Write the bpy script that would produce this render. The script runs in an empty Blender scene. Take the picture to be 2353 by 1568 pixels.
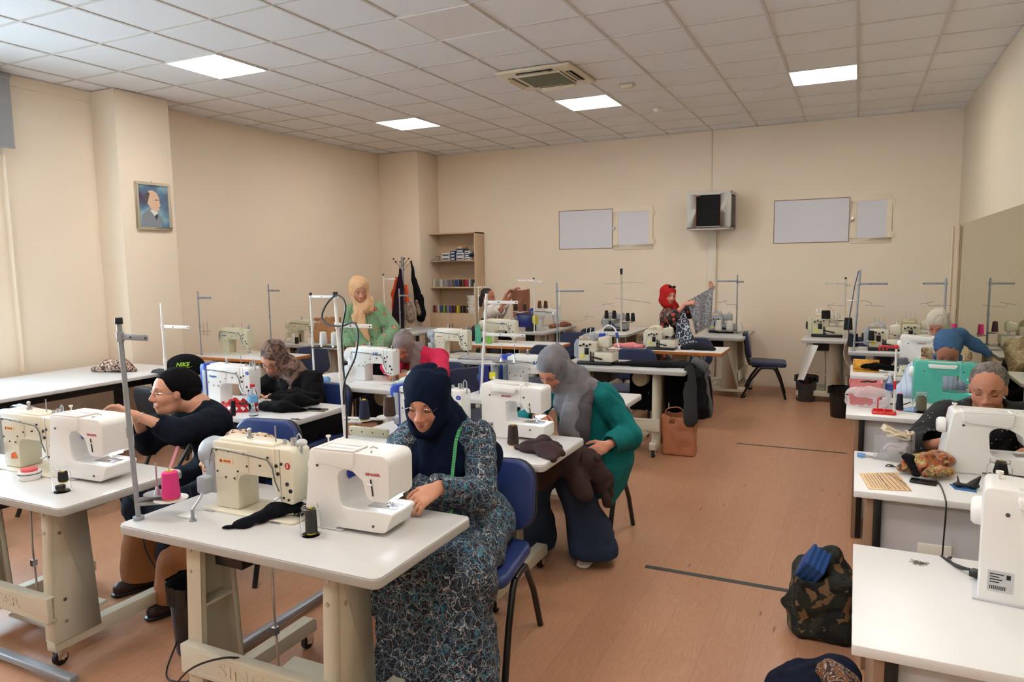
import bpy, bmesh, math, random
import numpy as np
from mathutils import Vector, Matrix
random.seed(7)
SC = bpy.context.scene
COL = SC.collection
PI = math.pi
# ---------------------------------------------------------------- camera
cam_d = bpy.data.cameras.new('camera'); cam = bpy.data.objects.new('camera', cam_d); COL.objects.link(cam)
YAW, PIT, ROL = 0.44845, -0.108035, -0.0152445
_f = Vector((-math.sin(YAW)*math.cos(PIT), math.cos(YAW)*math.cos(PIT), math.sin(PIT)))
_r = Vector((math.cos(YAW), math.sin(YAW), 0)); _u = _r.cross(_f)
_r2 = _r*math.cos(ROL)+_u*math.sin(ROL); _u2 = -_r*math.sin(ROL)+_u*math.cos(ROL)
cam.matrix_world = Matrix.Translation((0, 0, 1.73)) @ Matrix((( _r2.x,_u2.x,-_f.x),(_r2.y,_u2.y,-_f.y),(_r2.z,_u2.z,-_f.z))).to_4x4()
cam_d.sensor_width = 36; cam_d.lens = 1643.4/2353*36; cam_d.clip_start = .02
SC.camera = cam
SC.view_settings.view_transform = 'Standard'; SC.view_settings.look = 'None'
SC.view_settings.gamma = 1; SC.view_settings.use_curve_mapping = False
SC.view_settings.exposure = 0.06
# ---------------------------------------------------------------- daylight outside the windows
W = bpy.data.worlds.new('daylight'); SC.world = W; W.use_nodes = True
_bg = W.node_tree.nodes['Background']
_bg.inputs[0].default_value = (.62, .80, 1.0, 1); _bg.inputs[1].default_value = 24.0
LAMP_POWER = 25.0
def portal(loc, rot, sx, sy):
    l = bpy.data.lights.new('window_portal', 'AREA'); l.shape = 'RECTANGLE'; l.size = sx; l.size_y = sy
    l.cycles.is_portal = True
    o = bpy.data.objects.new('window_portal', l); COL.objects.link(o); o.location = loc; o.rotation_euler = rot
portal((-6.98, 1.9, 1.95), (0, -PI/2, 0), 1.9, 3.6)
# ---------------------------------------------------------------- materials
MATS = {}
def lin(c):
    return tuple((x/12.92 if x <= .04045 else ((x+.055)/1.055)**2.4) for x in (c[0]/255, c[1]/255, c[2]/255))
class N:
    """small node helper"""
    def __init__(s, mat):
        s.t = mat.node_tree; s.n = s.t.nodes; s.l = s.t.links
        s.b = s.n['Principled BSDF']; s.co = s.n.new('ShaderNodeTexCoord').outputs['Object']
    def set(s, node, k, v):
        if hasattr(v, 'is_linked'): s.l.new(v, node.inputs[k])
        else: node.inputs[k].default_value = v
    def map(s, sc=(1,1,1), rot=(0,0,0), loc=(0,0,0), v=None):
        m = s.n.new('ShaderNodeMapping'); s.l.new(v if v is not None else s.co, m.inputs[0])
        m.inputs['Scale'].default_value = sc; m.inputs['Rotation'].default_value = rot; m.inputs['Location'].default_value = loc
        return m.outputs[0]
    def noise(s, scale, detail=2, rough=.5, v=None, dist=0, out=0):
        t = s.n.new('ShaderNodeTexNoise'); s.l.new(v if v is not None else s.co, t.inputs['Vector'])
        t.inputs['Scale'].default_value = scale; t.inputs['Detail'].default_value = detail
        t.inputs['Roughness'].default_value = rough; t.inputs['Distortion'].default_value = dist
        return t.outputs[out]
    def vor(s, scale, v=None, feature='F1', out='Distance', rnd=1):
        t = s.n.new('ShaderNodeTexVoronoi'); s.l.new(v if v is not None else s.co, t.inputs['Vector'])
        t.feature = feature; t.inputs['Scale'].default_value = scale; t.inputs['Randomness'].default_value = rnd
        return t.outputs[out]
    def math(s, op, a, b=0, c=0):
        t = s.n.new('ShaderNodeMath'); t.operation = op
        s.set(t, 0, a); s.set(t, 1, b)
        if len(t.inputs) > 2: s.set(t, 2, c)
        return t.outputs[0]
    def ramp(s, v, stops, interp='LINEAR'):
        t = s.n.new('ShaderNodeValToRGB'); s.l.new(v, t.inputs[0]); e = t.color_ramp.elements
        t.color_ramp.interpolation = interp
        while len(e) < len(stops): e.new(.5)
        for k, (p, c) in enumerate(stops):
            e[k].position = p; e[k].color = tuple(c)+(1,) if not isinstance(c, (int, float)) else (c, c, c, 1)
        return t.outputs[0]
    def mix(s, f, a, b):
        t = s.n.new('ShaderNodeMix'); t.data_type = 'RGBA'
        s.set(t, 0, f); s.set(t, 6, a if hasattr(a, 'is_linked') else tuple(a)+(1,)); s.set(t, 7, b if hasattr(b, 'is_linked') else tuple(b)+(1,))
        return t.outputs[2]
    def sep(s, v=None):
        t = s.n.new('ShaderNodeSeparateXYZ'); s.l.new(v if v is not None else s.co, t.inputs[0]); return t.outputs
    def comb(s, x, y, z):
        t = s.n.new('ShaderNodeCombineXYZ'); s.set(t,0,x); s.set(t,1,y); s.set(t,2,z); return t.outputs[0]
    def bump(s, h, strength=.3, dist=.01):
        t = s.n.new('ShaderNodeBump'); s.l.new(h, t.inputs['Height'])
        t.inputs['Strength'].default_value = strength; t.inputs['Distance'].default_value = dist
        s.l.new(t.outputs[0], s.b.inputs['Normal'])
    def color(s, v): s.l.new(v, s.b.inputs['Base Color'])
def mat(name, c=(200,200,200), rough=.5, metal=0, spec=.5, f=None, emit=None, trans=0, alpha=1, ior=1.45, sheen=0, coat=0):
    if name in MATS: return MATS[name]
    m = bpy.data.materials.new(name); m.use_nodes = True
    b = m.node_tree.nodes['Principled BSDF']
    b.inputs['Base Color'].default_value = lin(c)+(1,)
    b.inputs['Roughness'].default_value = rough; b.inputs['Metallic'].default_value = metal
    b.inputs['Specular IOR Level'].default_value = spec; b.inputs['IOR'].default_value = ior
    b.inputs['Transmission Weight'].default_value = trans; b.inputs['Alpha'].default_value = alpha
    b.inputs['Sheen Weight'].default_value = sheen; b.inputs['Coat Weight'].default_value = coat
    if emit: b.inputs['Emission Color'].default_value = emit[0]+(1,); b.inputs['Emission Strength'].default_value = emit[1]
    m.diffuse_color = lin(c)+(1,)
    if f: f(N(m))
    MATS[name] = m
    return m
def speckle(c, amt=.06, scale=6, bumps=None):
    c = lin(c)
    def f(n):
        a = n.noise(scale, 4)
        n.color(n.ramp(a, [(.3, tuple(x*(1-amt) for x in c)), (.7, tuple(min(1, x*(1+amt)) for x in c))]))
        if bumps: n.bump(n.noise(bumps[0], 3), bumps[1], bumps[2])
    return f
def cloth(c, amt=.12, weave=700, wb=.25, fold=(18, .35, .02), c2=None):
    cc = lin(c); c2 = lin(c2) if c2 else tuple(x*(1-amt) for x in cc)
    def f(n):
        n.color(n.ramp(n.noise(9, 4), [(.3, c2), (.7, cc)]))
        h = n.math('ADD', n.math('MULTIPLY', n.noise(weave, 1), .02), n.noise(fold[0], 3, dist=1.2))
        n.bump(h, fold[1], fold[2])
    return f
# ---------------------------------------------------------------- mesh builder
class G:
    def __init__(s): s.v = []; s.f = []
    def add(s, vs, fs):
        o = len(s.v); s.v += [tuple(v) for v in vs]; s.f += [tuple(i+o for i in f) for f in fs]; return s
    def bx(s, x0, x1, y0, y1, z0, z1):
        return s.add([(x0,y0,z0),(x1,y0,z0),(x1,y1,z0),(x0,y1,z0),(x0,y0,z1),(x1,y0,z1),(x1,y1,z1),(x0,y1,z1)],
                     [(0,3,2,1),(4,5,6,7),(0,1,5,4),(1,2,6,5),(2,3,7,6),(3,0,4,7)])
    def box(s, c, d, R=None):
        h = [x/2 for x in d]; k = len(s.v)
        s.bx(-h[0],h[0],-h[1],h[1],-h[2],h[2])
        for i in range(k, len(s.v)):
            p = Vector(s.v[i]); p = (R @ p if R else p)+Vector(c); s.v[i] = tuple(p)
        return s
    def cyl(s, a, b, r0, r1=None, n=14, cap=True):
        r1 = r0 if r1 is None else r1
        a = Vector(a); b = Vector(b); d = (b-a).normalized()
        x = d.orthogonal().normalized(); y = d.cross(x)
        vs = []
        for p, r in ((a, r0), (b, r1)):
            for i in range(n): t = 2*PI*i/n; vs.append(p+(x*math.cos(t)+y*math.sin(t))*r)
        fs = [(i, (i+1)%n, n+(i+1)%n, n+i) for i in range(n)]
        if cap: fs += [tuple(range(n-1,-1,-1)), tuple(range(n, 2*n))]
        return s.add(vs, fs)
    def lathe(s, prof, c=(0,0,0), n=24, axis=(0,0,1)):
        c = Vector(c); d = Vector(axis).normalized(); x = d.orthogonal().normalized(); y = d.cross(x)
        vs = []; m = len(prof)
        for r, z in prof:
            for i in range(n): t = 2*PI*i/n; vs.append(c+d*z+(x*math.cos(t)+y*math.sin(t))*max(r, 1e-5))
        fs = []
        for j in range(m-1):
            for i in range(n): fs.append((j*n+i, j*n+(i+1)%n, (j+1)*n+(i+1)%n, (j+1)*n+i))
        if prof[0][0] > 1e-4: fs.append(tuple(range(n-1,-1,-1)))
        if prof[-1][0] > 1e-4: fs.append(tuple(range((m-1)*n, m*n)))
        return s.add(vs, fs)
    def tube(s, pts, r, n=8, closed=False, rs=None):
        P = [Vector(p) for p in pts]; m = len(P); vs = []; x = None
        for i in range(m):
            a = P[i-1] if (i > 0 or closed) else P[i]; b = P[(i+1)%m] if (i < m-1 or closed) else P[i]
            d = (b-a).normalized() if (b-a).length > 1e-9 else Vector((0,0,1))
            x = d.orthogonal().normalized() if x is None else (x-d*x.dot(d)).normalized()
            y = d.cross(x); rr = rs[i] if rs else r
            for k in range(n): t = 2*PI*k/n; vs.append(P[i]+(x*math.cos(t)+y*math.sin(t))*rr)
        fs = []
        for i in range(m if closed else m-1):
            for k in range(n):
                j = (i+1)%m; fs.append((i*n+k, i*n+(k+1)%n, j*n+(k+1)%n, j*n+k))
        if not closed: fs += [tuple(range(n-1,-1,-1)), tuple(range((m-1)*n, m*n))]
        return s.add(vs, fs)
    def prism(s, poly, a, b, plane='xz'):
        n = len(poly)
        area = sum(poly[i][0]*poly[(i+1)%n][1]-poly[(i+1)%n][0]*poly[i][1] for i in range(n))
        if area < 0: poly = poly[::-1]
        mk = {'xz': lambda p, t: (p[0], t, p[1]), 'xy': lambda p, t: (p[0], p[1], t), 'yz': lambda p, t: (t, p[0], p[1])}[plane]
        vs = [mk(p, a) for p in poly]+[mk(p, b) for p in poly]
        fs = [tuple(range(n-1,-1,-1)), tuple(range(n, 2*n))]+[(i, (i+1)%n, n+(i+1)%n, n+i) for i in range(n)]
        if plane == 'xz': fs = [f[::-1] for f in fs]
        return s.add(vs, fs)
    def ball(s, c, r, n=12, R=None):
        if not isinstance(r, tuple): r = (r, r, r)
        vs = []; fs = []; h = n
        for j in range(h+1):
            ph = -PI/2+PI*j/h
            for i in range(2*n):
                t = PI*i/n; p = Vector((r[0]*math.cos(ph)*math.cos(t), r[1]*math.cos(ph)*math.sin(t), r[2]*math.sin(ph)))
                vs.append((R @ p if R else p)+Vector(c))
        for j in range(h):
            for i in range(2*n):
                k = (i+1) % (2*n); fs.append((j*2*n+i, j*2*n+k, (j+1)*2*n+k, (j+1)*2*n+i))
        return s.add(vs, fs)
    def sheet(s, fn, nu, nv, th=.002):
        """fn(u,v)->(x,y,z); closed thin sheet of real thickness"""
        top = [Vector(fn(i/nu, j/nv)) for j in range(nv+1) for i in range(nu+1)]
        w = nu+1; nrm = []
        for j in range(nv+1):
            for i in range(w):
                a = top[j*w+min(i+1,nu)]-top[j*w+max(i-1,0)]; b = top[min(j+1,nv)*w+i]-top[max(j-1,0)*w+i]
                q = a.cross(b); nrm.append(q.normalized() if q.length > 1e-12 else Vector((0,0,1)))
        bot = [p-q*th for p, q in zip(top, nrm)]; m = len(top); fs = []
        for j in range(nv):
            for i in range(nu):
                a = j*w+i; fs.append((a, a+1, a+w+1, a+w)); fs.append((m+a, m+a+w, m+a+w+1, m+a+1))
        for i in range(nu): fs.append((i+1, i, m+i, m+i+1)); a = nv*w+i; fs.append((a, a+1, m+a+1, m+a))
        for j in range(nv): a = j*w; fs.append((a, a+w, m+a+w, m+a)); a = j*w+nu; fs.append((a+w, a, m+a, m+a+w))
        return s.add(top+bot, fs)
    def o(s, name, m, parent=None, bevel=0, seg=2, label=None, loc=None, sharp=38, flat=False):
        me = bpy.data.meshes.new(name)
        bm = bmesh.new()
        vs = [bm.verts.new(v) for v in s.v]
        for f in s.f:
            try: bm.faces.new([vs[i] for i in f])
            except ValueError: pass
        bmesh.ops.remove_doubles(bm, verts=bm.verts, dist=1e-6)
        if bevel:
            bm.normal_update()
            es = [e for e in bm.edges if len(e.link_faces) == 2 and e.calc_face_angle(0) > .5]
            bmesh.ops.bevel(bm, geom=es, offset=bevel, segments=seg, profile=.5, affect='EDGES', clamp_overlap=True)
        bm.normal_update()
        for f in bm.faces: f.smooth = not flat
        a = math.radians(sharp)
        for e in bm.edges:
            if len(e.link_faces) == 2 and e.calc_face_angle(0) > a: e.smooth = False
        bm.to_mesh(me); bm.free()
        me.materials.append(m)
        ob = bpy.data.objects.new(name, me); COL.objects.link(ob)
        if parent: ob.parent = parent
        if loc: ob.location = loc
        if label: ob['label'] = label
        return ob
def tag(o, label=None, cat=None, group=None, kind=None):
    if label: o['label'] = label
    if cat: o['category'] = cat
    if group: o['group'] = group
    if kind: o['kind'] = kind
    return o
def thing(name, label, cat, loc=(0,0,0), rz=0, group=None):
    o = bpy.data.objects.new(name, None); COL.objects.link(o); o.empty_display_size = .05
    o.location = loc; o.rotation_euler = (0, 0, rz)
    return tag(o, label, cat, group)
def copy_tree(o, parent=None, loc=None, rz=None, label=None, group=None):
    c = o.copy(); COL.objects.link(c)
    if parent: c.parent = parent
    if loc is not None: c.location = loc
    if rz is not None: c.rotation_euler = (0, 0, rz)
    if label: c['label'] = label
    if group: c['group'] = group
    for ch in list(o.children): copy_tree(ch, c)
    return c
def text(s, size, m, parent, loc, rot=(PI/2,0,0), name='lettering', depth=.0006, bold=0, shear=0, sx=1, align='CENTER'):
    cu = bpy.data.curves.new(name, 'FONT'); cu.body = s; cu.size = size; cu.extrude = depth; cu.align_x = align; cu.align_y = 'CENTER'
    cu.offset = bold; cu.shear = shear; cu.resolution_u = 2
    t = bpy.data.objects.new(name, cu); COL.objects.link(t)
    dg = bpy.context.evaluated_depsgraph_get(); me = bpy.data.meshes.new_from_object(t.evaluated_get(dg))
    bpy.data.objects.remove(t); me.materials.clear(); me.materials.append(m)
    o = bpy.data.objects.new(name, me); COL.objects.link(o); o.parent = parent; o.location = loc; o.rotation_euler = rot; o.scale = (sx, 1, 1)
    return o
# ---------------------------------------------------------------- shared materials
def _wall(n):
    c = lin((243,226,204))
    a = n.noise(1.3, 3); b = n.noise(260, 2, v=n.map((1,1,.12)))
    n.color(n.mix(n.math('MULTIPLY', b, .12), n.ramp(a, [(.3, tuple(x*.965 for x in c)), (.7, c)]), tuple(x*.9 for x in c)))
    n.bump(b, .12, .002)
M_wall = mat('wallpaper', rough=.75, f=_wall)
def _ceil(n):
    c = lin((240,238,236))
    a = n.noise(300, 3, .7); n.color(n.mix(n.ramp(n.noise(220, 4, .8), [(.55, 0), (.72, 1)]), c, tuple(x*.82 for x in c)))
    n.bump(a, .5, .004)
M_ceil = mat('ceiling_tile', rough=.9, f=_ceil)
M_tbar = mat('ceiling_bar', (208,202,192), .5)
def _floor(n):
    x, y, z = n.sep()
    px = n.math('DIVIDE', x, .19); ix = n.math('FLOOR', px); off = n.math('MULTIPLY', ix, 3.7)
    v = n.comb(n.math('MULTIPLY', px, 1.0), n.math('ADD', n.math('MULTIPLY', y, .55), off), ix)
    g1 = n.noise(3.0, 4, .55, v=v, dist=1.6)
    rings = n.math('FRACT', n.math('MULTIPLY', g1, 9))
    rr = n.ramp(rings, [(0, .0), (.12, 1), (.5, .25), (1, 0)])
    fine = n.noise(38, 4, .6, v=n.comb(n.math('MULTIPLY', px, 3.0), n.math('MULTIPLY', y, .5), ix))
    base = n.ramp(n.noise(.9, 2, v=n.comb(ix, n.math('MULTIPLY', y, .45), 0)), [(.3, lin((176,127,97))), (.7, lin((192,143,110)))])
    c = n.mix(n.math('MULTIPLY', rr, .42), base, lin((212,170,138)))
    c = n.mix(n.math('MULTIPLY', fine, .55), c, lin((146,98,70)))
    kn = n.vor(2.2, v=n.comb(px, n.math('MULTIPLY', y, 1.0), 0))
    c = n.mix(n.ramp(kn, [(.03, 1), (.09, 0)]), c, lin((120,74,50)))
    seam = n.math('LESS_THAN', n.math('FRACT', px), .012)
    c = n.mix(n.math('MULTIPLY', seam, .35), c, lin((110,76,56)))
    n.color(c); n.bump(fine, .05, .002)
M_floor = mat('laminate_floor', rough=.33, spec=.5, f=_floor)
M_paint = mat('cream_paint', (238,222,198), .45)
M_panel = mat('white_board', (222,220,226), .35)
M_white = mat('white_plastic', (240,238,235), .28)
M_white2 = mat('warm_white_plastic', (233,228,218), .35)
M_black = mat('black_plastic', (22,22,24), .4)
M_blkm = mat('black_metal', (20,20,22), .35)
M_steel = mat('brushed_steel', (190,190,192), .28, 1)
M_chrome = mat('chrome', (225,225,228), .12, 1)
M_grey = mat('grey_metal', (142,146,150), .35, .6)
M_pole = mat('grey_painted_metal', (150,155,162), .35, .3)
M_wpole = mat('white_painted_metal', (235,233,230), .3)
M_glass = mat('clear_glass', (235,245,242), .03, trans=1, ior=1.45)
M_mirror = mat('mirror_glass', (196,194,170), .02, 1)
M_lamp = mat('lamp_diffuser', (255,255,255), .5, emit=((1.0, .965, .92), LAMP_POWER))
def struct(o): o['kind'] = 'structure'; return o
X0, X1, Y1, YB, ZC = -6.98, 1.10, 10.26, -3.2, 3.50
struct(G().bx(X0-.3, X1+.3, YB-.3, Y1+.3, -.1, 0).o('floor', M_floor))
struct(G().bx(X0-.3, X1+.3, YB-.3, Y1+.3, ZC+.006, ZC+.1).o('ceiling', M_ceil))
g = G()
for i in range(-16, 32):
    x = -4.85+.6*i
    if X0 < x < X1: g.bx(x-.011, x+.011, YB, Y1, ZC-.001, ZC+.006)
for j in range(-14, 11):
    y = 4.49+.6*j
    if YB < y < Y1: g.bx(X0, X1, y-.011, y+.011, ZC, ZC+.006)
struct(g.o('trim_1', M_tbar))
struct(G().bx(X0-.2, X1+.2, Y1, Y1+.15, 0, ZC).o('wall_back', M_wall))
struct(G().bx(X1, X1+.15, YB, Y1, 0, ZC).o('wall_right', mat('right_wall_paint', (222,206,182), .7)))
struct(G().bx(X0-.2, X1+.2, YB-.15, YB, 0, ZC).o('wall_camera', M_wall))
# left wall with the big window opening y .1..3.7, z 1.0..2.9
g = G(); g.bx(X0-.2, X0, YB, .1, 0, ZC).bx(X0-.2, X0, 3.7, Y1, 0, ZC).bx(X0-.2, X0, .1, 3.7, 0, 1.0).bx(X0-.2, X0, .1, 3.7, 2.9, ZC)
struct(g.o('wall_left', M_wall))
g = G().bx(X0, -6.62, 4.84, 5.46, 0, ZC)
struct(g.o('pillar_left', M_wall, bevel=.004)); 
struct(G().bx(X0, -6.24, 9.66, Y1, 0, ZC).o('pillar_back', M_wall, bevel=.004))
bpy.data.objects['pillar_left'].name = 'wall_pillar_left'; bpy.data.objects['pillar_back'].name = 'wall_pillar_back'
struct(G().bx(X0, X0+.02, .1, 4.84, 3.40, ZC).bx(X0, X0+.06, 3.95, 3.96, 0.8, 3.5).o('trim_2', M_wall))
struct(G().bx(-6.24, X1, Y1-.015, Y1, 0, .09).o('baseboard_back', M_paint, bevel=.003))
struct(G().bx(X1-.015, X1, YB, Y1, 0, .09).o('baseboard_right', M_paint, bevel=.003))
struct(G().bx(X0, X0+.015, YB, 9.66, 0, .09).o('baseboard_left', M_paint, bevel=.003))
w = struct(G().bx(X0-.09, X0-.085, .1, 3.7, 1.0, 2.9).o('window_1', M_glass))
g = G()
for y in (.1, 1.28, 2.46, 3.64): g.bx(X0-.12, X0-.05, y, y+.06, 1.0, 2.9)
g.bx(X0-.12, X0-.05, .1, 3.7, 1.0, 1.06).bx(X0-.12, X0-.05, .1, 3.7, 2.84, 2.9)
g.o('window_frame', M_white2, w, .004)
# roller blind beside the pillar
t = thing('roller_blind', 'grey roller blind pulled part way down at the left edge of the ceiling', 'blind', (-6.84, 2.0, 2.84))
M_blind = mat('blind_fabric', rough=.85, f=cloth((158,158,160), .06, fold=(6, .05, .01)))
G().bx(-.003, .003, -1.95, 2.0, 0, .6).o('blind_fabric', M_blind, t)
G().bx(-.008, .008, -1.95, 2.0, -.02, .004).o('bottom_bar', M_blind, t, .003)
G().cyl((0,-1.95,.61), (0,2.0,.61), .028).o('roller', M_blind, t)
# wall column cover trunking below the rack, conduit above
struct(G().bx(-1.87, -1.76, Y1-.05, Y1, .09, 2.14).o('trim_3', mat('trunking', (226,214,196), .4), bevel=.004))
struct(G().bx(-1.86, -1.84, Y1-.015, Y1, 2.66, ZC).o('trim_4', mat('trunking', (226,214,196), .4)))
# vertical pipes at the right corner
struct(G().cyl((1.04, Y1-.03, 0), (1.04, Y1-.03, 2.1), .012).bx(1.0, 1.1, Y1-.02, Y1, 0, 2.1).o('trim_5', M_paint))
# small hatch windows on the back wall
def hatch(idx, x0, x1, x2, z0, z1, label):
    w = struct(G().bx(x0, x1-.02, Y1-.006, Y1, z0, z1).o('window_%d' % idx, M_panel))
    G().bx(x0-.012, x1-.01, Y1-.004, Y1, z0-.012, z1+.012).o('seam', mat('seam', (150,130,110), .7), w)
    g = G().bx(x1, x2, Y1-.014, Y1, z0-.03, z0+.035).bx(x1, x2, Y1-.014, Y1, z1-.045, z1+.03)
    g.bx(x1, x1+.075, Y1-.014, Y1, z0+.035, z1-.045).bx(x2-.06, x2, Y1-.014, Y1, z0+.035, z1-.045)
    g.o('window_frame', M_paint, w, .003)
    G().bx(x1+.07, x2-.055, Y1-.008, Y1, z0+.03, z1-.04).o('pane', M_panel, w)
    G().box((x1+.02, Y1-.04, (z0+z1)/2), (.03,.02,.05), Matrix.Rotation(.5,3,'Y')).cyl((x1+.02,Y1-.03,(z0+z1)/2),(x1+.02,Y1-.06,(z0+z1)/2),.008).o('window_handle', M_steel, w, .002)
    for z in (z0+.07, z1-.07): G().bx(x2, x2+.03, Y1-.02, Y1, z-.035, z+.035).o('hinge', M_paint, w, .002)
hatch(2, -4.10, -3.25, -2.66, 1.94, 2.50, '')
hatch(3, -1.01, .0-.09, .36+.02, 1.95, 2.50, '')
# mirror on the right wall
t = thing('wall_mirror', 'large frameless mirror covering the lower right wall', 'mirror', (X1, 6.5, 0))
G().bx(-.006, 0, -9.0, 3.5, .12, 2.11).o('mirror_glass', M_mirror, t)
G().bx(-.008, 0, 3.5, 3.508, .12, 2.11).o('edge_strip', mat('dark_strip', (70,60,48), .5), t)
# ceiling lamps
lab = {(-1,0): 'lit square ceiling panel lamp at the front left, nearest the picture pillar', (-1,5): 'lit square ceiling panel lamp at the back left, above the standing woman',
       (3,5): 'lit square ceiling panel lamp just behind the air conditioner', (7,5): 'lit square ceiling panel lamp at the right side of the ceiling',
       (3,0): 'unlit plain square ceiling panel lamp in front of the air conditioner'}
M_lampoff = mat('lamp_off', (232,228,224), .4)
for i in (-1, 3, 7):
    for j in (5, 0, -5, -10):
        x = -4.85+.6*i+.3; y = 4.49+.6*j+.3
        l = lab.get((i, j), 'lit square ceiling panel lamp outside the view behind the camera')
        t = thing('ceiling_lamp', l, 'ceiling lamp', (x, y, ZC), group=None if (i, j) in lab else 'lamps behind the camera')
        off = (i, j) == (3, 0)
        G().bx(-.29, .29, -.29, .29, -.004, .004).o('diffuser', M_lampoff if off else M_lamp, t, 0)
        G().bx(-.298, .298, -.298, -.288, -.008, 0).bx(-.298, .298, .288, .298, -.008, 0).bx(-.298, -.288, -.29, .29, -.008, 0).bx(.288, .298, -.29, .29, -.008, 0).o('lamp_frame', M_white if off else M_white, t)
# air conditioner cassette
t = thing('ceiling_air_conditioner', 'cream square ceiling air conditioner cassette with open louvres', 'air conditioner', (-2.72, 6.5, ZC))
M_ac = mat('aged_cream_plastic', (219,205,176), .4)
G().prism([(-.37,-.37),(.37,-.37),(.37,.37),(-.37,.37)], -.03, 0, 'xy').o('housing', M_ac, t, .012, 3)
g = G(); 
for k in range(15): g.bx(-.2, .2, -.2+k*.0285, -.2+k*.0285+.012, -.04, -.03)
g.bx(-.2,.2,-.2,.2,-.034,-.028)
g.o('intake_grille', mat('grille', (120,112,84), .7), t)
G().bx(-.225,.225,-.225,-.205,-.042,-.03).bx(-.225,.225,.205,.225,-.042,-.03).bx(-.225,-.205,-.205,.205,-.042,-.03).bx(.205,.225,-.205,.205,-.042,-.03).o('grille_frame', M_ac, t, .003)
for k in range(4):
    R = Matrix.Rotation(k*PI/2, 3, 'Z'); a = R @ Vector((0,-.29,-.031))
    G().box(a, (.36,.06,.004), R).o('outlet', M_black, t)
    G().box(R @ Vector((0,-.305,-.045)), (.35,.045,.006), R @ Matrix.Rotation(.7,3,'X')).o('louvre', M_ac, t, .002)
t = thing('smoke_detector', 'round white smoke detector with dark slots on the ceiling', 'smoke detector', (-2.15, 8.49, ZC))
G().lathe([(.055,0),(.055,-.015),(.045,-.03),(.03,-.05),(.0,-.05)][::-1]).o('housing', M_white2, t)
G().cyl((0,0,-.036),(0,0,-.044),.036).o('sensor_slot', M_black, t)
t = thing('ceiling_sensor', 'small square cream motion sensor box on the ceiling beside the lamp', 'sensor', (-2.14, 7.22, ZC))
G().bx(-.06,.06,-.045,.045,-.035,0).o('housing', M_ac, t, .008)
G().bx(-.075,.075,-.055,.055,-.006,0).o('base_plate', M_ac, t, .002)
# floor tape
for (x0, x1, y, w, l) in ((-.97, -.02, 6.9, .03, 'thin dark tape strip across the floor near the far desks'), (-1.03, -.25, 3.85, .04, 'dark tape strip across the floor beside the camouflage bag')):
    tag(G().bx(x0, x1, y-w/2, y+w/2, 0, .0015).o('floor_tape', mat('dark_tape', (62,62,64), .6)), l, 'tape')
# ---------------------------------------------------------------- sewing tables
M_top = mat('table_laminate', (206,204,200), .3, f=speckle((206,203,199), .015, 3))
M_topw = mat('white_table_laminate', (226,224,223), .3)
M_topg = mat('grey_table_laminate', (196,196,194), .32)
M_edge = mat('table_edge_band', (176,174,170), .4)
M_edgew = mat('white_edge_band', (206,205,204), .4)
M_orange = mat('orange_wood_edge', rough=.45, f=speckle((186,112,48), .15, 22))
M_leg = mat('cream_enamel', (206,199,180), .35)
M_caster = mat('rubber', (28,28,30), .55)
M_motor = mat('motor_cream', (196,186,156), .5)
ZT = .78
def caster(p, par, z=0, s=1):
    g = G().cyl((p[0]-.012*s, p[1], z+.032*s), (p[0]+.012*s, p[1], z+.032*s), .032*s, n=18)
    c = g.o('caster', M_caster, par, .004)
    G().bx(p[0]-.022*s, p[0]-.016*s, p[1]-.02*s, p[1]+.02*s, z+.03*s, z+.075*s).bx(p[0]+.016*s, p[0]+.022*s, p[1]-.02*s, p[1]+.02*s, z+.03*s, z+.075*s).bx(p[0]-.024*s, p[0]+.024*s, p[1]-.022*s, p[1]+.022*s, z+.068*s, z+.08*s).cyl((p[0]-.026*s,p[1],z+.032*s),(p[0]+.026*s,p[1],z+.032*s),.007*s).o('caster_fork', M_chrome, c, .002)
def uleg(x, sgn, y0, par, zb=.115, zt=.745, near=False):
    """trapezoid channel leg, web on the outer side (sgn = +1: outer is +x)"""
    a, b = .105, .075; w = .036
    web = [(y0-a, zb), (y0+a, zb), (y0+b, zt), (y0-b, zt)]
    g = G()
    xo = x+sgn*w; g.prism(web, min(xo, xo-sgn*.004), max(xo, xo-sgn*.004), 'yz')
    for s in (-1, 1):
        fl = [(y0+s*a, zb), (y0+s*b, zt), (y0+s*(b-.006), zt), (y0+s*(a-.006), zb)]
        g.prism(fl, x-w, x+w, 'yz')
        lip = [(y0+s*(a-.001), zb), (y0+s*(b-.001), zt), (y0+s*(b-.025), zt), (y0+s*(a-.025), zb)]
        g.prism(lip, min(x-sgn*w, x-sgn*(w-.003)), max(x-sgn*w, x-sgn*(w-.003)), 'yz')
    g.bx(x-w+.004, x+w-.004, y0-b*.95, y0+b*.95, .46, .472)
    g.bx(x-w, x+w, y0-.15, y0+.15, .742, .752)
    l = g.o('leg', M_leg, par, .0015)
    for z in (.2, .3, .6, .68) if near else ():
        k = b+(a-b)*(zt-z)/(zt-zb)
        G().cyl((x-.015, y0-k-.004, z), (x-.015, y0-k, z), .008, n=8).o('bolt', M_steel, l); G().cyl((x+sgn*w, y0-.05, z), (x+sgn*(w+.004), y0-.05, z), .008, n=8).o('bolt', M_steel, l)
    return l
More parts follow.
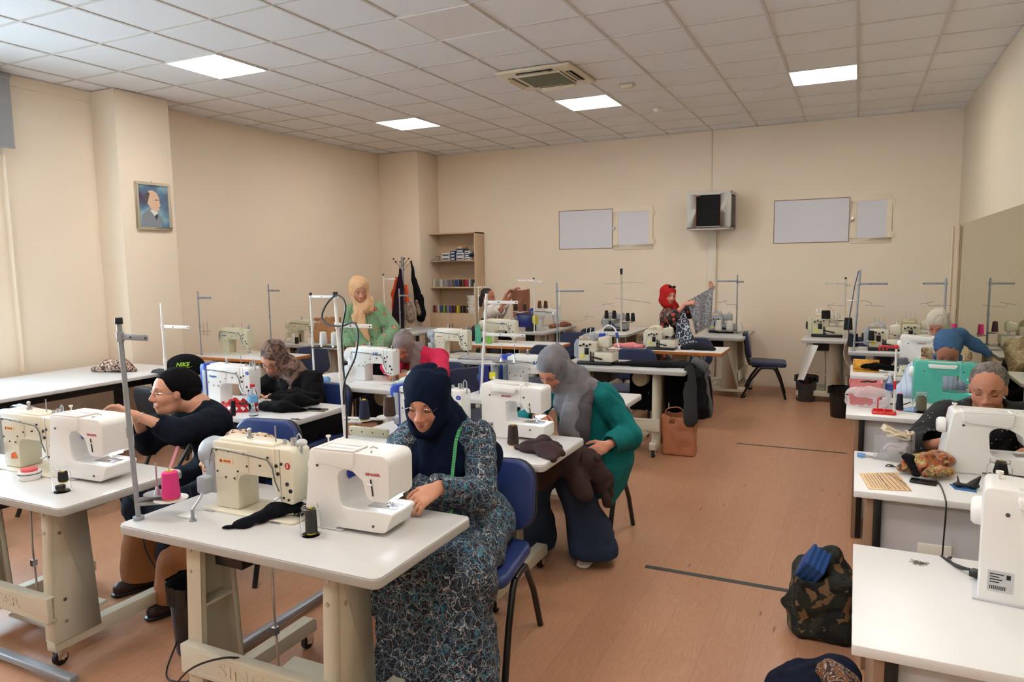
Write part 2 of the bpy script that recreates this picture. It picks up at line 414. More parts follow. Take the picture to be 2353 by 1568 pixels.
def table(x0, x1, y0, y1, label, top=None, edge=None, group=None, zt=ZT, word=False, motor=True, inset=.27, box=True, rad=.03, name='sewing_table', under=True, th=.036, fs=0):
    cx, cy = (x0+x1)/2, (y0+y1)/2
    t = thing(name, label, 'table', (cx, cy, 0), group=group)
    L, D = (x1-x0)/2, (y1-y0)/2
    def rr(e):
        pts = []
        for sx, sy, a0 in ((1,1,0),(-1,1,90),(-1,-1,180),(1,-1,270)):
            for k in range(5): a = math.radians(a0+k*22.5); pts.append((sx*(L-rad)+rad*math.cos(a)*1, sy*(D-rad)+rad*math.sin(a)))
        return [(p[0]*(1-e/L), p[1]*(1-e/D)) for p in pts]
    G().prism(rr(0), zt-th, zt-.003, 'xy').o('edge_band', edge or M_edge, t, .005, 3)
    G().prism(rr(.002), zt-.004, zt, 'xy').o('tabletop', top or M_top, t, .0015)
    if not under: return t
    for s in (-1, 1):
        x = s*(L-inset)
        uleg(x, s, -.115, t, zt=zt-th-.001, near=word)
        f = G().prism([(y+fs,z) for y,z in [(-.32,.075),(-.32,.125),(-.30,.14),(.30,.14),(.32,.125),(.32,.075)]], x-.03, x+.03, 'yz').o('foot', M_leg, t, .004)
        for y in (-.285, .285): caster((x, y+fs), t)
    b = G().bx(-(L-inset)-.04, (L-inset)+.04, -.245, -.221, .225, .33).bx(-(L-inset)-.04, (L-inset)+.04, -.245, -.205, .325, .332).bx(-(L-inset)-.04, (L-inset)+.04, -.245, -.205, .222, .229).o('crossbeam', M_leg, t, .003)
    g = G().bx(-(L-inset)+.05, L-inset-.05, -.248, -.244, .235, .24).bx(-(L-inset)+.05, L-inset-.05, -.248, -.244, .314, .319)
    g.o('embossed_rib', M_leg, b, .001)
    if word: text('SINGER', .07, M_leg, b, (0, -.246, .277), depth=.0022, sx=1.5)
    if box:
        G().bx(-L+inset+.06, -L+inset+.2, -.15, .15, zt-.16, zt-th).o('control_box', M_black, t, .006)
    if motor:
        m = G().cyl((.12,.02,zt-.13),(.12,.2,zt-.13),.075,n=20).cyl((.12,.2,zt-.13),(.12,.24,zt-.13),.045,n=16).bx(.08,.16,.04,.18,zt-.08,zt-th).o('motor', M_motor, t, .006)
    p = G().box((0,.02,.10), (.36,.26,.014), Matrix.Rotation(.12,3,'X')).o('treadle', M_leg, t, .004)
    G().tube([(-.12,.0,.115),(-.13,.0,.4),(-.15,.02,zt-.08)], .005).bx(-.14,-.12,-.012,.012,.3,.33).o('treadle_rod', M_steel, t)
    return t
table(-2.47,-1.28,1.69,2.29, 'grey-topped sewing table at the front of the centre, tape-measure woman sitting behind it', word=True, fs=.10)
table(-4.04,-2.84,1.71,2.30, 'grey-topped sewing table at the front left with a round white tin on it', word=True, fs=.10)
table(-2.55,-1.30,3.02,3.60, 'light sewing table of the teal-shirted woman, brown cloth on its corner', M_topw, M_edgew)
table(-4.30,-3.11,3.28,3.86, 'light sewing table carrying the red heart basket and a water bottle', M_topw, M_edgew)
table(-2.55,-1.36,4.38,4.98, 'white sewing table behind the teal-shirted woman, its right end showing', M_topw, M_edgew)
table(-4.22,-3.02,4.45,5.05, 'white sewing table of the pink-jacketed woman', M_topw, M_edgew)
table(-2.50,-1.30,6.10,6.70, 'grey sewing table with dark trousers draped over its right end', M_topg)
table(-3.88,-2.68,6.12,6.72, 'grey sewing table with a folded grey cloth beside its cream machine', M_topg)
table(-4.25,-3.05,7.38,7.95, 'orange-edged sewing table with the green bottle', M_topw, M_orange, rad=.006)
table(-2.45,-1.22,7.50,8.05, 'orange-edged sewing table with a pale overlock machine and pink cloth', M_topw, M_orange, rad=.006)
table(-6.53,-5.33,5.46,6.02, 'orange-edged sewing table beside the pillar at the left wall', M_topw, M_orange, rad=.006)
table(-6.65,-5.45,6.68,7.28, 'grey sewing table by the left wall with a paper bag', M_topg)
def trot(x0, x1, y0, y1, label, **k):   # a table standing along the depth of the room
    t = table(-(y1-y0)/2, (y1-y0)/2, -(x1-x0)/2, (x1-x0)/2, label, **k)
    t.location = ((x0+x1)/2, (y0+y1)/2, 0); t.rotation_euler = (0, 0, PI/2); return t
trot(-1.82,-1.22,9.0,10.16, 'grey overlock table at the back wall under the network cabinet, white cones on it', top=M_topg, rad=.05)
trot(-3.25,-2.68,9.02,10.16, 'cream overlock table against the back wall, black cones on its machine', top=M_topw, rad=.05)
trot(-4.4,-3.8,8.95,10.2, 'grey sewing table at the back wall in front of the woman in white', top=M_topg, rad=.05)
trot(-.56,-.04,9.05,10.16, 'overlock table at the back wall right of the empty blue chair', top=M_top, rad=.01)
table(-.05,.95,8.02,8.55, 'white-topped table in front of the mirror with a grey overlock machine', M_topw, M_edge, rad=.01, inset=.2)
table(.45,1.06,8.75,9.35, 'grey table in the back right corner beside the mirror', M_topg, rad=.02, inset=.15, box=False, motor=False)
trot(-6.1,-5.5,8.2,9.3, 'grey table in the back left corner before the coat rack', top=M_topg, rad=.05, motor=False)
# ---------------------------------------------------------------- white desks on the right
M_melw = mat('white_melamine', (228,226,224), .35)
M_melg = mat('grey_melamine', (198,196,200), .4)
M_walnut = mat('brown_panel', (150,118,94), .5)
def desk(x0, x1, y0, y1, label, leg=M_black, side=M_walnut, zt=ZT):
    t = thing('white_desk', label, 'desk', (x0, y0, 0))
    L, D = x1-x0, y1-y0
    G().bx(0, L, 0, D, zt-.028, zt).o('desktop', M_melw, t, .003)
    G().bx(.05, .075, .02, D-.02, 0, zt-.028).o('side_panel', side, t, .002)
    G().bx(.075, .105, .02, .06, 0, zt-.028).o('leg', M_blkm, t, .002); G().bx(.075,.105,D-.06,D-.02,0,zt-.028).o('leg', M_blkm, t, .002)
    G().bx(.105, L-.03, .05, .068, .12, zt-.028).o('modesty_panel', M_melg, t, .001)
    s = G().bx(.24, .36, .042, .05, .47, .58).o('socket_plate', M_white2, t, .004)
    G().bx(.265, .335, .039, .043, .515, .535).o('socket_slot', M_black, s, .002)
    return t
desk(.02, 1.05, 1.87, 2.57, 'white desk nearest the camera at the lower right')
desk(.02, 1.05, 3.18, 3.86, 'white desk of the woman in the dotted black blouse')
desk(-.03, 1.05, 4.76, 5.46, 'white desk carrying the turquoise machine and pink boxes')
desk(-.02, 1.05, 6.40, 7.05, 'white desk farthest back, open gold box on it')
# long white table along the left wall
t = thing('long_side_table', 'long white table with black frame standing along the left wall', 'table', (-6.24, 3.0, 0))
G().bx(-.6,.52,-3.0,1.82,.75,.78).o('tabletop', M_topw, t, .004)
G().bx(.42,.48,-3.0,1.78,.69,.75).bx(-.5,-.45,-3.0,1.78,.69,.75).bx(-.5,.48,1.70,1.76,.69,.75).bx(-.5,.48,-.4,-.34,.69,.75).o('frame', M_blkm, t, .003)
for y in (-2.9,-1.0,.25,1.72):
    for x in (-.475,.45): G().bx(x-.03,x+.03,y-.03,y+.03,0,.69).o('leg', M_blkm, t, .003)
# ---------------------------------------------------------------- chairs
M_blue = mat('navy_vinyl', (38,55,110), .38, f=speckle((38,55,108), .1, 5, (500, .12, .001)))
M_bluef = mat('navy_fabric', (32,40,72), .8, sheen=.2, f=speckle((32,40,72), .1, 5, (600, .3, .001)))
M_blkv = mat('black_vinyl', (18,18,20), .42)
def rrect(w, h, r, n=5, cy=0, bulge=0):
    pts = []
    for sx, sy, a0 in ((1,1,0),(-1,1,90),(-1,-1,180),(1,-1,270)):
        for k in range(n+1):
            a = math.radians(a0+k*90/n); x = sx*(w/2-r)+r*math.cos(a); y = sy*(h/2-r)+r*math.sin(a)
            pts.append((x, y+cy+(bulge*(1-(2*x/w)**2) if sy > 0 else 0)))
    return pts
def make_chair(fab, label, back=M_blkv):
    """faces -y; origin on the floor below the seat centre"""
    t = thing('visitor_chair', label, 'chair')
    def pad(w, h, r, th, nm, m, R, c, bow=0):
        g = G().prism(rrect(w, h, r, bulge=bow), -th/2, th/2, 'xy')
        ob = g.o(nm, m, t, th*.42, 4, sharp=60); ob.matrix_local = Matrix.Translation(c) @ R; return ob
    pad(.46,.43,.07,.055,'seat', fab, Matrix.Rotation(math.radians(2),4,'X'), (0,-.01,.43))
    bz = pad(.45,.31,.09,.045,'backrest', fab, Matrix.Rotation(math.radians(80),4,'X'), (0,.235,.65), .025)
    sh = G().prism(rrect(.455,.315,.09,bulge=.025),-.012,.012,'xy').o('back_shell', back, t, .005); sh.matrix_local = Matrix.Translation((0,.262,.645)) @ Matrix.Rotation(math.radians(80),4,'X')
    # legs: two A frames of oval tube
    for s in (-1,1):
        x = s*.225
        G().tube([(x,-.22,.005),(x,-.16,.22),(x,-.10,.36),(x,-.07,.39)], .015, 10).o('leg', M_blkm, t)
        G().tube([(x,.30,.005),(x,.2,.22),(x,.1,.36),(x,.07,.39)], .015, 10).o('leg', M_blkm, t)
        G().tube([(x,-.07,.39),(x,0,.395),(x,.07,.39)], .015, 10).o('side_rail', M_blkm, t)
    g = G()
    for s in (-1,1):
        g.tube([(s*.12,.05,.393),(s*.12,.17,.395),(s*.12,.225,.445),(s*.12,.262,.57)], .013, 8)
        pts = [(s*.12,.17,.42)]
    g.bx(-.235,.235,-.05,-.02,.38,.4).bx(-.235,.235,.05,.08,.38,.4)
    g.o('seat_frame', M_blkm, t)
    g = G()
    for k in range(14): z = .40+k*.0145; y = .2+.055*k/13; g.box((0,y+.012,z),(.1,.03,.009))
    g.o('back_bracket', M_blkv, t, .003)
    return t
C_blue = make_chair(M_blue, 'blue vinyl chair under the tape-measure woman')
C_fab = make_chair(M_bluef, 'dark blue fabric chair standing empty at the back wall')
C_blk = make_chair(M_blkv, 'black chair')
GR = 'chairs of the workshop'
C_blue.location = (-1.50,2.67,0); C_blue.rotation_euler.z = math.radians(7); C_blue['group'] = GR
C_fab.location = (-.98,9.50,0); C_fab.rotation_euler.z = math.radians(96); C_fab['group'] = GR
first = True
for src, x, y, rz, l in (
    (C_blue,-1.50,4.15,0,'blue chair under the woman in the teal shirt'),
    (C_blue,-3.14,2.92,8,'light-catching blue chair behind the leopard cloth, woman in black turban on it'),
    (C_blue,-3.74,4.13,-4,'blue vinyl chair with a black strap, under the woman in the brown scarf'),
    (C_fab,-3.48,5.50,0,'dark blue chair under the pink-jacketed woman'),
    (C_fab,-2.05,7.02,4,'dark blue chair standing behind the draped dark trousers'),
    (C_fab,-3.1,7.05,-6,'dark blue chair between the two grey tables, facing the folded grey cloth'),
    (C_fab,-2.85,5.35,60,'dark blue chair turned sideways behind the tape-measure woman'),
    (C_fab,-1.72,8.28,0,'dark blue chair behind the orange-edged table, dark cloth against it'),
    (C_fab,-2.07,8.86,40,'dark blue chair under the woman in the red scarf'),
    (C_fab,-3.25,8.55,10,'dark blue chair behind the orange-edged table, left of the standing pole'),
    (C_fab,-3.62,9.45,-95,'dark blue chair at the back wall left of the black-cone overlock machine'),
    (C_fab,-5.25,7.75,180,'dark blue chair behind the woman in the floral blouse'),
    (C_fab,-5.25,8.85,-60,'dark blue chair in the corner by the white spool stand'),
    (C_fab,-6.0,7.75,0,'dark blue chair at the grey table with the paper bag'),
    (C_fab,-5.38,6.33,80,'dark blue chair with its seat showing left of the floral blouse'),
    (C_fab,-5.62,4.72,178,'dark blue chair beside the black cap at the pillar'),
    (C_fab,-4.86,9.48,62,'dark blue chair under the woman in the white T-shirt'),
    (C_fab,.61,6.03,0,'dark blue chair under the woman in the light blue shirt'),
    (C_fab,.62,4.45,0,'dark blue chair under the woman in the dotted black blouse'),
    (C_fab,.70,7.72,0,'dark blue chair under the woman in the cream scarf'),
    (C_fab,.2,8.97,0,'dark blue chair between the two overlock tables at the back right')):
    copy_tree(src, None, (x, y, 0), math.radians(rz), l, GR)
C_blk.location = (-5.02,3.15,0); C_blk.rotation_euler.z = math.radians(172)
C_blk['label'] = 'black chair with a small white tag on its back, facing the long side table'; C_blk['group'] = 'black chairs at the long side table'
k = G().box((.07,.28,.69),(.05,.003,.012),Matrix.Rotation(.35,3,'Y')).o('paper_tag', M_white2, C_blk)
c = copy_tree(C_blk, None, (-5.0,2.28,0), math.radians(176), 'black chair at the left edge of the view facing the long side table')
for ch in list(c.children):
    if ch.name.startswith('paper_tag'): bpy.data.objects.remove(ch)
c = copy_tree(C_blk, None, (-4.86,3.98,0), math.radians(170), 'black chair at the long side table, beside the head of the woman in the turban')
for ch in list(c.children):
    if ch.name.startswith('paper_tag'): bpy.data.objects.remove(ch)
# ---------------------------------------------------------------- implicit surfaces -> one continuous mesh
F32 = np.float32
def vnoise(X, Y, Z, seed=0):
    r = np.random.RandomState(seed); T = r.rand(4096).astype(F32)
    xi = np.floor(X).astype(np.int32); yi = np.floor(Y).astype(np.int32); zi = np.floor(Z).astype(np.int32)
    fx = X-xi; fy = Y-yi; fz = Z-zi; fx = fx*fx*(3-2*fx); fy = fy*fy*(3-2*fy); fz = fz*fz*(3-2*fz)
    h = lambda a, b, c: T[(a*73+b*1933+c*617) & 4095]
    L = lambda a, b, t: a+(b-a)*t
    return L(L(L(h(xi,yi,zi),h(xi+1,yi,zi),fx), L(h(xi,yi+1,zi),h(xi+1,yi+1,zi),fx), fy),
             L(L(h(xi,yi,zi+1),h(xi+1,yi,zi+1),fx), L(h(xi,yi+1,zi+1),h(xi+1,yi+1,zi+1),fx), fy), fz)*2-1
V3 = lambda p: np.array(p, F32)
class SD:
    """list of primitives; op '+' union, '-' cut, '&' keep"""
    def __init__(s): s.p = []
    def cap(s, a, b, ra, rb=None, k=.02, flat=None, op='+'):
        """tapered capsule; flat=(normal, factor) squeezes it along a direction"""
        s.p.append(('c', op, k, V3(a), V3(b), ra, ra if rb is None else rb, flat)); return s
    def ell(s, c, r, R=None, k=.02, op='+'):
        s.p.append(('e', op, k, V3(c), V3(r), None if R is None else np.array(R, F32))); return s
    def box(s, c, r, R=None, k=.01, rd=.005, op='+'):
        s.p.append(('b', op, k, V3(c), V3(r), None if R is None else np.array(R, F32), rd)); return s
    def chain(s, pts, rs, k=.02, flat=None, op='+'):
        for i in range(len(pts)-1): s.cap(pts[i], pts[i+1], rs[i], rs[i+1], k, flat, op)
        return s
    def bounds(s):
        lo = np.full(3, 1e9); hi = -lo
        for q in s.p:
            if q[1] != '+': continue
            if q[0] == 'c': r = max(q[5], q[6]); a = np.minimum(q[3], q[4])-r; b = np.maximum(q[3], q[4])+r
            else: r = max(q[4])*1.05; a = q[3]-r; b = q[3]+r
            lo = np.minimum(lo, a); hi = np.maximum(hi, b)
        return lo, hi
    def field(s, ax, h):
        D = np.full([len(a) for a in ax], .2, F32)
        for q in s.p:
            k = q[2]; m = k+3*h+.01
            if q[0] == 'c': r = max(q[5], q[6]); lo = np.minimum(q[3], q[4])-r-m; hi = np.maximum(q[3], q[4])+r+m
            else: r = max(q[4])*1.1 if q[5] is None else float(np.linalg.norm(q[4])) if q[0] == 'b' else max(q[4]); lo = q[3]-r-m; hi = q[3]+r+m
            sl = []
            for d in range(3):
                i0 = int(np.searchsorted(ax[d], lo[d])); i1 = int(np.searchsorted(ax[d], hi[d]))
                sl.append(slice(i0, i1))
            if any(t.stop <= t.start for t in sl):
                if q[1] == '&': D[:] = .2
                continue
            X = ax[0][sl[0]][:,None,None]; Y = ax[1][sl[1]][None,:,None]; Z = ax[2][sl[2]][None,None,:]
            if q[0] == 'c':
                a, b, ra, rb, fl = q[3:8]; d = b-a; L2 = max(float(d@d), 1e-12)
                px, py, pz = X-a[0], Y-a[1], Z-a[2]
                t = np.clip((px*d[0]+py*d[1]+pz*d[2])/L2, 0, 1)
                qx, qy, qz = px-t*d[0], py-t*d[1], pz-t*d[2]
                if fl is not None:
                    n = V3(fl[0]); n = n/np.linalg.norm(n); e = (qx*n[0]+qy*n[1]+qz*n[2])*(1/fl[1]-1)
                    qx, qy, qz = qx+e*n[0], qy+e*n[1], qz+e*n[2]
                    v = (np.sqrt(qx*qx+qy*qy+qz*qz)-(ra+(rb-ra)*t))*(fl[1]*.5+.5)
                else: v = np.sqrt(qx*qx+qy*qy+qz*qz)-(ra+(rb-ra)*t)
            else:
                px, py, pz = X-q[3][0], Y-q[3][1], Z-q[3][2]
                if q[5] is not None:
                    R = q[5]; px, py, pz = (px*R[0,0]+py*R[1,0]+pz*R[2,0], px*R[0,1]+py*R[1,1]+pz*R[2,1], px*R[0,2]+py*R[1,2]+pz*R[2,2])
                r = q[4]
                if q[0] == 'e':
                    k0 = np.sqrt((px/r[0])**2+(py/r[1])**2+(pz/r[2])**2)
                    k1 = np.sqrt((px/r[0]**2)**2+(py/r[1]**2)**2+(pz/r[2]**2)**2)+1e-9
                    v = k0*(k0-1)/k1
                else:
                    rd = q[6]; dx = np.abs(px)-r[0]+rd; dy = np.abs(py)-r[1]+rd; dz = np.abs(pz)-r[2]+rd
                    v = np.sqrt(np.maximum(dx,0)**2+np.maximum(dy,0)**2+np.maximum(dz,0)**2)+np.minimum(np.maximum(dx,np.maximum(dy,dz)),0)-rd
            S = D[sl[0], sl[1], sl[2]]
            if q[1] == '+': hh = np.maximum(k-np.abs(S-v), 0)/k; S[...] = np.minimum(S, v)-hh*hh*k*.25
            elif q[1] == '-': v = -v; hh = np.maximum(k-np.abs(S-v), 0)/k; S[...] = np.maximum(S, v)+hh*hh*k*.25
            else:
                n = np.maximum(S, v); D2 = np.full_like(D, .2); D2[sl[0], sl[1], sl[2]] = n; D = D2
        return D
    def mesh(s, name, m, h, parent=None, base=(0,0,0), fold=None, floor=None, color=None, label=None, smooth=1, cut=None):
        lo, hi = s.bounds(); lo = lo-3*h; hi = hi+3*h
        ax = [np.arange(lo[d], hi[d]+h, h).astype(F32) for d in range(3)]
        D = s.field(ax, h)
        if fold:
            idx = np.nonzero(np.abs(D) < .035)
            P = [ax[d][idx[d]] for d in range(3)]
            D[idx] += fold(*P).astype(F32)
        if floor is not None: D = np.maximum(D, (floor-ax[2])[None,None,:])
        if cut is not None:
            for (n, c) in cut:
                D = np.maximum(D, ax[0][:,None,None]*n[0]+ax[1][None,:,None]*n[1]+ax[2][None,None,:]*n[2]-c)
        D[0]=D[-1]=.1; D[:,0]=D[:,-1]=.1; D[:,:,0]=D[:,:,-1]=.1
        I = D < 0
        cnt = np.zeros([n-1 for n in D.shape], np.int8)
        for a in (0,1):
            for b in (0,1):
                for c in (0,1): cnt += I[a:I.shape[0]-1+a, b:I.shape[1]-1+b, c:I.shape[2]-1+c]
        act = (cnt > 0) & (cnt < 8); A = np.nonzero(act); nv = len(A[0])
        if nv == 0: raise ValueError('empty '+name)
        ids = np.full(cnt.shape, -1, np.int32); ids[A] = np.arange(nv)
        pos = np.zeros((nv, 3), np.float64); w = np.zeros(nv)
        cor = [(a,b,c) for a in (0,1) for b in (0,1) for c in (0,1)]
        for i, p in enumerate(cor):
            for j, q in enumerate(cor):
                if j > i and sum(x != y for x, y in zip(p, q)) == 1:
                    d0 = D[A[0]+p[0],A[1]+p[1],A[2]+p[2]]; d1 = D[A[0]+q[0],A[1]+q[1],A[2]+q[2]]
                    c = (d0 < 0) != (d1 < 0); t = np.where(c, d0/np.where(c, d0-d1, 1), 0)
                    for d in range(3): pos[:,d] += np.where(c, p[d]+t*(q[d]-p[d]), 0)
                    w += c
        pos /= w[:,None]; pos += np.stack(A, 1)
        P = pos*h+np.array([ax[0][0], ax[1][0], ax[2][0]])
        quads = []
        for d in range(3):
            sh = list(D.shape); sl0 = [slice(1,-1)]*3; sl1 = [slice(1,-1)]*3
            sl0[d] = slice(0, sh[d]-1); sl1[d] = slice(1, sh[d])
            a = I[tuple(sl0)]; b = I[tuple(sl1)]
            for flip in (0, 1):
                E = np.nonzero((a & ~b) if not flip else (~a & b))
                e = [E[k].copy() for k in range(3)]
                for k in range(3):
                    if k != d: e[k] = e[k]+1
                u, v = (d+1) % 3, (d+2) % 3
                def cell(du, dv):
                    q = list(e); q[u] = q[u]-du; q[v] = q[v]-dv; return ids[q[0], q[1], q[2]]
                Q = np.stack([cell(1,1), cell(0,1), cell(0,0), cell(1,0)], 1)
                quads.append(Q if not flip else Q[:, ::-1])
        Q = np.concatenate(quads); Q = Q[(Q >= 0).all(1)]
        for _ in range(smooth):
            S = np.zeros_like(P); c = np.zeros(nv)
            for i in range(4):
                for j in ((i+1) % 4, (i+3) % 4):
                    for d in range(3): S[:,d] += np.bincount(Q[:,i], P[Q[:,j],d], nv)
                    c += np.bincount(Q[:,i], minlength=nv)
            P = P*.5+.5*S/np.maximum(c, 1)[:,None]
        me = bpy.data.meshes.new(name); nq = len(Q)
        base = np.array(base)
        me.vertices.add(nv); me.vertices.foreach_set('co', (P-base).astype(F32).ravel())
        me.loops.add(nq*4); me.loops.foreach_set('vertex_index', Q.astype(np.int32).ravel())
        me.polygons.add(nq); me.polygons.foreach_set('loop_start', np.arange(0, nq*4, 4, dtype=np.int32))
        me.polygons.foreach_set('use_smooth', np.ones(nq, bool))
        me.update(calc_edges=True)
        if color is not None:
            at = me.color_attributes.new('col', 'FLOAT_COLOR', 'POINT')
            at.data.foreach_set('color', np.concatenate([color(P), np.ones((nv,1))], 1).astype(F32).ravel())
        me.materials.append(m)
        ob = bpy.data.objects.new(name, me); COL.objects.link(ob)
        if parent: ob.parent = parent
        else: ob.location = tuple(base)
        if label: ob['label'] = label
        return ob
def folds(amp=.006, freq=22, d=(0,0,1), warp=1.2, seed=1, amp2=.003, f2=14):
    """cloth folds running along direction d"""
    d = np.array(d, float); d /= np.linalg.norm(d)
    a = np.cross(d, (0,0,1) if abs(d[2]) < .8 else (1,0,0)); a /= np.linalg.norm(a); b = np.cross(d, a)
    def f(X, Y, Z):
        u = X*a[0]+Y*a[1]+Z*a[2]; v = X*b[0]+Y*b[1]+Z*b[2]; w = X*d[0]+Y*d[1]+Z*d[2]
        g = vnoise(X*freq*.45+3, Y*freq*.45, Z*freq*.45, seed+11)*warp
        n1 = vnoise(u*freq+g, v*freq+g, w*freq*.24, seed)
        n3 = vnoise(u*freq*2.3+g*2, v*freq*2.3, w*freq*.6, seed+3)
        n1 = np.sign(n1)*np.abs(n1)**.75; n1 = n1*.75+n3*.25
        n2 = vnoise(X*f2+9, Y*f2, Z*f2, seed+5)
        return amp*1.25*(.75-2*np.abs(n1))+amp2*n2
    return f
def Rz(a): return np.array([[math.cos(a),-math.sin(a),0],[math.sin(a),math.cos(a),0],[0,0,1]])
def Rx(a): return np.array([[1,0,0],[0,math.cos(a),-math.sin(a)],[0,math.sin(a),math.cos(a)]])
def Ry(a): return np.array([[math.cos(a),0,math.sin(a)],[0,1,0],[-math.sin(a),0,math.cos(a)]])
def solid(name, c, **k): return mat(name, rough=.9, spec=.15 if sum(c) < 160 else .3, f=cloth(c, **k))
M_blkknit = solid('black_knit', (13,13,15), fold=(10,.3,.02))
def smooth(pts, n=5):
    P = [Vector(p) for p in pts]; out = []
    for i in range(len(P)-1):
        a = P[max(i-1,0)]; b = P[i]; c = P[i+1]; d = P[min(i+2,len(P)-1)]
        for k in range(n):
            t = k/n; out.append(.5*((2*b)+(c-a)*t+(2*a-5*b+4*c-d)*t*t+(3*b-a-3*c+d)*t**3))
    return out+[P[-1]]
# ---------------------------------------------------------------- industrial sewing machines
M_cream = mat('machine_cream', (222,214,192), .3, coat=.2)
M_cream2 = mat('machine_aged_cream', (206,200,172), .35)
M_mwhite = mat('machine_white', (234,233,230), .3)
M_mgrey = mat('machine_grey', (160,166,172), .32)
M_kblue = mat('machine_blue', (32,66,168), .35)
M_dblue = mat('deep_blue_plastic', (30,36,110), .35)
M_red = mat('badge_red', (186,34,44), .4)
M_orgtxt = mat('badge_orange', (198,92,34), .4)
M_badge = mat('badge_cream', (226,200,160), .4)
M_redtxt = mat('lettering_red', (176,44,60), .4)
M_bluetxt = mat('lettering_blue', (44,84,160), .4)
M_cable = mat('grey_tube', (96,98,98), .4)
def industrial(loc, label, body=M_cream, cap='dome', capm=M_mgrey, word='SINGER', wstyle='badge', badge=None, rz=0, detail=True, s=1.0, name='industrial_sewing_machine'):
    """seen from -y: motor end left, needle right. origin on table top at bed centre"""
    t = thing(name, label, 'sewing machine', loc, rz); t.scale = (s, s, s)
    bed = G().prism(rrect(.478,.178,.02), 0, .007, 'xy').o('bed', body, t, .0015)
    G().bx(-.2,-.16,-.1,-.085,0,.004).o('bed_hinge', M_steel, bed); G().bx(.14,.18,-.1,-.085,0,.004).o('bed_hinge', M_steel, bed)
    G().prism(rrect(.06,.05,.004), .007,.0085,'xy').o('needle_plate', M_steel, bed, loc=(.185,0,0))
    # arm + pillar
    pil = [(-.185,.007),(-.065,.007),(-.062,.125),(-.05,.145),(-.02,.155),(.115,.155),(.13,.16),(.13,.272),(-.18,.276),(-.19,.268)]
    a = G().prism(pil, -.055, .055, 'xz').o('arm', body, t, .012, 3)
    G().prism([(-.17,.262),(.12,.258),(.12,.282),(-.16,.288)], -.045,.045,'xz').o('top_cover', body, a, .008, 3)
    hd = [(.105,.13),(.125,.1),(.15,.065),(.205,.06),(.212,.08),(.215,.262),(.2,.274),(.105,.274)]
    h = G().prism(hd, -.05, .05, 'xz').o('head', body, t, .008, 3)
    G().bx(.1515,.153,-.0508,.0508,.07,.27).o('face_seam', M_cable, h)
    # plate on the rear with screws
    pl = [(-.175,.125),(-.07,.125),(-.06,.15),(-.045,.16),(.0,.165),(.003,.235),(-.005,.248),(-.175,.25)]
    G().prism(pl, -.0585, -.0555, 'xz').o('rear_plate', body, a, .001)
    for x, z in ((-.165,.24),(-.1,.24),(-.02,.238),(-.006,.19),(-.055,.165),(-.075,.135),(-.12,.135),(-.165,.155),(.06,.2),(.1,.235)):
        G().cyl((x,-.0555,z),(x,-.061,z),.0042,n=8).o('screw', M_black, a)
    for x, z, r in ((.135,.205,.007),(.142,.175,.007),(.16,.215,.006),(.185,.14,.008),(.2,.115,.008),(.165,.085,.005),(.19,.08,.005)):
        G().cyl((x,-.0495,z),(x,-.0535,z),r,n=12).o('oil_plug', M_black, h)
    G().tube([(-.2,-.057,.12),(-.205,-.06,.18),(-.185,-.062,.245),(-.1,-.063,.243),(.02,-.062,.235),(.1,-.062,.228),(.125,-.062,.2),(.135,-.062,.15),(.15,-.058,.11)], .0028, 6).o('oil_tube', M_cable, t)
    # needle bar and presser foot
    G().cyl((.182,.0,.03),(.182,.0,.075),.004).cyl((.182,.012,.012),(.182,.012,.075),.0045).box((.182,.0,.013),(.016,.03,.006)).cyl((.182,0,.008),(.182,0,.03),.0012).o('needle_bar', M_steel, t, .0008)
    G().tube([(.15,-.045,.09),(.145,-.06,.085),(.14,-.075,.08)], .004).o('knee_lifter', M_steel, t)
    # top fittings
    G().cyl((.09,0,.28),(.09,0,.345),.0028).o('thread_post', M_steel, t); G().cyl((-.045,0,.283),(-.045,0,.295),.014).cyl((-.045,0,.293),(-.045,0,.315),.007).ball((-.045,0,.317),.009,8).o('oil_window', M_steel, t)
    G().cyl((.17,.01,.272),(.17,.01,.302),.012).o('tension_post', M_steel, t); G().cyl((.125,.01,.272),(.125,.01,.292),.007).o('oil_cap', M_steel, t)
    G().tube([(.195,0,.27),(.197,0,.315),(.206,0,.325),(.216,0,.315),(.218,0,.25)], .0035).o('thread_take_up_guard', M_mgrey, t)
    # drive end
    if cap == 'dome':
        c = G().lathe([(.0,-.0),(.055,-.0),(.063,.012),(.064,.075),(.056,.095),(.03,.108),(.0,.11)], (-.178,0,.21), 28, (-1,0,0)).o('drive_cover', capm, t)
        G().bx(-.235,-.18,-.062,-.04,.06,.2).o('motor_housing', capm, t, .012, 3)
        G().tube([(-.2,-.08,.13),(-.22,-.1,.05),(-.255,-.11,.003)], .005).o('lift_lever', M_steel, t)
        G().prism(rrect(.05,.07,.012), -.1,-.055,'xz').o('solenoid_box', capm, t, .006, loc=(-.215,0,.1))
    elif cap == 'wheel':
        c = G().lathe([(.0,0),(.03,0),(.05,.004),(.052,.02),(.03,.03),(.0,.032)], (-.195,0,.2), 28, (-1,0,0)).o('hand_wheel', capm, t)
        G().tube([(-.215,0,.16),(-.235,0,.003)], .004).tube([(-.205,.03,.16),(-.215,.03,.003)], .004).o('drive_belt', M_black, t)
    else:
        c = G().prism([(-.245,.09),(-.185,.02),(-.185,.285),(-.235,.285),(-.25,.26)], -.062, .062, 'xz').o('drive_cover', M_kblue, t, .012, 3)
        G().bx(-.22,-.187,-.066,-.06,.06,.24).o('cover_panel', M_mgrey, c, .003)
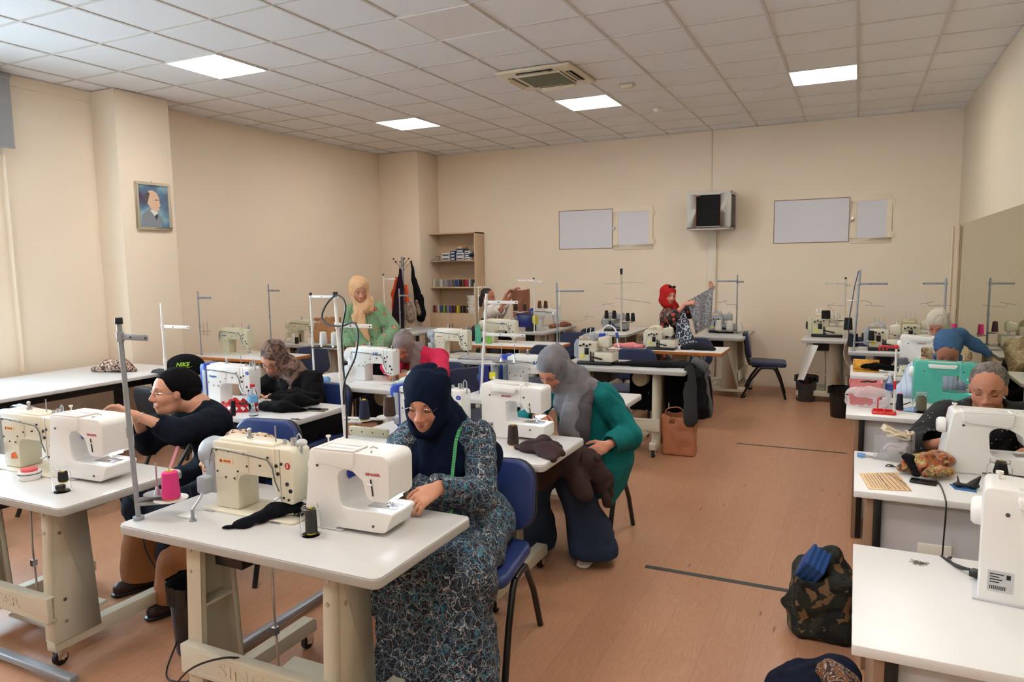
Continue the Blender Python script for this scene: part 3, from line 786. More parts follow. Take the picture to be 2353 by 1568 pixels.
    if word:
        if wstyle == 'badge':
            b = G().bx(-.15,-.078,-.0605,-.0585,.19,.209).o('maker_badge', M_badge, a)
            text(word, .0115, M_orgtxt, b, (-.108,-.0607,.1995), bold=.0004)
            G().cyl((-.141,-.0605,.1995),(-.141,-.0612,.1995),.0065,n=14).o('badge_emblem', M_red, b)
        else:
            text(word, .022 if word != 'JUKI' else .03, M_bluetxt, a, (-.12 if word != 'JUKI' else .05,-.0612 if word != 'JUKI' else -.0556,.2 if word != 'JUKI' else .235), name='maker_lettering', bold=.0012 if word == 'JUKI' else .0004)
    if badge == 'S':
        b = G().cyl((.19,-.0495,.21),(.19,-.0515,.21),.013,n=20).o('round_badge', M_red, h); text('S', .02, M_white, b, (.19,-.0518,.21), bold=.0006)
    elif badge == 'oval':
        b = G().prism(rrect(.03,.022,.0105), -.0515,-.0495,'xz').o('oval_badge', M_kblue, h, loc=(.192,0,.235)); text('C', .014, M_white, b, (0,-.0518,0))
    return t
TZ = ZT
industrial((-2.08,2.03,TZ), 'cream industrial sewing machine with red round badge on the front centre table', badge='S')
m1 = industrial((-3.53,2.05,TZ), 'cream industrial sewing machine at the left edge, half cut off by the frame', badge=None)
G().prism([(-.055,.05),(.0,.055),(-.02,.085),(-.05,.075)], -.0575, -.056, 'xz').o('orange_sticker', mat('orange_print', (226,104,34), .5), m1, loc=(-.07,0,.0))
industrial((-2.10,3.34,TZ), 'white and blue industrial sewing machine behind the head of the tape-measure woman', M_mwhite, 'box', word='Kingtex', wstyle='plain', badge='oval')
industrial((-3.90,3.60,TZ), 'white and blue industrial sewing machine behind the heart basket', M_mwhite, 'box', word='Kingtex', wstyle='plain', badge='oval')
industrial((-3.55,4.77,TZ), 'white industrial sewing machine the pink-jacketed woman is sewing on', M_mwhite, 'dome', M_mwhite, word='JUKI', wstyle='plain')
industrial((-2.10,4.72,TZ), 'white industrial sewing machine with deep blue motor box and yellow warning labels', M_mwhite, 'none2', word='JUKI', wstyle='plain')
industrial((-3.80,6.45,TZ), 'cream industrial sewing machine with grey dome on the grey table behind the pink jacket', M_cream)
industrial((-3.85,7.70,TZ), 'cream industrial sewing machine on the orange-edged table beside the green bottle', M_cream, 'dome', M_cream, word='JUKI', wstyle='plain')
industrial((-6.22,5.83,TZ), 'old cream sewing machine with grey hand wheel on the orange-edged table by the pillar', M_cream2, 'wheel', word='brother', wstyle='plain', name='flatbed_sewing_machine')
industrial((-6.26,6.98,TZ), 'cream industrial sewing machine at the left wall beside the paper bag', M_cream2, 'dome', M_cream2)
# ---------------------------------------------------------------- home sewing machines
def arc(cx, cz, r, a0, a1, n=6):
    return [(cx+r*math.cos(math.radians(a0+(a1-a0)*k/n)), cz+r*math.sin(math.radians(a0+(a1-a0)*k/n))) for k in range(n+1)]
def home(loc, label, rz=0, body=None, style=1, s=1.0, word='SINGER', wm=None, sticker=False, light=True):
    """seen from -y (its back): hand wheel left, needle right; origin on table at centre"""
    body = body or M_white
    t = thing('home_sewing_machine', label, 'sewing machine', loc, rz); t.scale = (s, s, s)
    if style == 1:   # flared body with hooked arm
        prof = [(-.19,.0),(-.05,.0),(-.05,.012),(.02,.012)]+arc(.14,.042,.03,-90,0,4)+arc(.175,.075,.012,0,90,3)+[(.02,.088)]+arc(-.0,.118,.03,270,180,5)+[(-.035,.19)]+arc(.0,.195,.035,180,90,5)+[(.03,.225),(.07,.195),(.085,.14),(.1,.125),(.165,.125),(.178,.14),(.18,.26)]+arc(.15,.262,.03,0,90,4)+[(-.12,.298)]+arc(-.135,.278,.02,90,180,3)+[(-.165,.2),(-.178,.1)]
        base_y = (-.075, .085)
    else:            # boxy body with rectangular throat
        prof = [(-.175,.0),(.02,.0),(.02,.014),(.195,.014),(.2,.03),(.2,.085),(.03,.088),(-.02,.092),(-.025,.2),(.0,.208),(.06,.206),(.095,.16),(.105,.152),(.175,.15),(.185,.165),(.185,.265)]+arc(.165,.268,.02,0,90,3)+[(-.15,.3)]+arc(-.155,.28,.02,90,180,3)
        base_y = (-.07, .075)
    b = G().prism(prof, base_y[0], base_y[1], 'xz').o('body', body, t, .012 if style == 1 else .008, 4, sharp=50)
    G().prism([(-.185,0),(-.02,0),(-.02,.006),(-.185,.006)], base_y[0]-.006, base_y[1]+.006, 'xz').o('foot_base', M_melg, t, .002)
    # throat light strip, needle plate
    G().bx(.06,.17,-.03,.03,.0885,.0905).o('needle_plate', M_steel, b)
    G().cyl((.135,0,.095),(.135,0,.13),.004).cyl((.122,.008,.095),(.122,.008,.13),.003).box((.132,0,.094),(.018,.03,.006)).bx(.11,.122,-.01,.01,.105,.125).cyl((.135,-.01,.11),(.155,-.015,.108),.004).o('presser_foot', M_chrome, t, .0008)
    if light: G().bx(.135,.17,-.03,.03,.1215,.1245).o('work_lamp', mat('work_lamp', (255,255,255), emit=((.8,.9,1), 14)), t)
    # hand wheel
    G().lathe([(.0,0),(.034,0),(.038,.006),(.037,.02),(.03,.028),(.0,.03)], (-.172 if style == 1 else -.17,0,.215), 28, (-1,0,0)).o('hand_wheel', body if style != 3 else M_white, t)
    # carrying handle
    wh = M_white
    zt = .3
    if style == 1:
        hd = G().prism([(-.125,.2955),(-.122,.258),(-.105,.246),(.015,.232),(.035,.24),(.04,.262),(.042,.2955)], -.084, -.07, 'xz').o('carry_handle', wh, t, .004, 3)
        G().bx(-.125,.042,-.083,-.068,.295,.3035).bx(-.125,-.11,-.07,.01,.295,.3035).bx(.03,.042,-.07,.01,.295,.3035).bx(-.125,.042,.0,.012,.295,.3035).o('handle_rim', wh, hd, .003, 3)
    else:
        hd = G().prism([(-.1,.272),(-.095,.258),(.04,.256),(.048,.27),(.05,.282),(-.1,.285)], -.092, -.078, 'xz').bx(-.1,-.088,-.085,-.02,.268,.284).bx(.038,.05,-.085,-.02,.266,.282).o('carry_handle', wh, t, .004, 3)
    G().bx(-.1,.045,-.06,-.035,.284,.2995).o('recess_shade', mat('soft_shadow_grey', (206,203,200), .5), t, .003)  # solid grey block, shade of the uncarved handle hollow painted as colour
    G().cyl((-.14,.02,.29),(-.14,.02,.315),.003).cyl((-.14,.02,.315),(-.14,.02,.322),.009).o('spool_pin', M_white2, t)
    G().tube([(.085,-.03,.293),(.095,-.05,.298),(.1,-.06,.285)], .0022).tube([(.06,.0,.296),(.075,-.01,.304),(.09,0,.296)], .0025).o('thread_guide', M_steel, t)
    for x, z in ((-.12,.235),(.11,.035)) if style == 1 else ((-.12,.235),(.085,.235),(.12,.06)): G().cyl((x,base_y[0]-.001,z),(x,base_y[0]-.004,z),.005,n=12).o('screw', mat('screw_grey', (90,92,94), .3, .6), b)
    sl = .11 if style == 1 else .12
    G().box((sl,base_y[0]-.0015,.175),(.004,.004,.06),Matrix.Rotation(-.12,3,'Y')).o('thread_slot', M_black, b); G().box((sl-.008,base_y[0]-.005,.186),(.022,.007,.008),Matrix.Rotation(.1,3,'Y')).o('thread_lever', M_white2, b, .003)
    text(word, .0135, wm or M_redtxt, b, (.115 if style == 1 else -.02, base_y[0]-.0012, .235 if style != 1 else .222), name='maker_lettering', bold=.0002, sx=1.35)
    if style != 1: G().bx(.065,.067,base_y[0]-.0006,base_y[1]+.0006,.16,.295).o('cover_seam', mat('soft_shadow_grey'), b)
    if style == 1:
        G().prism(arc(.02,.21,.05,215,120,6)+arc(.02,.21,.056,120,215,6), -.02, .086, 'xz').o('throat_trim', M_kblue, t)
    if sticker:
        p = G().bx(-.155,-.1,base_y[0]-.0012,base_y[0],.03,.085).o('rating_label', mat('label_grey', (196,196,198), .5), b)
        g = G()
        for k, (a, c) in enumerate(((.075,.03),(.068,.02),(.061,.026),(.054,.02))): g.bx(-.15,-.15+c,base_y[0]-.0018,base_y[0]-.001,a,a+.0025)
        for k in range(9): g.bx(-.15+k*.004,-.148+k*.004,base_y[0]-.0018,base_y[0]-.001,.036,.046)
        g.bx(-.115,-.106,base_y[0]-.0018,base_y[0]-.001,.066,.078)
        g.o('label_print', M_black, p)
    return t
home((-1.62,2.05,TZ), 'white home sewing machine with hooked arm in front of the tape-measure woman', rz=math.radians(3))
home((-3.15,2.06,TZ), 'white home sewing machine on the front left table beside the round tin', rz=math.radians(3))
home((-1.67,3.50,TZ), 'boxy white home sewing machine the teal-shirted woman sits at, barcode label on its back', style=2, sticker=True, s=1.0)
h_ = home((.58,3.70,TZ), 'large white home sewing machine hiding the chin of the grey-haired woman', word='', rz=math.radians(2)); h_.scale = (1.15,1.0,.92)
h_ = home((.545,5.35,TZ), 'turquoise home sewing machine with white handle', body=mat('turquoise_plastic', (84,182,166), .3), style=3, sticker=True, wm=mat('lettering_pale', (150,205,196), .4), s=1.05); h_.scale = (1.06,1,.93)
home((.53,6.85,TZ), 'white home sewing machine on the farthest desk beside the mug', style=2, sticker=True)
home((.53,2.32,TZ), 'white home sewing machine at the lower right corner, cut off by the frame', style=2, sticker=True, word='', rz=math.radians(-8), s=1.08)
# ---------------------------------------------------------------- thread stands
M_disc = mat('pale_disc', (222,222,218), .35)
def flatbar(g, a, b, w=.022, t=.006):
    a = Vector(a); b = Vector(b); d = b-a; L = d.length; x = d.normalized(); y = Vector((0,0,1)).cross(x).normalized(); z = x.cross(y)
    R = Matrix((x,y,z)).transposed(); g.box((a+b)/2, (L, t, w), R)
def stand(loc, top, label, arms=(), m=None, r=.011, discs=(), rods=(), cap=True, lean=(0,0), name='thread_stand', dm=None):
    """loc: foot; top: pole height; arms (z,(dx,dy)); discs (z,(dx,dy),radius); rods: polylines"""
    m = m or M_pole; r *= .78; t = thing(name, label, 'thread stand', loc)
    P = lambda z: Vector((lean[0]*z/top, lean[1]*z/top, z))
    G().cyl((0,0,0), P(top), r, n=14).cyl((0,0,0),(0,0,.012),r*2.2,n=16).cyl(P(top*.42),P(top*.42+.04),r*1.35,n=14).o('pole', m, t)
    if cap: G().cyl(P(top-.012), P(top+.012), r*1.5, n=14).o('pole_cap', M_black, t, .002)
    for z, (dx, dy) in arms:
        g = G(); p = P(z); flatbar(g, p, p+Vector((dx,dy,0))); g.cyl(p-Vector((0,0,.018)), p+Vector((0,0,.018)), r*1.5, n=12)
        a = g.o('guide_arm', m, t, .002)
        q = G()
        for k in (.4, .95): c = p+Vector((dx,dy,0))*k; q.cyl(c+Vector((0,-.006,0)), c+Vector((0,.006,0)), .004, n=8)
        q.o('thread_eye', M_black, a)
    for z, (dx, dy), rr, *dmm in discs:
        p = P(z); c = p+Vector((dx,dy,0)); g = G(); flatbar(g, p, c, .012, .02)
        b = g.o('spool_bracket', m, t, .002)
        G().lathe([(.0,0),(rr*.4,0),(rr,.006),(rr,.009),(rr*.4,.004),(0,.004)], c+Vector((0,0,.006)), 28).o('spool_disc', dmm[0] if dmm else dm or M_disc, b)
        G().cyl(c+Vector((0,0,.01)), c+Vector((0,0,.135)), .003, n=8).lathe([(.014,0),(.005,.03),(0,.03)], c+Vector((0,0,.01)), 12).o('spool_pin', M_steel, b)
    for pts in rods: G().tube(pts, .0035, 6).o('guide_rod', M_steel, t)
    return t
def cone(loc, c, label, h=.12, r0=.03, r1=.021, group=None, core=(222,190,60), name='thread_cone'):
    key = 'thread_%d_%d_%d' % c
    m = mat(key, rough=.8, f=lambda n: (n.color(n.ramp(n.noise(3, 1), [(.3, tuple(x*.85 for x in lin(c))), (.7, lin(c))])), n.bump(n.noise(90, 2, v=n.map((.2,.2,4))), .35, .003)))
    t = thing(name, label, 'thread', loc, group=group)
    G().lathe([(0,.006),(r0*.92,.006),(r0,.012),(r1*1.02,h*.93),(r1*.8,h*.96),(0,h*.96)], n=22).o('thread', m, t)
    G().lathe([(0,0),(r0*.8,0),(r0*.8,.006),(r1*.45,.008),(r1*.45,h),(r1*.3,h),(0,h-.004)], n=16).o('core', mat('core_%d_%d_%d' % core, core, .5), t)
    return t
Z = ZT
# front centre table
stand((-2.44,1.76,Z), .76, 'grey metal thread stand at the left corner of the front centre table', [(.70,(.15,.0))], M_pole, .012, [(.075,(.04,.06),.05,M_grey),(.06,(.10,.07),.062)], lean=(-.03,0), cap=True)
cone((-2.34,1.83,Z+.07), (226,60,134), 'bright pink thread cone on the stand at the front centre table', .115, .034, .028)
stand((-4.24,3.34,Z), .72, 'white thread stand at the left end of the table with the heart basket', [(.56,(.26,0))], M_wpole, .011, cap=False)
stand((-6.47,5.56,Z), .70, 'thin grey thread stand with two empty pins beside the pillar', [(.63,(.2,.0))], M_pole, .009, rods=[[(0,0,.26),(.17,.0,.27)],[(.055,0,.24),(.055,0,.37)],[(.115,0,.24),(.115,0,.37)],[(0,0,.235),(.13,0,.225)]], cap=False)
stand((-6.60,6.74,Z), .74, 'grey thread stand beside the cream machine at the left wall', [(.66,(.18,.0))], M_pole, .010, cap=False)
stand((-5.98,8.3,Z), .82, 'thin white thread stand behind the standing woman, before the left wall', [(.76,(.2,0))], M_wpole, .009)
stand((-4.12,4.68,Z), .72, 'white thread stand with two white cones, left of the pink-jacketed woman', [(.70,(.30,.0))], M_wpole, .011, [(.27,(.10,.0),.07),(.27,(.22,.0),.07)], dm=M_black)
cone((-4.02,4.70,Z+.288), (232,230,226), 'white thread cone, left of two on the stand before the floral blouse', .12, .033, .026)
cone((-3.90,4.70,Z+.288), (232,230,226), 'white thread cone, right of two on the stand before the floral blouse', .12, .033, .026)
stand((-2.51,3.08,Z), .80, 'tall white thread stand with black cap on the table behind the tape-measure woman', [(.63,(.23,.0))], M_wpole, .0125, [(.10,(.10,.02),.06),(.12,(.25,.06),.06)], lean=(-.03,0))
cone((-2.39,3.10,Z+.115), (34,38,66), 'navy thread cone with yellow core on the tall white stand', .115, .03, .022)
cone((-2.25,3.14,Z+.135), (66,46,38), 'dark brown thread cone on the tall white stand', .115, .032, .026, core=(210,210,210))
stand((-5.86,8.5,Z), .62, 'grey thread stand holding two white discs in front of the coat rack', [(.52,(.2,.0))], M_pole, .012, [(.03,(.08,0),.05),(.03,(.17,.0),.05)], cap=False)
stand((-4.16,7.62,Z), .72, 'thin cream thread stand beside the green bottle', [(.67,(.26,.05))], M_leg, .008, rods=[[(.05,0,.0),(.05,0,.66),(.04,0,.72),(0,0,.72)]], cap=False)
stand((-2.42,4.50,Z), .74, 'white thread stand with cross bar beside the deep blue motor box', [(.68,(.25,.0)),(.45,(.32,0))], M_wpole, .012, [(.24,(.12,.06),.07),(.24,(.23,.05),.07)], lean=(.06,0), cap=False, dm=M_grey)
stand((-4.0,9.03,Z), .74, 'white thread stand with brown cones in front of the woman in white', [(.71,(-.26,.0)),(.69,(.1,.05))], M_wpole, .010, [(.27,(-.28,0),.05),(.27,(-.14,0),.05),(.31,(.06,.06),.05),(.31,(.15,.06),.05)])
for x, y, z, c, l in ((-4.28,9.03,.285,(58,40,34),'leftmost'),(-4.14,9.03,.285,(70,46,38),'second from left'),(-3.94,9.09,.325,(104,54,40),'third from left'),(-3.85,9.09,.325,(84,46,38),'rightmost')):
    cone((x,y,Z+z), c, '%s of four brown thread cones on the white stand at the back' % l, .11, .03, .022)
stand((-3.16,7.80,Z), .72, 'grey double-pole thread stand with a long lower rod behind the grey headscarf', [(.62,(.32,.05))], M_pole, .011, rods=[[(.03,0,0),(.03,0,.64)],[(.0,0,.28),(.3,0,.27),(.36,0,.30),(.38,0,.34)],[(.33,0,.33),(.46,0,.33)],[(.38,0,.30),(.38,0,.40)]], cap=False)
G().box((-3.19,7.77,Z+.36),(.035,.03,.035)).o('power_adapter', M_white2, None, .006); tag(bpy.data.objects['power_adapter'], 'small white adapter clipped to the grey double-pole thread stand', 'adapter')
stand((-2.86,9.38,Z), .80, 'cream thread stand with black grip on top, black cones around it', [(.66,(-.23,.0)),(.68,(.32,-.06))], M_leg, .016, [(.16,(-.21,0),.05),(.16,(-.1,.0),.05),(.13,(.09,0),.05),(.13,(.16,.0),.05)], rods=[[(-.1,0,.46),(.4,0,.40),(.4,0,.38)],[(-.28,0,.37),(-.1,0,.39)],[(-.17,0,.38),(-.17,0,.35),(0,0,.34)]], cap=False)
tag(G().cyl((-2.86,9.38,Z+.78),(-2.86,9.38,Z+.86),.016,.02,n=12).o('black_grip', M_black, None, .004), 'black plastic grip on top of the cream thread stand', 'grip')
for dx, z, l in ((-.21,.175,'leftmost'),(-.1,.175,'second from left'),(.09,.145,'third from left'),(.16,.145,'rightmost')):
    cone((-2.86+dx,9.38,Z+z), (24,24,28), '%s of four black cones on the stand with a black grip' % l, .12, .031, .022)
stand((-1.38,9.60,Z), .76, 'grey thread stand beside the cabinet column, white cones at its foot', [(.68,(-.25,.0)),(.67,(.08,0))], M_pole, .011, [(.03,(-.22,-.05),.05),(.03,(-.08,-.05),.05),(.02,(.06,-.05),.045)], rods=[[(.02,0,.37),(-.13,0,.38),(-.16,0,.42)],[(-.24,0,.40),(-.12,0,.43)]], cap=False)
for x, l in ((-1.60,'leftmost white cone'),(-1.46,'middle white cone'),(-1.32,'small rightmost white cone')):
    cone((x,9.55,Z+.045 if x != -1.32 else Z+.035), (236,234,228), l+' on the overlock table under the network cabinet', .13 if x != -1.32 else .10, .042 if x != -1.32 else .028, .038 if x != -1.32 else .022)
stand((-.11,9.25,Z), .72, 'cream thread stand at the back right overlock table', [(.66,(-.22,.0)),(.64,(.05,0))], M_leg, .010, [(.22,(-.2,.0),.06),(.22,(-.08,0),.05)], rods=[[(0,0,.40),(-.18,0,.40),(-.1,0,.43)],[(-.1,0,.22),(-.12,0,.34),(-.19,0,.40)]])
cone((-.31,9.25,Z+.235), (24,24,28), 'fat black thread cone on the back right overlock machine', .11, .05, .046)
stand((-.0,8.10,Z), .83, 'leaning grey thread stand with a blue cord at the end of the white-topped table', [(.69,(.26,.0))], M_pole, .013, [(.09,(.16,.05),.05),(.17,(-.05,.3),.06)], lean=(.035,.03), rods=[[(-.07,0,.52),(.1,0,.52),(.14,0,.50),(.15,0,.47)],[(.09,0,.475),(.27,0,.465)]], cap=False)
cone((.16,8.15,Z+.105), (26,26,32), 'black thread cone on the white-topped table in front of the overlock machine', .11, .03, .024)
cone((-.06,8.42,Z+.185), (24,24,30), 'upper black cone behind the leaning thread stand', .14, .045, .036)
cone((-.01,8.30,Z+.02), (24,24,30), 'lower fat black cone behind the leaning thread stand', .15, .055, .046)
stand((.89,9.15,Z), .72, 'grey thread stand in the back right corner beside the mirror', [(.66,(-.22,.0))], M_pole, .013, [(.13,(-.05,-.1),.05),(.1,(.1,-.1),.05)], rods=[[(.06,0,.42),(-.15,0,.41),(-.17,0,.44)],[(-.24,0,.43),(-.1,0,.46)]], cap=False)
cone((.84,9.05,Z+.145), (74,52,60), 'plum thread cone on the corner stand beside the mirror', .12, .032, .022)
cone((.97,9.0,Z+.115), (226,60,134), 'pink thread cone on the corner table, seen in the mirror', .12, .03, .024)
# blue cord on the leaning stand
tag(G().tube([(.02,8.12,1.60),(-.01,8.11,1.45),(-.04,8.12,1.2),(-.06,8.15,1.02),(-.04,8.2,.9)], .005).o('draped_cable', mat('blue_cord', (60,84,110), .5)), 'dark blue cord hanging down the leaning thread stand', 'cord')
# thick black cable looped over the white stand
pts = [(-2.42,2.98,.80),(-2.43,3.0,1.0),(-2.46,3.02,1.35),(-2.44,3.04,1.52),(-2.50,3.05,1.575),(-2.58,3.06,1.53),(-2.62,3.06,1.46),(-2.58,3.05,1.42),(-2.48,3.04,1.41),(-2.38,3.03,1.43),(-2.35,3.02,1.37),(-2.36,3.0,1.25),(-2.42,2.98,1.12),(-2.43,2.98,1.0)]
tag(G().tube(smooth(pts), .005, 8).o('black_cable', M_black), 'thick black cable looped over the tall white thread stand', 'cable')
# ---------------------------------------------------------------- overlock machines
def overlock(loc, label, rz=0, body=M_cream, top=M_mgrey, word='SINGER', s=1.0, lamp=False, white=False):
    t = thing('overlock_machine', label, 'overlock machine', loc, rz); t.scale = (s, s, s)
    G().bx(-.16,.16,-.11,.11,0,.03).o('base_plate', M_blkm, t, .006)
    G().prism([(-.15,.03),(-.02,.03),(-.02,.10),(.02,.12),(.02,.20),(-.03,.22),(-.15,.215)], -.09, .09, 'xz').o('body', body, t, .01, 3)
    G().prism([(-.15,.20),(.0,.2),(.0,.225),(-.02,.26),(-.06,.275),(-.11,.265),(-.145,.24)], -.085,.085,'xz').o('top_cover', top, t, .014, 3)
    G().prism([(-.20,.06),(-.15,.04),(-.15,.23),(-.18,.22),(-.2,.18)], -.07,.07,'xz').o('side_cover', top, t, .012, 3)
    G().bx(.0,.17,-.10,.09,.03,.115).o('cloth_plate', body, t, .008)
    G().bx(.02,.165,-.09,.08,.115,.12).o('plate_insert', M_steel, t, .001)
    G().prism([(.02,.16),(.12,.15),(.13,.17),(.13,.24),(.1,.26),(.02,.24)], -.05,.03,'xz').o('head_arm', body, t, .012, 3)
    G().cyl((.09,-.03,.12),(.09,-.03,.155),.005).cyl((.105,-.03,.12),(.105,-.03,.165),.004).cyl((.09,-.01,.24),(.09,-.01,.28),.008).box((.095,-.035,.123),(.04,.02,.006)).o('presser_foot', M_steel, t, .0008)
    g = G()
    for k in range(4): g.cyl((-.125+k*.03,-.092,.17+.012*(k%2)),(-.125+k*.03,-.112,.17+.012*(k%2)),.009,n=12)
    g.o('tension_knob', M_black, t)
    G().bx(-.09,-.05,-.096,-.09,.09,.15).box((-.03,-.1,.07),(.012,.012,.1)).box((.02,-.105,.065),(.12,.01,.014),Matrix.Rotation(.2,3,'Y')).o('looper_guard', M_blkm, t, .002)
    G().prism([(-.13,.06),(-.09,.06),(-.11,.1)], -.0925,-.0905,'xz').o('warning_label', mat('warning_yellow', (226,214,40), .4), t)
    b = G().bx(-.14,-.04,-.0875,-.0855,.232,.25).o('maker_badge', M_badge, t)
    if word: text(word, .013, M_orgtxt, b, (-.085,-.0885,.241), bold=.0003)
    g = G(); g.lathe([(0,0),(.04,0),(.045,.006),(.045,.016),(.03,.022),(0,.022)], (-.2,0,.12), 22, (-1,0,0)); g.o('hand_wheel', M_blkm, t)
    g = G()
    for x in (-.11,-.07,-.03): g.tube([(x,.02,.26),(x,.02,.31),(x+.008,.02,.315)], .002)
    g.o('thread_guides', M_steel, t)
    if lamp:
        G().tube(smooth([(.06,.0,.24),(.05,.0,.30),(.09,.0,.345),(.15,.0,.33),(.18,.0,.27),(.185,0,.2),(.2,0,.15)]), .007, 8).o('lamp_neck', M_white, t)
        G().cyl((.175,0,.285),(.19,0,.235),.013,n=14).o('lamp_head', M_kblue, t, .002); G().bx(.02,.07,-.03,.03,.245,.275).o('lamp_switch', M_kblue, t, .004)
    return t
overlock((-2.17,6.36,Z), 'grey and cream overlock machine with white gooseneck lamp, yellow warning triangle', lamp=True, s=1.05)
overlock((-1.88,7.66,Z), 'pale cream overlock machine on the orange-edged table beside pink cloth', top=M_cream, word='', s=.95)
overlock((-2.98,9.55,Z), 'grey overlock machine at the back wall under black cones', body=M_mgrey, word='', s=.95, rz=0)
overlock((-1.58,9.72,Z), 'grey overlock machine behind the white cones under the network cabinet', body=M_mgrey, word='')
overlock((-.30,9.55,Z), 'old cream overlock machine under the fat black cone at the back right', body=M_cream2, top=M_cream2, word='', s=1.1)
overlock((.30,8.30,Z), 'grey and cream overlock machine on the white-topped table before the mirror', s=1.05)
overlock((.63,8.98,Z), 'old beige overlock machine in the back right corner', body=M_cream2, top=mat('beige_metal', (176,164,134), .4), word='', s=1.05)
# ---------------------------------------------------------------- jars, bottles, tins
M_jar = mat('jar_glass', (255,255,255), .02, trans=1, ior=1.12)
def jar(loc, label, r=.036, h=.11, inner=None):
    t = thing('glass_jar', label, 'jar', loc)
    G().lathe([(0,0),(r*.9,0),(r,.008),(r,h*.72),(r*.8,h*.84),(r*.8,h),(r*.76,h),(r*.76,h*.85),(r*.94,h*.71),(r*.94,.012),(r*.85,.006),(0,.006)], n=30).o('glass', M_jar, t)
    G().lathe([(r*.82,h*.9),(r*.85,h*.91),(r*.85,h*.93),(r*.82,h*.94)], n=30).o('rim_thread', M_jar, t)
    return t
jar((-1.72,1.90,Z), 'glass jar with a dark thread spool in front of the hooked white machine')
cone((-1.712,1.895,Z+.008), (52,54,52), 'dark grey thread spool with yellow ends inside the front jar', .095, .021, .019, core=(206,190,40))
jar((-3.06,1.86,Z), 'glass jar with black bobbins on the front left table')
cone((-3.055,1.865,Z+.04), (20,20,22), 'black thread spool inside the jar on the front left table', .05, .02, .018)
cone((-3.062,1.855,Z+.008), (24,24,22), 'flat black bobbin at the bottom of the jar, front left table', .022, .02, .019, core=(90,84,30))
jar((.56,3.46,Z), 'glass jar with black scraps beside the large white machine', .045, .115)
cone((.565,3.465,Z+.05), (22,22,22), 'black cone with olive core standing in the jar with black scraps', .06, .028, .018, core=(140,126,50))
for k, (a, b, c) in enumerate(((.545,3.44,.03),(.58,3.43,.02),(.56,3.48,.012))):
    tag(G().tube([(a,b,Z+c),(a+.012,b,Z+c+.012),(a+.02,b+.006,Z+c+.008)], .004, 6).o('black_scrap', M_caster), ('uppermost','middle','lowest')[k]+' black scrap inside the jar by the large white machine', 'scrap')
jar((.385,4.99,Z), 'glass jar with an olive thread cone in front of the turquoise machine', .045, .12)
cone((.387,4.992,Z+.008), (112,108,84), 'olive grey thread cone inside the jar before the turquoise machine', .095, .03, .027, core=(60,56,44))
cone((.27,5.0,Z), (28,26,40), 'navy thread cone with pink tip beside the red plastic tray', .11, .022, .016, core=(236,96,140))
cone((-1.60,3.32,Z), (56,44,40), 'large dark brown thread cone on the table of the teal shirt', .11, .031, .024, core=(214,150,60))
cone((-1.98,2.20,Z+.01), (236,234,226), 'white cone behind the arm of the cream machine, front centre table', .12, .034, .03, core=(214,190,90))
cone((-3.585,3.30,Z), (22,20,34), 'navy thread spool with red ends beside the red heart basket', .105, .016, .015, core=(206,30,44))
cone((-6.20,6.76,Z), (22,22,26), 'small black cone in front of the cream machine by the left wall', .09, .024, .022)
cone((-6.0,6.76,Z), (230,226,216), 'small white cone in front of the cream machine by the left wall', .09, .026, .022)
cone((-6.34,6.86,Z), (232,228,222), 'white cone right of the grey stand at the left wall', .12, .028, .022)
cone((-6.27,6.9,Z), (92,60,46), 'thin brown spool beside the white cone at the left wall', .11, .012, .011)
t = thing('round_tin', 'round white plastic tin with pink lid on the front left table', 'tin', (-3.39,1.92,Z))
G().lathe([(0,0),(.042,0),(.046,.006),(.046,.038),(.0,.038)], n=30).o('body', M_white, t)
G().lathe([(.0455,.026),(.0475,.026),(.0475,.03),(.0455,.03)], n=30).o('grey_band', mat('band_grey', (80,84,88), .5), t)
G().lathe([(0,.038),(.034,.038),(.034,.05),(.0,.052)], n=30).o('lid', mat('pink_plastic', (214,84,92), .3), t)
# water bottle, basket, phone on the second left table
M_pet = mat('pet_plastic', (235,245,250), .04, trans=1, ior=1.2)
def bottle(loc, label, cap=(210,40,50), s=1.0, lab=(110,170,214)):
    t = thing('water_bottle', label, 'bottle', loc); t.scale = (s,s,s)
    G().lathe([(0,0),(.028,0),(.031,.006),(.029,.02),(.031,.03),(.029,.045),(.031,.06),(.031,.13),(.026,.155),(.014,.175),(.013,.19),(0,.19)], n=24).o('bottle_body', M_pet, t)
    G().lathe([(.0315,.09),(.032,.09),(.032,.13),(.0315,.13)], n=24).o('bottle_label', mat('bottle_label_%d' % lab[0], lab, .5), t)
    G().lathe([(0,.188),(.0155,.188),(.0155,.206),(0,.207)], n=18).o('bottle_cap', mat('cap_%d' % cap[0], cap, .4), t)
bottle((-3.47,3.36,Z), 'small water bottle with red cap beside the red heart basket')
bottle((.225,5.22,Z), 'clear water bottle with blue label behind the red stand', (225,225,230), 1.0, (60,90,170))
t = thing('heart_basket', 'red oval basket with white hearts on the second left table', 'basket', (-3.70,3.44,Z))
M_rb = mat('red_felt', (188,32,38), .7)
ov = [(.11*math.cos(2*PI*k/32), .06*math.sin(2*PI*k/32)) for k in range(32)]
G().prism(ov, 0, .004, 'xy').o('bottom', M_rb, t)
g = G(); vs = []; n = 32
for z, s in ((0,1),(.055,1.12),(.055,1.08),(.0,.96)): vs += [(x*s, y*s, z) for x, y in ov]
fs = [(i+k*n, (i+1)%n+k*n, (i+1)%n+(k+1)*n, i+(k+1)*n) for k in range(3) for i in range(n)]
g.add(vs, fs); g.o('side', M_rb, t)
hp = [(0,-.014),(.016,.004),(.014,.012),(.007,.014),(0,.008),(-.007,.014),(-.014,.012),(-.016,.004)]
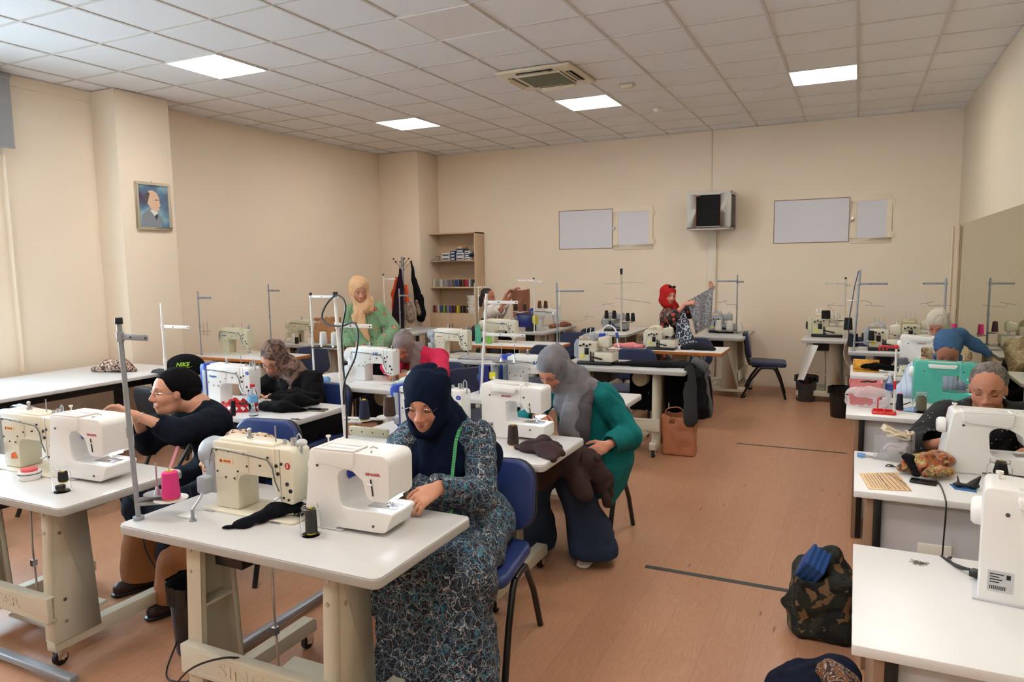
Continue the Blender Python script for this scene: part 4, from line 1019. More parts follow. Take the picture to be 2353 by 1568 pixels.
for a in (-150,-120,-92,-64,-36,-8,210,):
    a = math.radians(a); R = Matrix.Rotation(a+PI/2, 4, 'Z'); h = G().prism(hp, -.0012, .0012, 'xz').o('heart', M_white, t)
    h.matrix_local = Matrix.Translation((.1185*math.cos(a), .0655*math.sin(a), .028)) @ R @ Matrix.Rotation(-.1,4,'X')
for k, (x, y, c, r) in enumerate(((-.03,0,(206,36,40),.03),(.03,.01,(190,24,30),.028),(.07,-.01,(60,26,28),.02),(-.08,0,(224,196,190),.018),(.0,.03,(222,44,50),.022))):
    tag(G().lathe([(0,-.02),(r,-.02),(r*.5,-.012),(r*.5,.012),(r,.02),(0,.02)], (-3.70+x,3.44+y,Z+.052), 16, (1,.3*k,.3)).o('thread_spool', mat('spool_%d' % k, c, .5)), ('leftmost red','right red','dark','pale','rear red')[k]+' thread spool lying in the red heart basket', 'thread')
t = thing('mobile_phone', 'black mobile phone lying on the second left table corner', 'phone', (-3.20,3.64,Z), math.radians(12))
G().prism(rrect(.15,.075,.01), 0, .009, 'xy').o('phone_body', mat('phone_case', (120,110,96), .4), t, .002); G().prism(rrect(.142,.067,.008), .009, .0095, 'xy').o('screen', mat('screen', (20,26,34), .08), t)
# cloth heaps
def heap(name, label, m, pts, rs, base, h=.006, f=None, k=.03, cat='cloth', flat=.75, floor=None, slab=None):
    S = SD(); S.chain(pts, rs, k, ((0,0,1), flat)) if not isinstance(pts[0][0], (list, tuple)) else [S.chain(p, r, k, ((0,0,1), flat)) for p, r in zip(pts, rs)]
    if slab: S.box(*slab, None, .006, .004, '-')
    o = S.mesh(name, m, h, None, base, fold=f or folds(.01, 14, (.7,.5,.1), seed=5, amp2=.007, f2=20), floor=floor); return tag(o, label, cat)
heap('black_cloth', 'black cloth spread before the woman in the brown patterned scarf', solid('black_satin', (10,10,12)), [[(-3.62,3.56,Z+.02),(-3.50,3.52,Z+.03),(-3.36,3.52,Z+.03),(-3.24,3.58,Z+.015)],[(-3.55,3.66,Z+.05),(-3.4,3.68,Z+.05),(-3.28,3.74,Z+.03)],[(-3.7,3.76,Z+.04),(-3.5,3.78,Z+.07),(-3.36,3.82,Z+.05)]], [[.025,.05,.05,.02],[.05,.06,.03],[.03,.05,.03]], (-3.45,3.6,Z), floor=Z)
tag(G().prism([(0,0),(.03,.006),(.045,.02),(.05,.006),(.085,.004),(.05,-.006),(.02,-.008)], 0, .004, 'xy').o('black_ribbon', M_caster, loc=(-3.17,3.37,Z)), 'small torn black scrap near the second left table corner', 'scrap')
def _leo(n):
    v = n.vor(70); c = n.ramp(v, [(.0, lin((30,22,20))), (.32, lin((24,18,16))), (.42, lin((190,150,124))), (.62, lin((206,176,156)))]); n.color(n.mix(n.ramp(n.noise(40,2),[(.45,0),(.6,1)]), c, lin((70,52,44)))); n.bump(n.noise(30,3), .4, .01)
M_leo = mat('leopard_print', rough=.8, f=_leo)
heap('leopard_cloth', 'leopard-print cloth lying on the long side table', M_leo, [(-6.42,4.30,Z+.02),(-6.30,4.35,Z+.05),(-6.16,4.38,Z+.06),(-6.04,4.42,Z+.02)], [.04,.07,.08,.03], (-6.2,4.36,Z), floor=Z, f=folds(.008,20,(.7,.5,.1),seed=2))
def _leo2(n):
    v = n.vor(42); c = n.ramp(v, [(.0, lin((34,22,18))), (.25, lin((120,72,44))), (.36, lin((26,18,16))), (.5, lin((206,176,146)))]); n.color(c); n.bump(n.noise(30,3), .4, .01)
heap('leopard_cloth', 'leopard-print cloth heaped on the plastic box behind the cream machine', mat('leopard_brown', rough=.8, f=_leo2), [[(-2.54,2.24,Z+.13),(-2.44,2.26,Z+.18),(-2.32,2.28,Z+.175),(-2.12,2.30,Z+.14)],[(-2.50,2.15,Z+.10),(-2.40,2.2,Z+.17)]], [[.04,.07,.06,.03],[.04,.05]], (-2.4,2.24,Z), f=folds(.008,22,(.7,.2,.4),seed=2))
M_pkb = mat('pale_pink_plastic', (226,206,210), .3)
def tub(loc, label, w, d, h, m, lid=True, rz=0, lm=None):
    t = thing('plastic_box', label, 'box', loc, rz)
    g = G(); 
    pr = [(0,0,0)]
    o, i = [rrect(w*s, d*s, .015) for s in (.9, 1)], [rrect(w*s-.006, d*s-.006, .013) for s in (.9, 1)]
    n = len(o[0]); vs = [(x,y,0) for x,y in o[0]]+[(x,y,h) for x,y in o[1]]+[(x,y,h) for x,y in i[1]]+[(x,y,.003) for x,y in i[0]]
    fs = [(a+k*n,(a+1)%n+k*n,(a+1)%n+(k+1)*n,a+(k+1)*n) for k in range(3) for a in range(n)]+[tuple(range(n-1,-1,-1)), tuple(range(3*n,4*n))]
    g.add(vs, fs).o('tub', m, t)
    G().prism(rrect(w*1.04, d*1.04, .018), h-.006, h, 'xy').o('lid' if lid else 'rim', lm or m, t, .002) if lid else None
    return t
tub((-2.46,2.20,Z), 'pale pink plastic box behind the grey drive cover on the front centre table', .17, .12, .10, M_pkb)
t = thing('white_label_card', 'crumpled white paper label at the left of the front centre table', 'paper', (-2.30,1.86,Z))
G().sheet(lambda u,v: (-.03+.06*u, -.02+.04*v, .003+.006*math.sin(u*4)*v), 6, 4, .001).o('paper', M_white, t)
tag(G().cyl((-2.23,1.83,Z),(-2.23,1.83,Z+.045),.008,.006,n=14).cyl((-2.23,1.83,Z),(-2.23,1.83,Z+.006),.013,n=14).o('bobbin_post', M_pole), 'grey plastic post standing on the front centre table', 'post')
heap('navy_scrap', 'dark velvet strip and navy scrap under the cream machine head', solid('dark_velvet', (16,18,26)), [[(-1.90,2.02,Z+.035),(-1.96,1.98,Z+.035),(-1.98,1.92,Z+.02),(-2.0,1.86,Z+.012),(-2.05,1.81,Z+.008)],[(-1.90,2.05,Z+.03),(-1.82,2.04,Z+.025)]], [[.022,.028,.02,.018,.006],[.022,.012]], (-1.95,1.95,Z), h=.004, floor=Z, f=folds(.005,35,(.3,.8,0),seed=2,amp2=.003))
tag(G().ball((-1.86,2.03,Z+.292),(.022,.018,.014),8).o('thread_tangle', mat('pale_thread'), None), 'pale tangle of thread on top of the cream machine', 'thread')
heap('brown_cloth', 'dark brown twill cloth folded on the table corner beside the brown cone', solid('brown_twill', (66,50,50), amt=.2, fold=(8,.4,.03)), [[(-1.54,3.25,Z+.012),(-1.46,3.22,Z+.03),(-1.37,3.20,Z+.03),(-1.30,3.14,Z+.0)],[(-1.44,3.34,Z+.06),(-1.40,3.26,Z+.05),(-1.34,3.2,Z+.03)],[(-1.34,3.28,Z+.025),(-1.29,3.2,Z+.02)]], [[.012,.034,.04,.02],[.012,.035,.04],[.03,.03]], (-1.4,3.22,Z), h=.004, f=folds(.008,20,(.9,.3,.3),seed=8,amp2=.004))
def _gl(n): n.color(n.ramp(n.noise(30, 3, dist=1.2), [(.46, lin((214,220,212))), (.52, lin((96,150,116))), (.58, lin((220,224,216)))]))
heap('green_print_cloth', 'white and green leaf-print cloth before the pink-jacketed woman', mat('green_leaf_print', rough=.8, f=_gl), [[(-3.28,4.60,Z+.02),(-3.18,4.66,Z+.04),(-3.06,4.72,Z+.04)],[(-3.2,4.78,Z+.08),(-3.05,4.80,Z+.05)]], [[.02,.05,.04],[.04,.04]], (-3.18,4.7,Z), floor=Z, h=.005)
heap('denim_cloth', 'folded blue denim cloth behind the deep blue motor box', solid('denim', (54,70,90)), [[(-2.60,4.88,Z+.06),(-2.5,4.9,Z+.09),(-2.42,4.9,Z+.06)]], [[.06,.08,.06]], (-2.5,4.9,Z), floor=Z)
heap('grey_cloth', 'folded grey cloth on the grey table beside the cream machine', solid('light_grey_cloth', (160,154,156)), [[(-3.56,6.26,Z+.008),(-3.35,6.28,Z+.012),(-3.12,6.3,Z+.008)]], [[.07,.08,.07]], (-3.3,6.28,Z), floor=Z, flat=.22)
heap('pink_cloth', 'folded pink cloth on the orange-edged table', solid('pink_fleece', (222,134,138)), [[(-2.36,7.64,Z+.025),(-2.22,7.66,Z+.03),(-2.1,7.66,Z+.02)]], [[.05,.06,.05]], (-2.2,7.65,Z), floor=Z, flat=.45)
heap('dark_cloth', 'charcoal cloth bundle on the right end of the orange-edged table', solid('charcoal', (38,40,44)), [[(-1.66,7.68,Z+.02),(-1.5,7.70,Z+.04),(-1.36,7.7,Z+.02)]], [[.03,.055,.04]], (-1.5,7.7,Z), floor=Z, flat=.7)
heap('light_cloth', 'small light blue cloth at the left of the pink jacket table', solid('sky_cloth', (120,160,206)), [[(-4.0,4.55,Z+.015),(-3.9,4.58,Z+.02)]], [[.025,.03]], (-3.95,4.56,Z), floor=Z, h=.005)
heap('forearm_stand_in', 'brown cloth shape standing in for a forearm on the back table right of the blue box', solid('light_brown_cloth', (150,100,78)), [[(-3.98,9.6,Z+.03),(-3.9,9.9,Z+.04),(-3.88,10.1,Z+.02)]], [[.04,.05,.03]], (-3.9,9.9,Z), floor=Z)  # cloth heap added as stand-in for a bare forearm and hand
heap('yellow_cloth', 'ochre cloth under the arm of the cream machine by the left wall', solid('ochre', (176,140,80)), [[(-6.1,7.02,Z+.04),(-5.98,7.04,Z+.07)]], [[.05,.06]], (-6.0,7.0,Z), floor=Z)
# dark trousers over the table end
SLAB = ((-1.9,6.4,ZT-.045), (.603,.303,.047))
Mtr = solid('charcoal_twill', (24,25,28), fold=(8,.3,.02)); Mgr = solid('mid_grey_felt', (92,94,98), fold=(8,.3,.02)); Mg2 = solid('grey_charcoal', (52,54,57), fold=(8,.3,.02))
heap('dark_trousers', 'black and charcoal trousers draped over the right end of the grey table', Mtr, [[(-1.98,6.30,Z+.02),(-1.8,6.34,Z+.02),(-1.55,6.38,Z+.02),(-1.34,6.4,Z+.01),(-1.25,6.38,Z-.08),(-1.235,6.36,Z-.34)],[(-1.7,6.5,Z+.015),(-1.4,6.5,Z+.015),(-1.25,6.5,Z-.06),(-1.24,6.5,Z-.45)]], [[.04,.07,.08,.08,.05,.07],[.05,.07,.05,.09]], (-1.5,6.4,Z), h=.007, flat=.4, f=folds(.008,10,(.6,.2,.6),seed=3), slab=SLAB)
S = SD()
for (a, b, r) in (((-1.28,6.22,Z+.0),(-1.25,6.14,Z-.42),.05),): S.cap(a, b, .05, .07, .02, ((.6,-.8,0),.3)); S.box(*SLAB, None, .006, .004, '-')
tag(S.mesh('trouser_leg', Mg2, .006, None, (-1.26,6.2,.5), fold=folds(.006,12,(0,0,1),seed=2)), 'charcoal trouser leg hanging from the grey table before the tan bag', 'cloth')
S = SD(); S.cap((-1.24,6.62,Z+.0),(-1.17,6.60,Z-.40),.05,.09,.02,((1,.1,0),.3)); S.cap((-1.3,6.62,Z+.012),(-1.24,6.62,Z-.02),.05,.05,.02); S.box(*SLAB, None, .006, .004, '-')
tag(S.mesh('grey_felt_cloth', Mgr, .006, None, (-1.2,6.6,.5), fold=folds(.006,10,(0,0,1),seed=6)), 'mid grey cloth hanging over the table end behind the dark trousers', 'cloth')
S = SD(); S.box((-1.60,6.52,.53), (.30,.012,.20), None, rd=.01)
tag(S.mesh('black_cloth', M_blkknit, .008, None, (-1.6,6.5,.5), fold=folds(.01,9,(0,0,1),seed=6)), 'black cloth hanging like a curtain below the draped grey table', 'cloth')
# warning labels, motor box of the blue machine
t = thing('motor_box', 'deep blue motor box with yellow warning labels in front of the white machine', 'motor box', (-2.40,4.60,Z))
G().bx(-.06,.02,-.06,.06,0,.22).o('housing', M_dblue, t, .01, 3); G().cyl((.05,-.02,.0),(.05,-.02,.22),.03,n=20).o('cylinder', M_mgrey, t, .003)
G().bx(.025,.075,-.053,-.0505,.12,.17).o('warning_label', mat('warning_yellow'), t); G().bx(-.05,.01,-.062,-.06,.02,.05).o('rating_label', M_white, t)
G().cyl((.05,-.02,.0),(.05,-.02,.07),.032,n=20).o('black_foot', M_black, t, .003)
t = thing('motor_box', 'deep blue motor box on the back table below the brown cones', 'motor box', (-4.16,9.14,Z))
G().bx(-.14,.1,-.07,.07,.06,.24).o('housing', M_dblue, t, .01, 3); G().bx(.1,.15,-.05,.05,.1,.22).o('warning_label', mat('warning_yellow'), t, .004); G().bx(.0,.12,-.06,.06,0,.12).o('black_foot', M_black, t, .006)
industrial((-4.12,9.75,TZ), 'white industrial machine half hidden behind the deep blue motor box at the back', M_mwhite, 'none2', word='')
# bottle green, cup, paper bag
t = thing('green_bottle', 'mint green drinking bottle on the orange-edged table', 'bottle', (-4.08,7.54,Z))
G().lathe([(0,0),(.034,0),(.037,.006),(.037,.16),(.028,.19),(.0,.19)], n=24).o('bottle_body', mat('mint_plastic', (92,190,160), .3), t); G().lathe([(0,.19),(.022,.19),(.022,.225),(0,.23)], n=18).o('bottle_cap', mat('mint_plastic'), t)
tag(G().lathe([(0,0),(.026,0),(.03,.006),(.03,.085),(.027,.085),(.027,.006),(0,.006)], (-3.93,7.54,Z), 20).o('green_cup', mat('lime_plastic', (140,200,80), .35)), 'lime green cup beside the mint bottle', 'cup')
cone((-4.10,7.70,Z), (20,20,22), 'tall black thread cone with lime core behind the mint bottle', .30, .028, .02, core=(170,200,60))
S = SD(); S.box((-5.93,7.02,Z+.16), (.15,.085,.16), Rz(.1), rd=.01); S.box((-5.93,7.02,Z+.34), (.13,.07,.08), Rz(.1), rd=.01, op='-')
o = S.mesh('paper_bag', mat('kraft_paper', rough=.7, f=cloth((178,128,86), .12, fold=(10,.6,.03))), .006, None, (-5.93,7.0,Z), fold=folds(.008,10,(0,0,1),seed=9,amp2=.008,f2=9), floor=Z); tag(o, 'brown crumpled paper bag on the grey table by the left wall', 'bag')
# black cap with lettering on the long side table side
t = thing('baseball_cap', 'black cloth cap with lime lettering hung on the chair by the pillar', 'cap', (-5.40,4.46,.82), math.radians(36))
S = SD(); S.ell((-5.40,4.46,.85), (.17,.10,.12), Rz(math.radians(36)), .03)
S.mesh('cap_body', solid('black_canvas', (16,16,18)), .006, t, (0,0,0), floor=.78).matrix_parent_inverse = Matrix.Identity(4)
cb = [c for c in t.children][0]; cb.matrix_local = (Matrix.Translation((-5.40,4.46,.82)) @ Matrix.Rotation(math.radians(36),4,'Z')).inverted()
M_lime = mat('lime_print', (176,226,60), .5)
text('NIKE', .05, M_lime, t, (.0,-.101,.065), depth=.002, bold=.001, shear=.3)
G().sheet(lambda u,v: (-.065+.15*u, -.103, .02+.028*u*u+.02*v*(1-u)*min(1,u*6)), 14, 2, .003).o('swoosh', M_lime, t)
# ---------------------------------------------------------------- right desks: small things
M_pink = mat('pink_box_plastic', (232,142,142), .3, trans=.15); M_bagp = mat('thin_plastic_bag', (246,242,244), .12, alpha=.38)
tub((.08,5.17,Z+.075), 'pink plastic box, upper of two at the end of the turquoise machine desk', .20, .15, .075, M_pink, lid=False)
tub((.08,5.17,Z), 'pink plastic box, lower of two, wrapped in a clear bag', .20, .15, .07, M_pink)
tag(G().tube([(.05,5.14,Z+.145),(.09,5.16,Z+.15),(.12,5.15,Z+.148),(.14,5.17,Z+.15)], .006).o('black_scissors', M_black), 'black scissors lying in the upper pink box', 'scissors')
S = SD(); S.box((.09,5.11,Z+.05), (.13,.10,.052), None, rd=.03); S.box((.09,5.11,Z+.05), (.125,.095,.048), None, rd=.03, op='-'); S.ell((.09,5.05,Z+.10), (.12,.06,.03), None, .02)
tag(S.mesh('plastic_bag', M_bagp, .005, None, (.09,5.1,Z), fold=folds(.006,22,(.7,.3,.5),seed=3), floor=Z), 'crumpled clear plastic bag around the pink boxes', 'bag')
M_redp = mat('red_plastic', (212,36,40), .3)
t = thing('red_spool_tray', 'red plastic tray with an upright peg on the desk edge', 'tray', (.18,4.87,Z))
G().prism(rrect(.135,.09,.012), 0, .012, 'xy').bx(-.06,.06,.036,.042,.012,.022).bx(.0,.006,-.04,.04,.012,.022).o('tray', M_redp, t, .003)
G().cyl((-.035,.0,.01),(-.035,.0,.085),.0035,n=10).o('peg', M_redp, t)
t = thing('thread_holder_stand', 'tall white rod stand with red hooked arm beside the red tray', 'thread stand', (.235,4.90,Z))
G().cyl((0,0,0),(0,0,.40),.0065,n=12).o('rod', M_white, t); G().cyl((0,0,.15),(0,0,.20),.008,n=12).o('red_sleeve', M_redp, t)
G().ball((0,0,.41),.014,8).bx(-.085,0,-.006,.006,.405,.417).bx(-.095,-.088,-.005,.005,.38,.42).bx(-.075,-.068,-.005,.005,.385,.412).bx(-.055,-.048,-.005,.005,.385,.412).o('hook_arm', M_redp, t, .002)
heap('face_mask', 'pale blue cloth scrap beside the navy cone', solid('pale_blue_cloth', (150,172,206)), [[(.30,5.01,Z+.006),(.34,5.0,Z+.01),(.37,5.06,Z+.02)]], [[.02,.03,.012]], (.33,5.0,Z), h=.004, floor=Z, flat=.4, f=folds(.003,30,(1,0,0),seed=1,amp2=.002)).name = 'pale_blue_scrap'
tag(G().tube(smooth([(.25,5.16,Z+.01),(.3,5.14,Z+.015),(.34,5.2,Z+.02)]), .004).tube([(.22,5.1,Z+.02),(.25,5.16,Z+.01)], .005).o('black_lead', M_black), 'short black lead behind the navy cone', 'cable')
# gold box etc on the farthest desk
M_gold = mat('gold_print', rough=.3, metal=.5, f=speckle((196,140,52), .35, 60))
t = thing('gold_tin_box', 'open gold printed box on the farthest desk', 'box', (.10,6.66,Z))
G().bx(-.1,.1,-.05,.05,0,.012).o('tray', M_gold, t, .003); G().box((0,.06,.05),(.2,.006,.09),Matrix.Rotation(-.25,3,'X')).o('lid', M_gold, t, .002)
heap('black_cloth', 'black lace cloth spilling out of the gold box', solid('black_satin', (10,10,12)), [[(.08,6.66,Z+.04),(.17,6.66,Z+.05),(.3,6.66,Z+.03)]], [[.025,.04,.03]], (.2,6.6,Z), floor=Z, h=.005)
t = thing('patterned_mug', 'white mug with dark leaf pattern on the farthest desk', 'mug', (.37,6.55,Z)); t.scale = (.9,.9,.9)
G().lathe([(0,0),(.034,0),(.037,.005),(.04,.09),(.037,.09),(.034,.008),(0,.008)], n=24).o('cup', mat('mug_pattern', rough=.3, f=lambda n: n.color(n.mix(n.math('GREATER_THAN', n.noise(40,2), .58), lin((226,220,200)), lin((54,64,50))))), t)
G().tube([(-.036+ -.02*math.sin(a)-.0, 0, .045+.026*math.cos(a)) for a in [PI*k/8 for k in range(9)]], .005).o('handle', M_white2, t)
tag(G().bx(.33,.41,6.68,6.76,Z,Z+.12).o('grey_box', mat('slate_grey', (92,92,100), .5), None, .008), 'small slate grey box behind the mug', 'box')
heap('white_scrap', 'pale folded cloth in front of the mug', solid('pale_cloth', (214,210,190)), [[(.26,6.46,Z+.01),(.34,6.46,Z+.012)]], [[.03,.04]], (.3,6.46,Z), floor=Z, h=.005, flat=.4)
# second desk
t = thing('clear_organizer_box', 'clear plastic box full of cords and white yarn on the second desk', 'box', (.19,3.78,Z), math.radians(-12))
g = G(); w, d, hh = .075, .075, .12
g.bx(-w,w,-d,-d+.002,0,hh).bx(-w,w,d-.002,d,0,hh).bx(-w,-w+.002,-d,d,0,hh).bx(w-.002,w,-d,d,0,hh).bx(-w,w,-d,d,0,.002).o('clear_box', mat('acrylic', (236,232,234), .05, alpha=.14), t)
rr = random.Random(5)
def tangle(c, r, n, th, m, label, seed, name='cord_bundle', cat='cord', flat=.6):
    q = random.Random(seed); pts = []; a = 0
    for i in range(n):
        a += q.uniform(.5, 1.1); b = q.uniform(.55, 1)*r
        pts.append((c[0]+b*math.cos(a), c[1]+b*math.sin(a)*.8, c[2]+q.uniform(-.5,.5)*r*flat))
    return tag(G().tube(smooth(pts, 4), th, 7).o(name, m), label, cat)
tangle((.205,3.76,Z+.12), .06, 24, .0055, mat('cream_cord', (206,190,164), .6), 'cream power cord coiled on top of the clear box', 2)
tag(G().box((.165,3.78,Z+.135),(.06,.045,.03),Matrix.Rotation(.5,3,'Y')@Matrix.Rotation(.4,3,'Z')).o('cream_plug', mat('cream_cord'), None, .006), 'cream plug block resting on the clear box', 'plug')
tangle((.20,3.78,Z+.055), .055, 30, .009, mat('white_yarn', (206,196,196), .9), 'white yarn inside the clear box', 7, 'white_yarn', 'yarn')
tangle((.235,3.80,Z+.10), .035, 12, .006, M_black, 'black cord among the cream cord on the clear box', 11)
def _sc(n): n.color(n.ramp(n.noise(24, 3, dist=1.8), [(.38, lin((60,46,24))), (.46, lin((196,84,40))), (.52, lin((98,66,34))), (.58, lin((186,164,84))), (.66, lin((84,58,34)))])); n.bump(n.noise(18,3,dist=1), .4, .02)
heap('satin_scarf', 'shiny brown and orange satin scarf crumpled beside the large white machine', mat('satin_brown_orange', rough=.3, spec=.6, f=_sc), [[(.22,3.52,Z+.03),(.30,3.56,Z+.05),(.37,3.60,Z+.055)],[(.30,3.44,Z+.03),(.38,3.5,Z+.03)],[(.24,3.6,Z+.04),(.34,3.64,Z+.06)]], [[.03,.05,.05],[.025,.03],[.03,.04]], (.3,3.55,Z), h=.004, floor=Z, f=folds(.007,24,(.8,.5,.2),seed=4,amp2=.005))
heap('black_band', 'black band lying on the satin scarf beside the phone', solid('black_jersey', (12,12,14)), [[(.235,3.62,Z+.06),(.235,3.54,Z+.07),(.26,3.45,Z+.02)]], [[.016,.02,.016]], (.24,3.5,Z), h=.004, flat=.5, f=folds(.002,30,(0,1,0),seed=1,amp2=0))
t = thing('mobile_phone', 'black mobile phone charging on the second desk beside the scarf', 'phone', (.285,3.40,Z), math.radians(-12))
G().prism(rrect(.10,.055,.008), 0, .010, 'xy').o('phone_body', M_black, t, .002); G().prism(rrect(.094,.049,.006), .010, .0105, 'xy').o('screen', mat('screen'), t)
tag(G().tube(smooth([(.335,3.44,Z+.006),(.345,3.36,Z+.006),(.345,3.2,Z+.004),(.345,3.155,Z-.03),(.34,3.15,.55),(.342,3.15,.35),(.33,3.14,.2),(.32,3.15,.02)]), .003).o('phone_cable', M_black), 'black phone cable hanging down the front of the second desk', 'cable')
t = thing('patterned_board', 'thin plywood board with black curved lines on the second desk', 'board', (.04,3.44,Z), 0)
c4 = [(0,0),(.150,.075),(.195,-.185),(.035,-.225)]
G().prism([(0,0),(.035,-.225),(.195,-.185),(.150,.075)], 0, .004, 'xy').o('board', mat('light_plywood', (226,190,146), .55), t, .0008)
g = G()
def bl(a, b, s, q): 
    P = [Vector((a[0]+(b[0]-a[0])*k/8, a[1]+(b[1]-a[1])*k/8+s*math.sin(k/8*PI), .0046)) for k in range(9)]; g.tube(P, q, 4)
for k in range(6): bl((.02+.012*k, -.02+.004*k), (.05+.012*k, -.2), 0, .0009)
for k in range(5): bl((.07+.016*k, .03+.006*k), (.12+.017*k, -.19), .012*(k-2), .0009)
bl((.11,.04),(.18,-.1),0,.0009); bl((.13,.05),(.175,-.14),0,.0009)
g.o('board_lines', M_black, t)
t = thing('blue_scissors', 'light blue handled scissors at the far corner of the second desk', 'scissors', (.08,3.76,Z))
for s in (-1, 1): G().tube([(-.03+.016*math.cos(a), s*.02+.012*math.sin(a)+.0, .006) for a in [2*PI*k/14 for k in range(14)]], .004, 6, closed=True).o('handle', mat('sky_plastic', (110,150,200), .35), t)
G().prism([(-.015,.012),(.10,-.03),(.0,-.004)], .004, .006, 'xy').prism([(-.015,-.012),(.10,-.035),(.0,.004)], .002, .004, 'xy').o('blades', M_steel, t)
tangle((.17,3.60,Z+.008), .022, 10, .0022, M_black, 'small knot of black thread on the second desk', 5, 'thread_knot', 'thread', .2)
t = thing('blue_fabric_square', 'blue fabric square under a black scrap on the second desk', 'cloth', (.43,3.38,Z), math.radians(-10))
G().prism([(-.055,.03),(.04,.03),(.045,-.035),(-.03,-.035)], 0, .003, 'xy').o('fabric', solid('mid_blue', (60,110,164)), t)
S = SD(); S.cap((.40,3.38,Z+.015),(.47,3.38,Z+.015),.013,.014,.02,((0,0,1),.5)); S.cap((.41,3.38,Z+.01),(.405,3.39,Z+.05),.008,.002,.01); S.cap((.46,3.38,Z+.02),(.485,3.385,Z+.055),.018,.004,.01)
tag(S.mesh('black_scrap', M_caster, .003, None, (.43,3.38,Z), floor=Z+.003), 'black pointed scrap lying on the blue fabric square', 'scrap')
heap('satin_remnant', 'brown-green satin remnant at the right edge of the second desk', mat('satin_brown_orange'), [[(.66,3.42,Z+.012),(.8,3.44,Z+.015)]], [[.04,.05]], (.7,3.42,Z), floor=Z, flat=.4)
tag(G().bx(.71,.80,3.30,3.36,Z,Z+.012).o('pink_notebook', mat('pink_plastic'), None, .003), 'pink flat case at the right edge of the second desk', 'case')
# first desk: plug and lint
tag(G().tube(smooth([(.30,2.565,Z+.0),(.29,2.53,Z+.006),(.31,2.47,Z+.008),(.335,2.435,Z+.02)]), .0045).tube(smooth([(.275,2.565,Z+.0),(.30,2.50,Z+.006),(.335,2.43,Z+.02)]), .0045).o('power_cable', M_black), 'black twin power cable on the nearest desk', 'cable')
tag(G().box((.355,2.40,Z+.022),(.05,.028,.022),Matrix.Rotation(-.5,3,'Z')).box((.385,2.38,Z+.022),(.05,.018,.014),Matrix.Rotation(-.5,3,'Z')).o('power_plug', M_black, None, .005), 'black power plug entering the nearest white machine', 'plug')
g = G(); q = random.Random(9)
for k in range(46):
    a = q.uniform(0, 2*PI); r0 = q.uniform(0,.012); r1 = r0+q.uniform(.006,.03)
    g.tube([(.205+r0*math.cos(a), 2.475+r0*math.sin(a), Z+.001+q.random()*.006), (.205+r1*math.cos(a+.4), 2.475+r1*math.sin(a+.4)*.7, Z+.001)], .0006, 4)
tag(g.o('thread_lint', mat('lint', (118,108,92), .9)), 'little tuft of thread lint on the nearest desk', 'lint')
# ---------------------------------------------------------------- on the floor
def _camo(n):
    a = n.noise(16, 2, .4, dist=.6); b = n.noise(19, 2, .4, v=n.map(loc=(4,3,2)), dist=.6)
    c = n.mix(n.math('GREATER_THAN', a, .54), lin((38,42,34)), lin((20,24,26))); c = n.mix(n.math('GREATER_THAN', b, .60), c, lin((120,92,62))); n.color(c); n.bump(n.noise(10,3,dist=1), .5, .03)
M_camo = mat('camouflage_canvas', rough=.85, f=_camo)
S = SD(); S.box((-.10,3.50,.15), (.13,.15,.16), Rz(.1), rd=.05, k=.05); S.cap((-.10,3.50,.18),(-.07,3.52,.36),.12,.05,.06); S.cap((-.2,3.46,.14),(-.25,3.46,.12),.05,.03,.04)
S.cap((-.14,3.40,.34),(-.06,3.5,.50),.07,.08,.02,op='-')
t = tag(S.mesh('camouflage_bag', M_camo, .006, None, (-.1,3.5,0), fold=folds(.014,8,(.3,.2,1),seed=3,amp2=.01,f2=11), floor=.003), 'camouflage cloth bag on the floor beside the second desk', 'bag')
_R = Matrix.Rotation(.5,3,'Y')@Matrix.Rotation(.5,3,'X'); _g = G().box((-.135,3.42,.335),(.09,.12,.12),_R)
for k in range(4): _g.box(Vector((-.135,3.42,.335))+_R @ Vector((-.036+.024*k,0,0)),(.012,.128,.128),_R)
tag(_g.o('blue_box', mat('blue_ribbed', (32,76,140), .5), None, .002), 'blue ribbed box sticking out of the camouflage bag', 'box')
heap('navy_bag', 'navy cloth bundle on the floor at the bottom edge beside the nearest desk', solid('navy_canvas', (26,32,50)), [[(-.2,2.5,.05),(-.12,2.72,.12),(-.02,2.86,.14)],[(-.1,2.4,.03),(.0,2.6,.1)]], [[.1,.14,.10],[.1,.12]], (-.1,2.7,0), h=.008, floor=.003)
def _bp(n): n.color(n.ramp(n.noise(26,2,dist=2), [(.44, lin((56,32,26))), (.48, lin((190,170,150))), (.52, lin((64,36,28))), (.6, lin((132,84,48)))]))
heap('patterned_scarf', 'brown patterned scarf on the navy bundle beside the nearest desk', mat('brown_paisley', rough=.8, f=_bp), [[(-.03,2.72,.22),(.02,2.66,.18)]], [[.06,.08]], (0,2.7,.2), h=.006)
# tan tote
S = SD(); S.box((-1.39,6.33,.18), (.15,.09,.19), Rz(.05), rd=.03); S.box((-1.39,6.33,.40), (.13,.07,.12), Rz(.05), rd=.02, op='-')
t = tag(S.mesh('tan_tote_bag', mat('tan_leather', rough=.5, f=cloth((190,124,88), .12, fold=(7,.4,.03))), .006, None, (-1.39,6.33,0), fold=folds(.008,7,(.2,0,1),seed=3), floor=.003), 'tan leather tote bag on the floor under the draped grey table', 'bag')
G().tube(smooth([(-.1,-.09,.33),(-.09,-.1,.42),(.03,-.1,.44),(.09,-.09,.33)]), .005).o('handle', mat('tan_leather'), t)
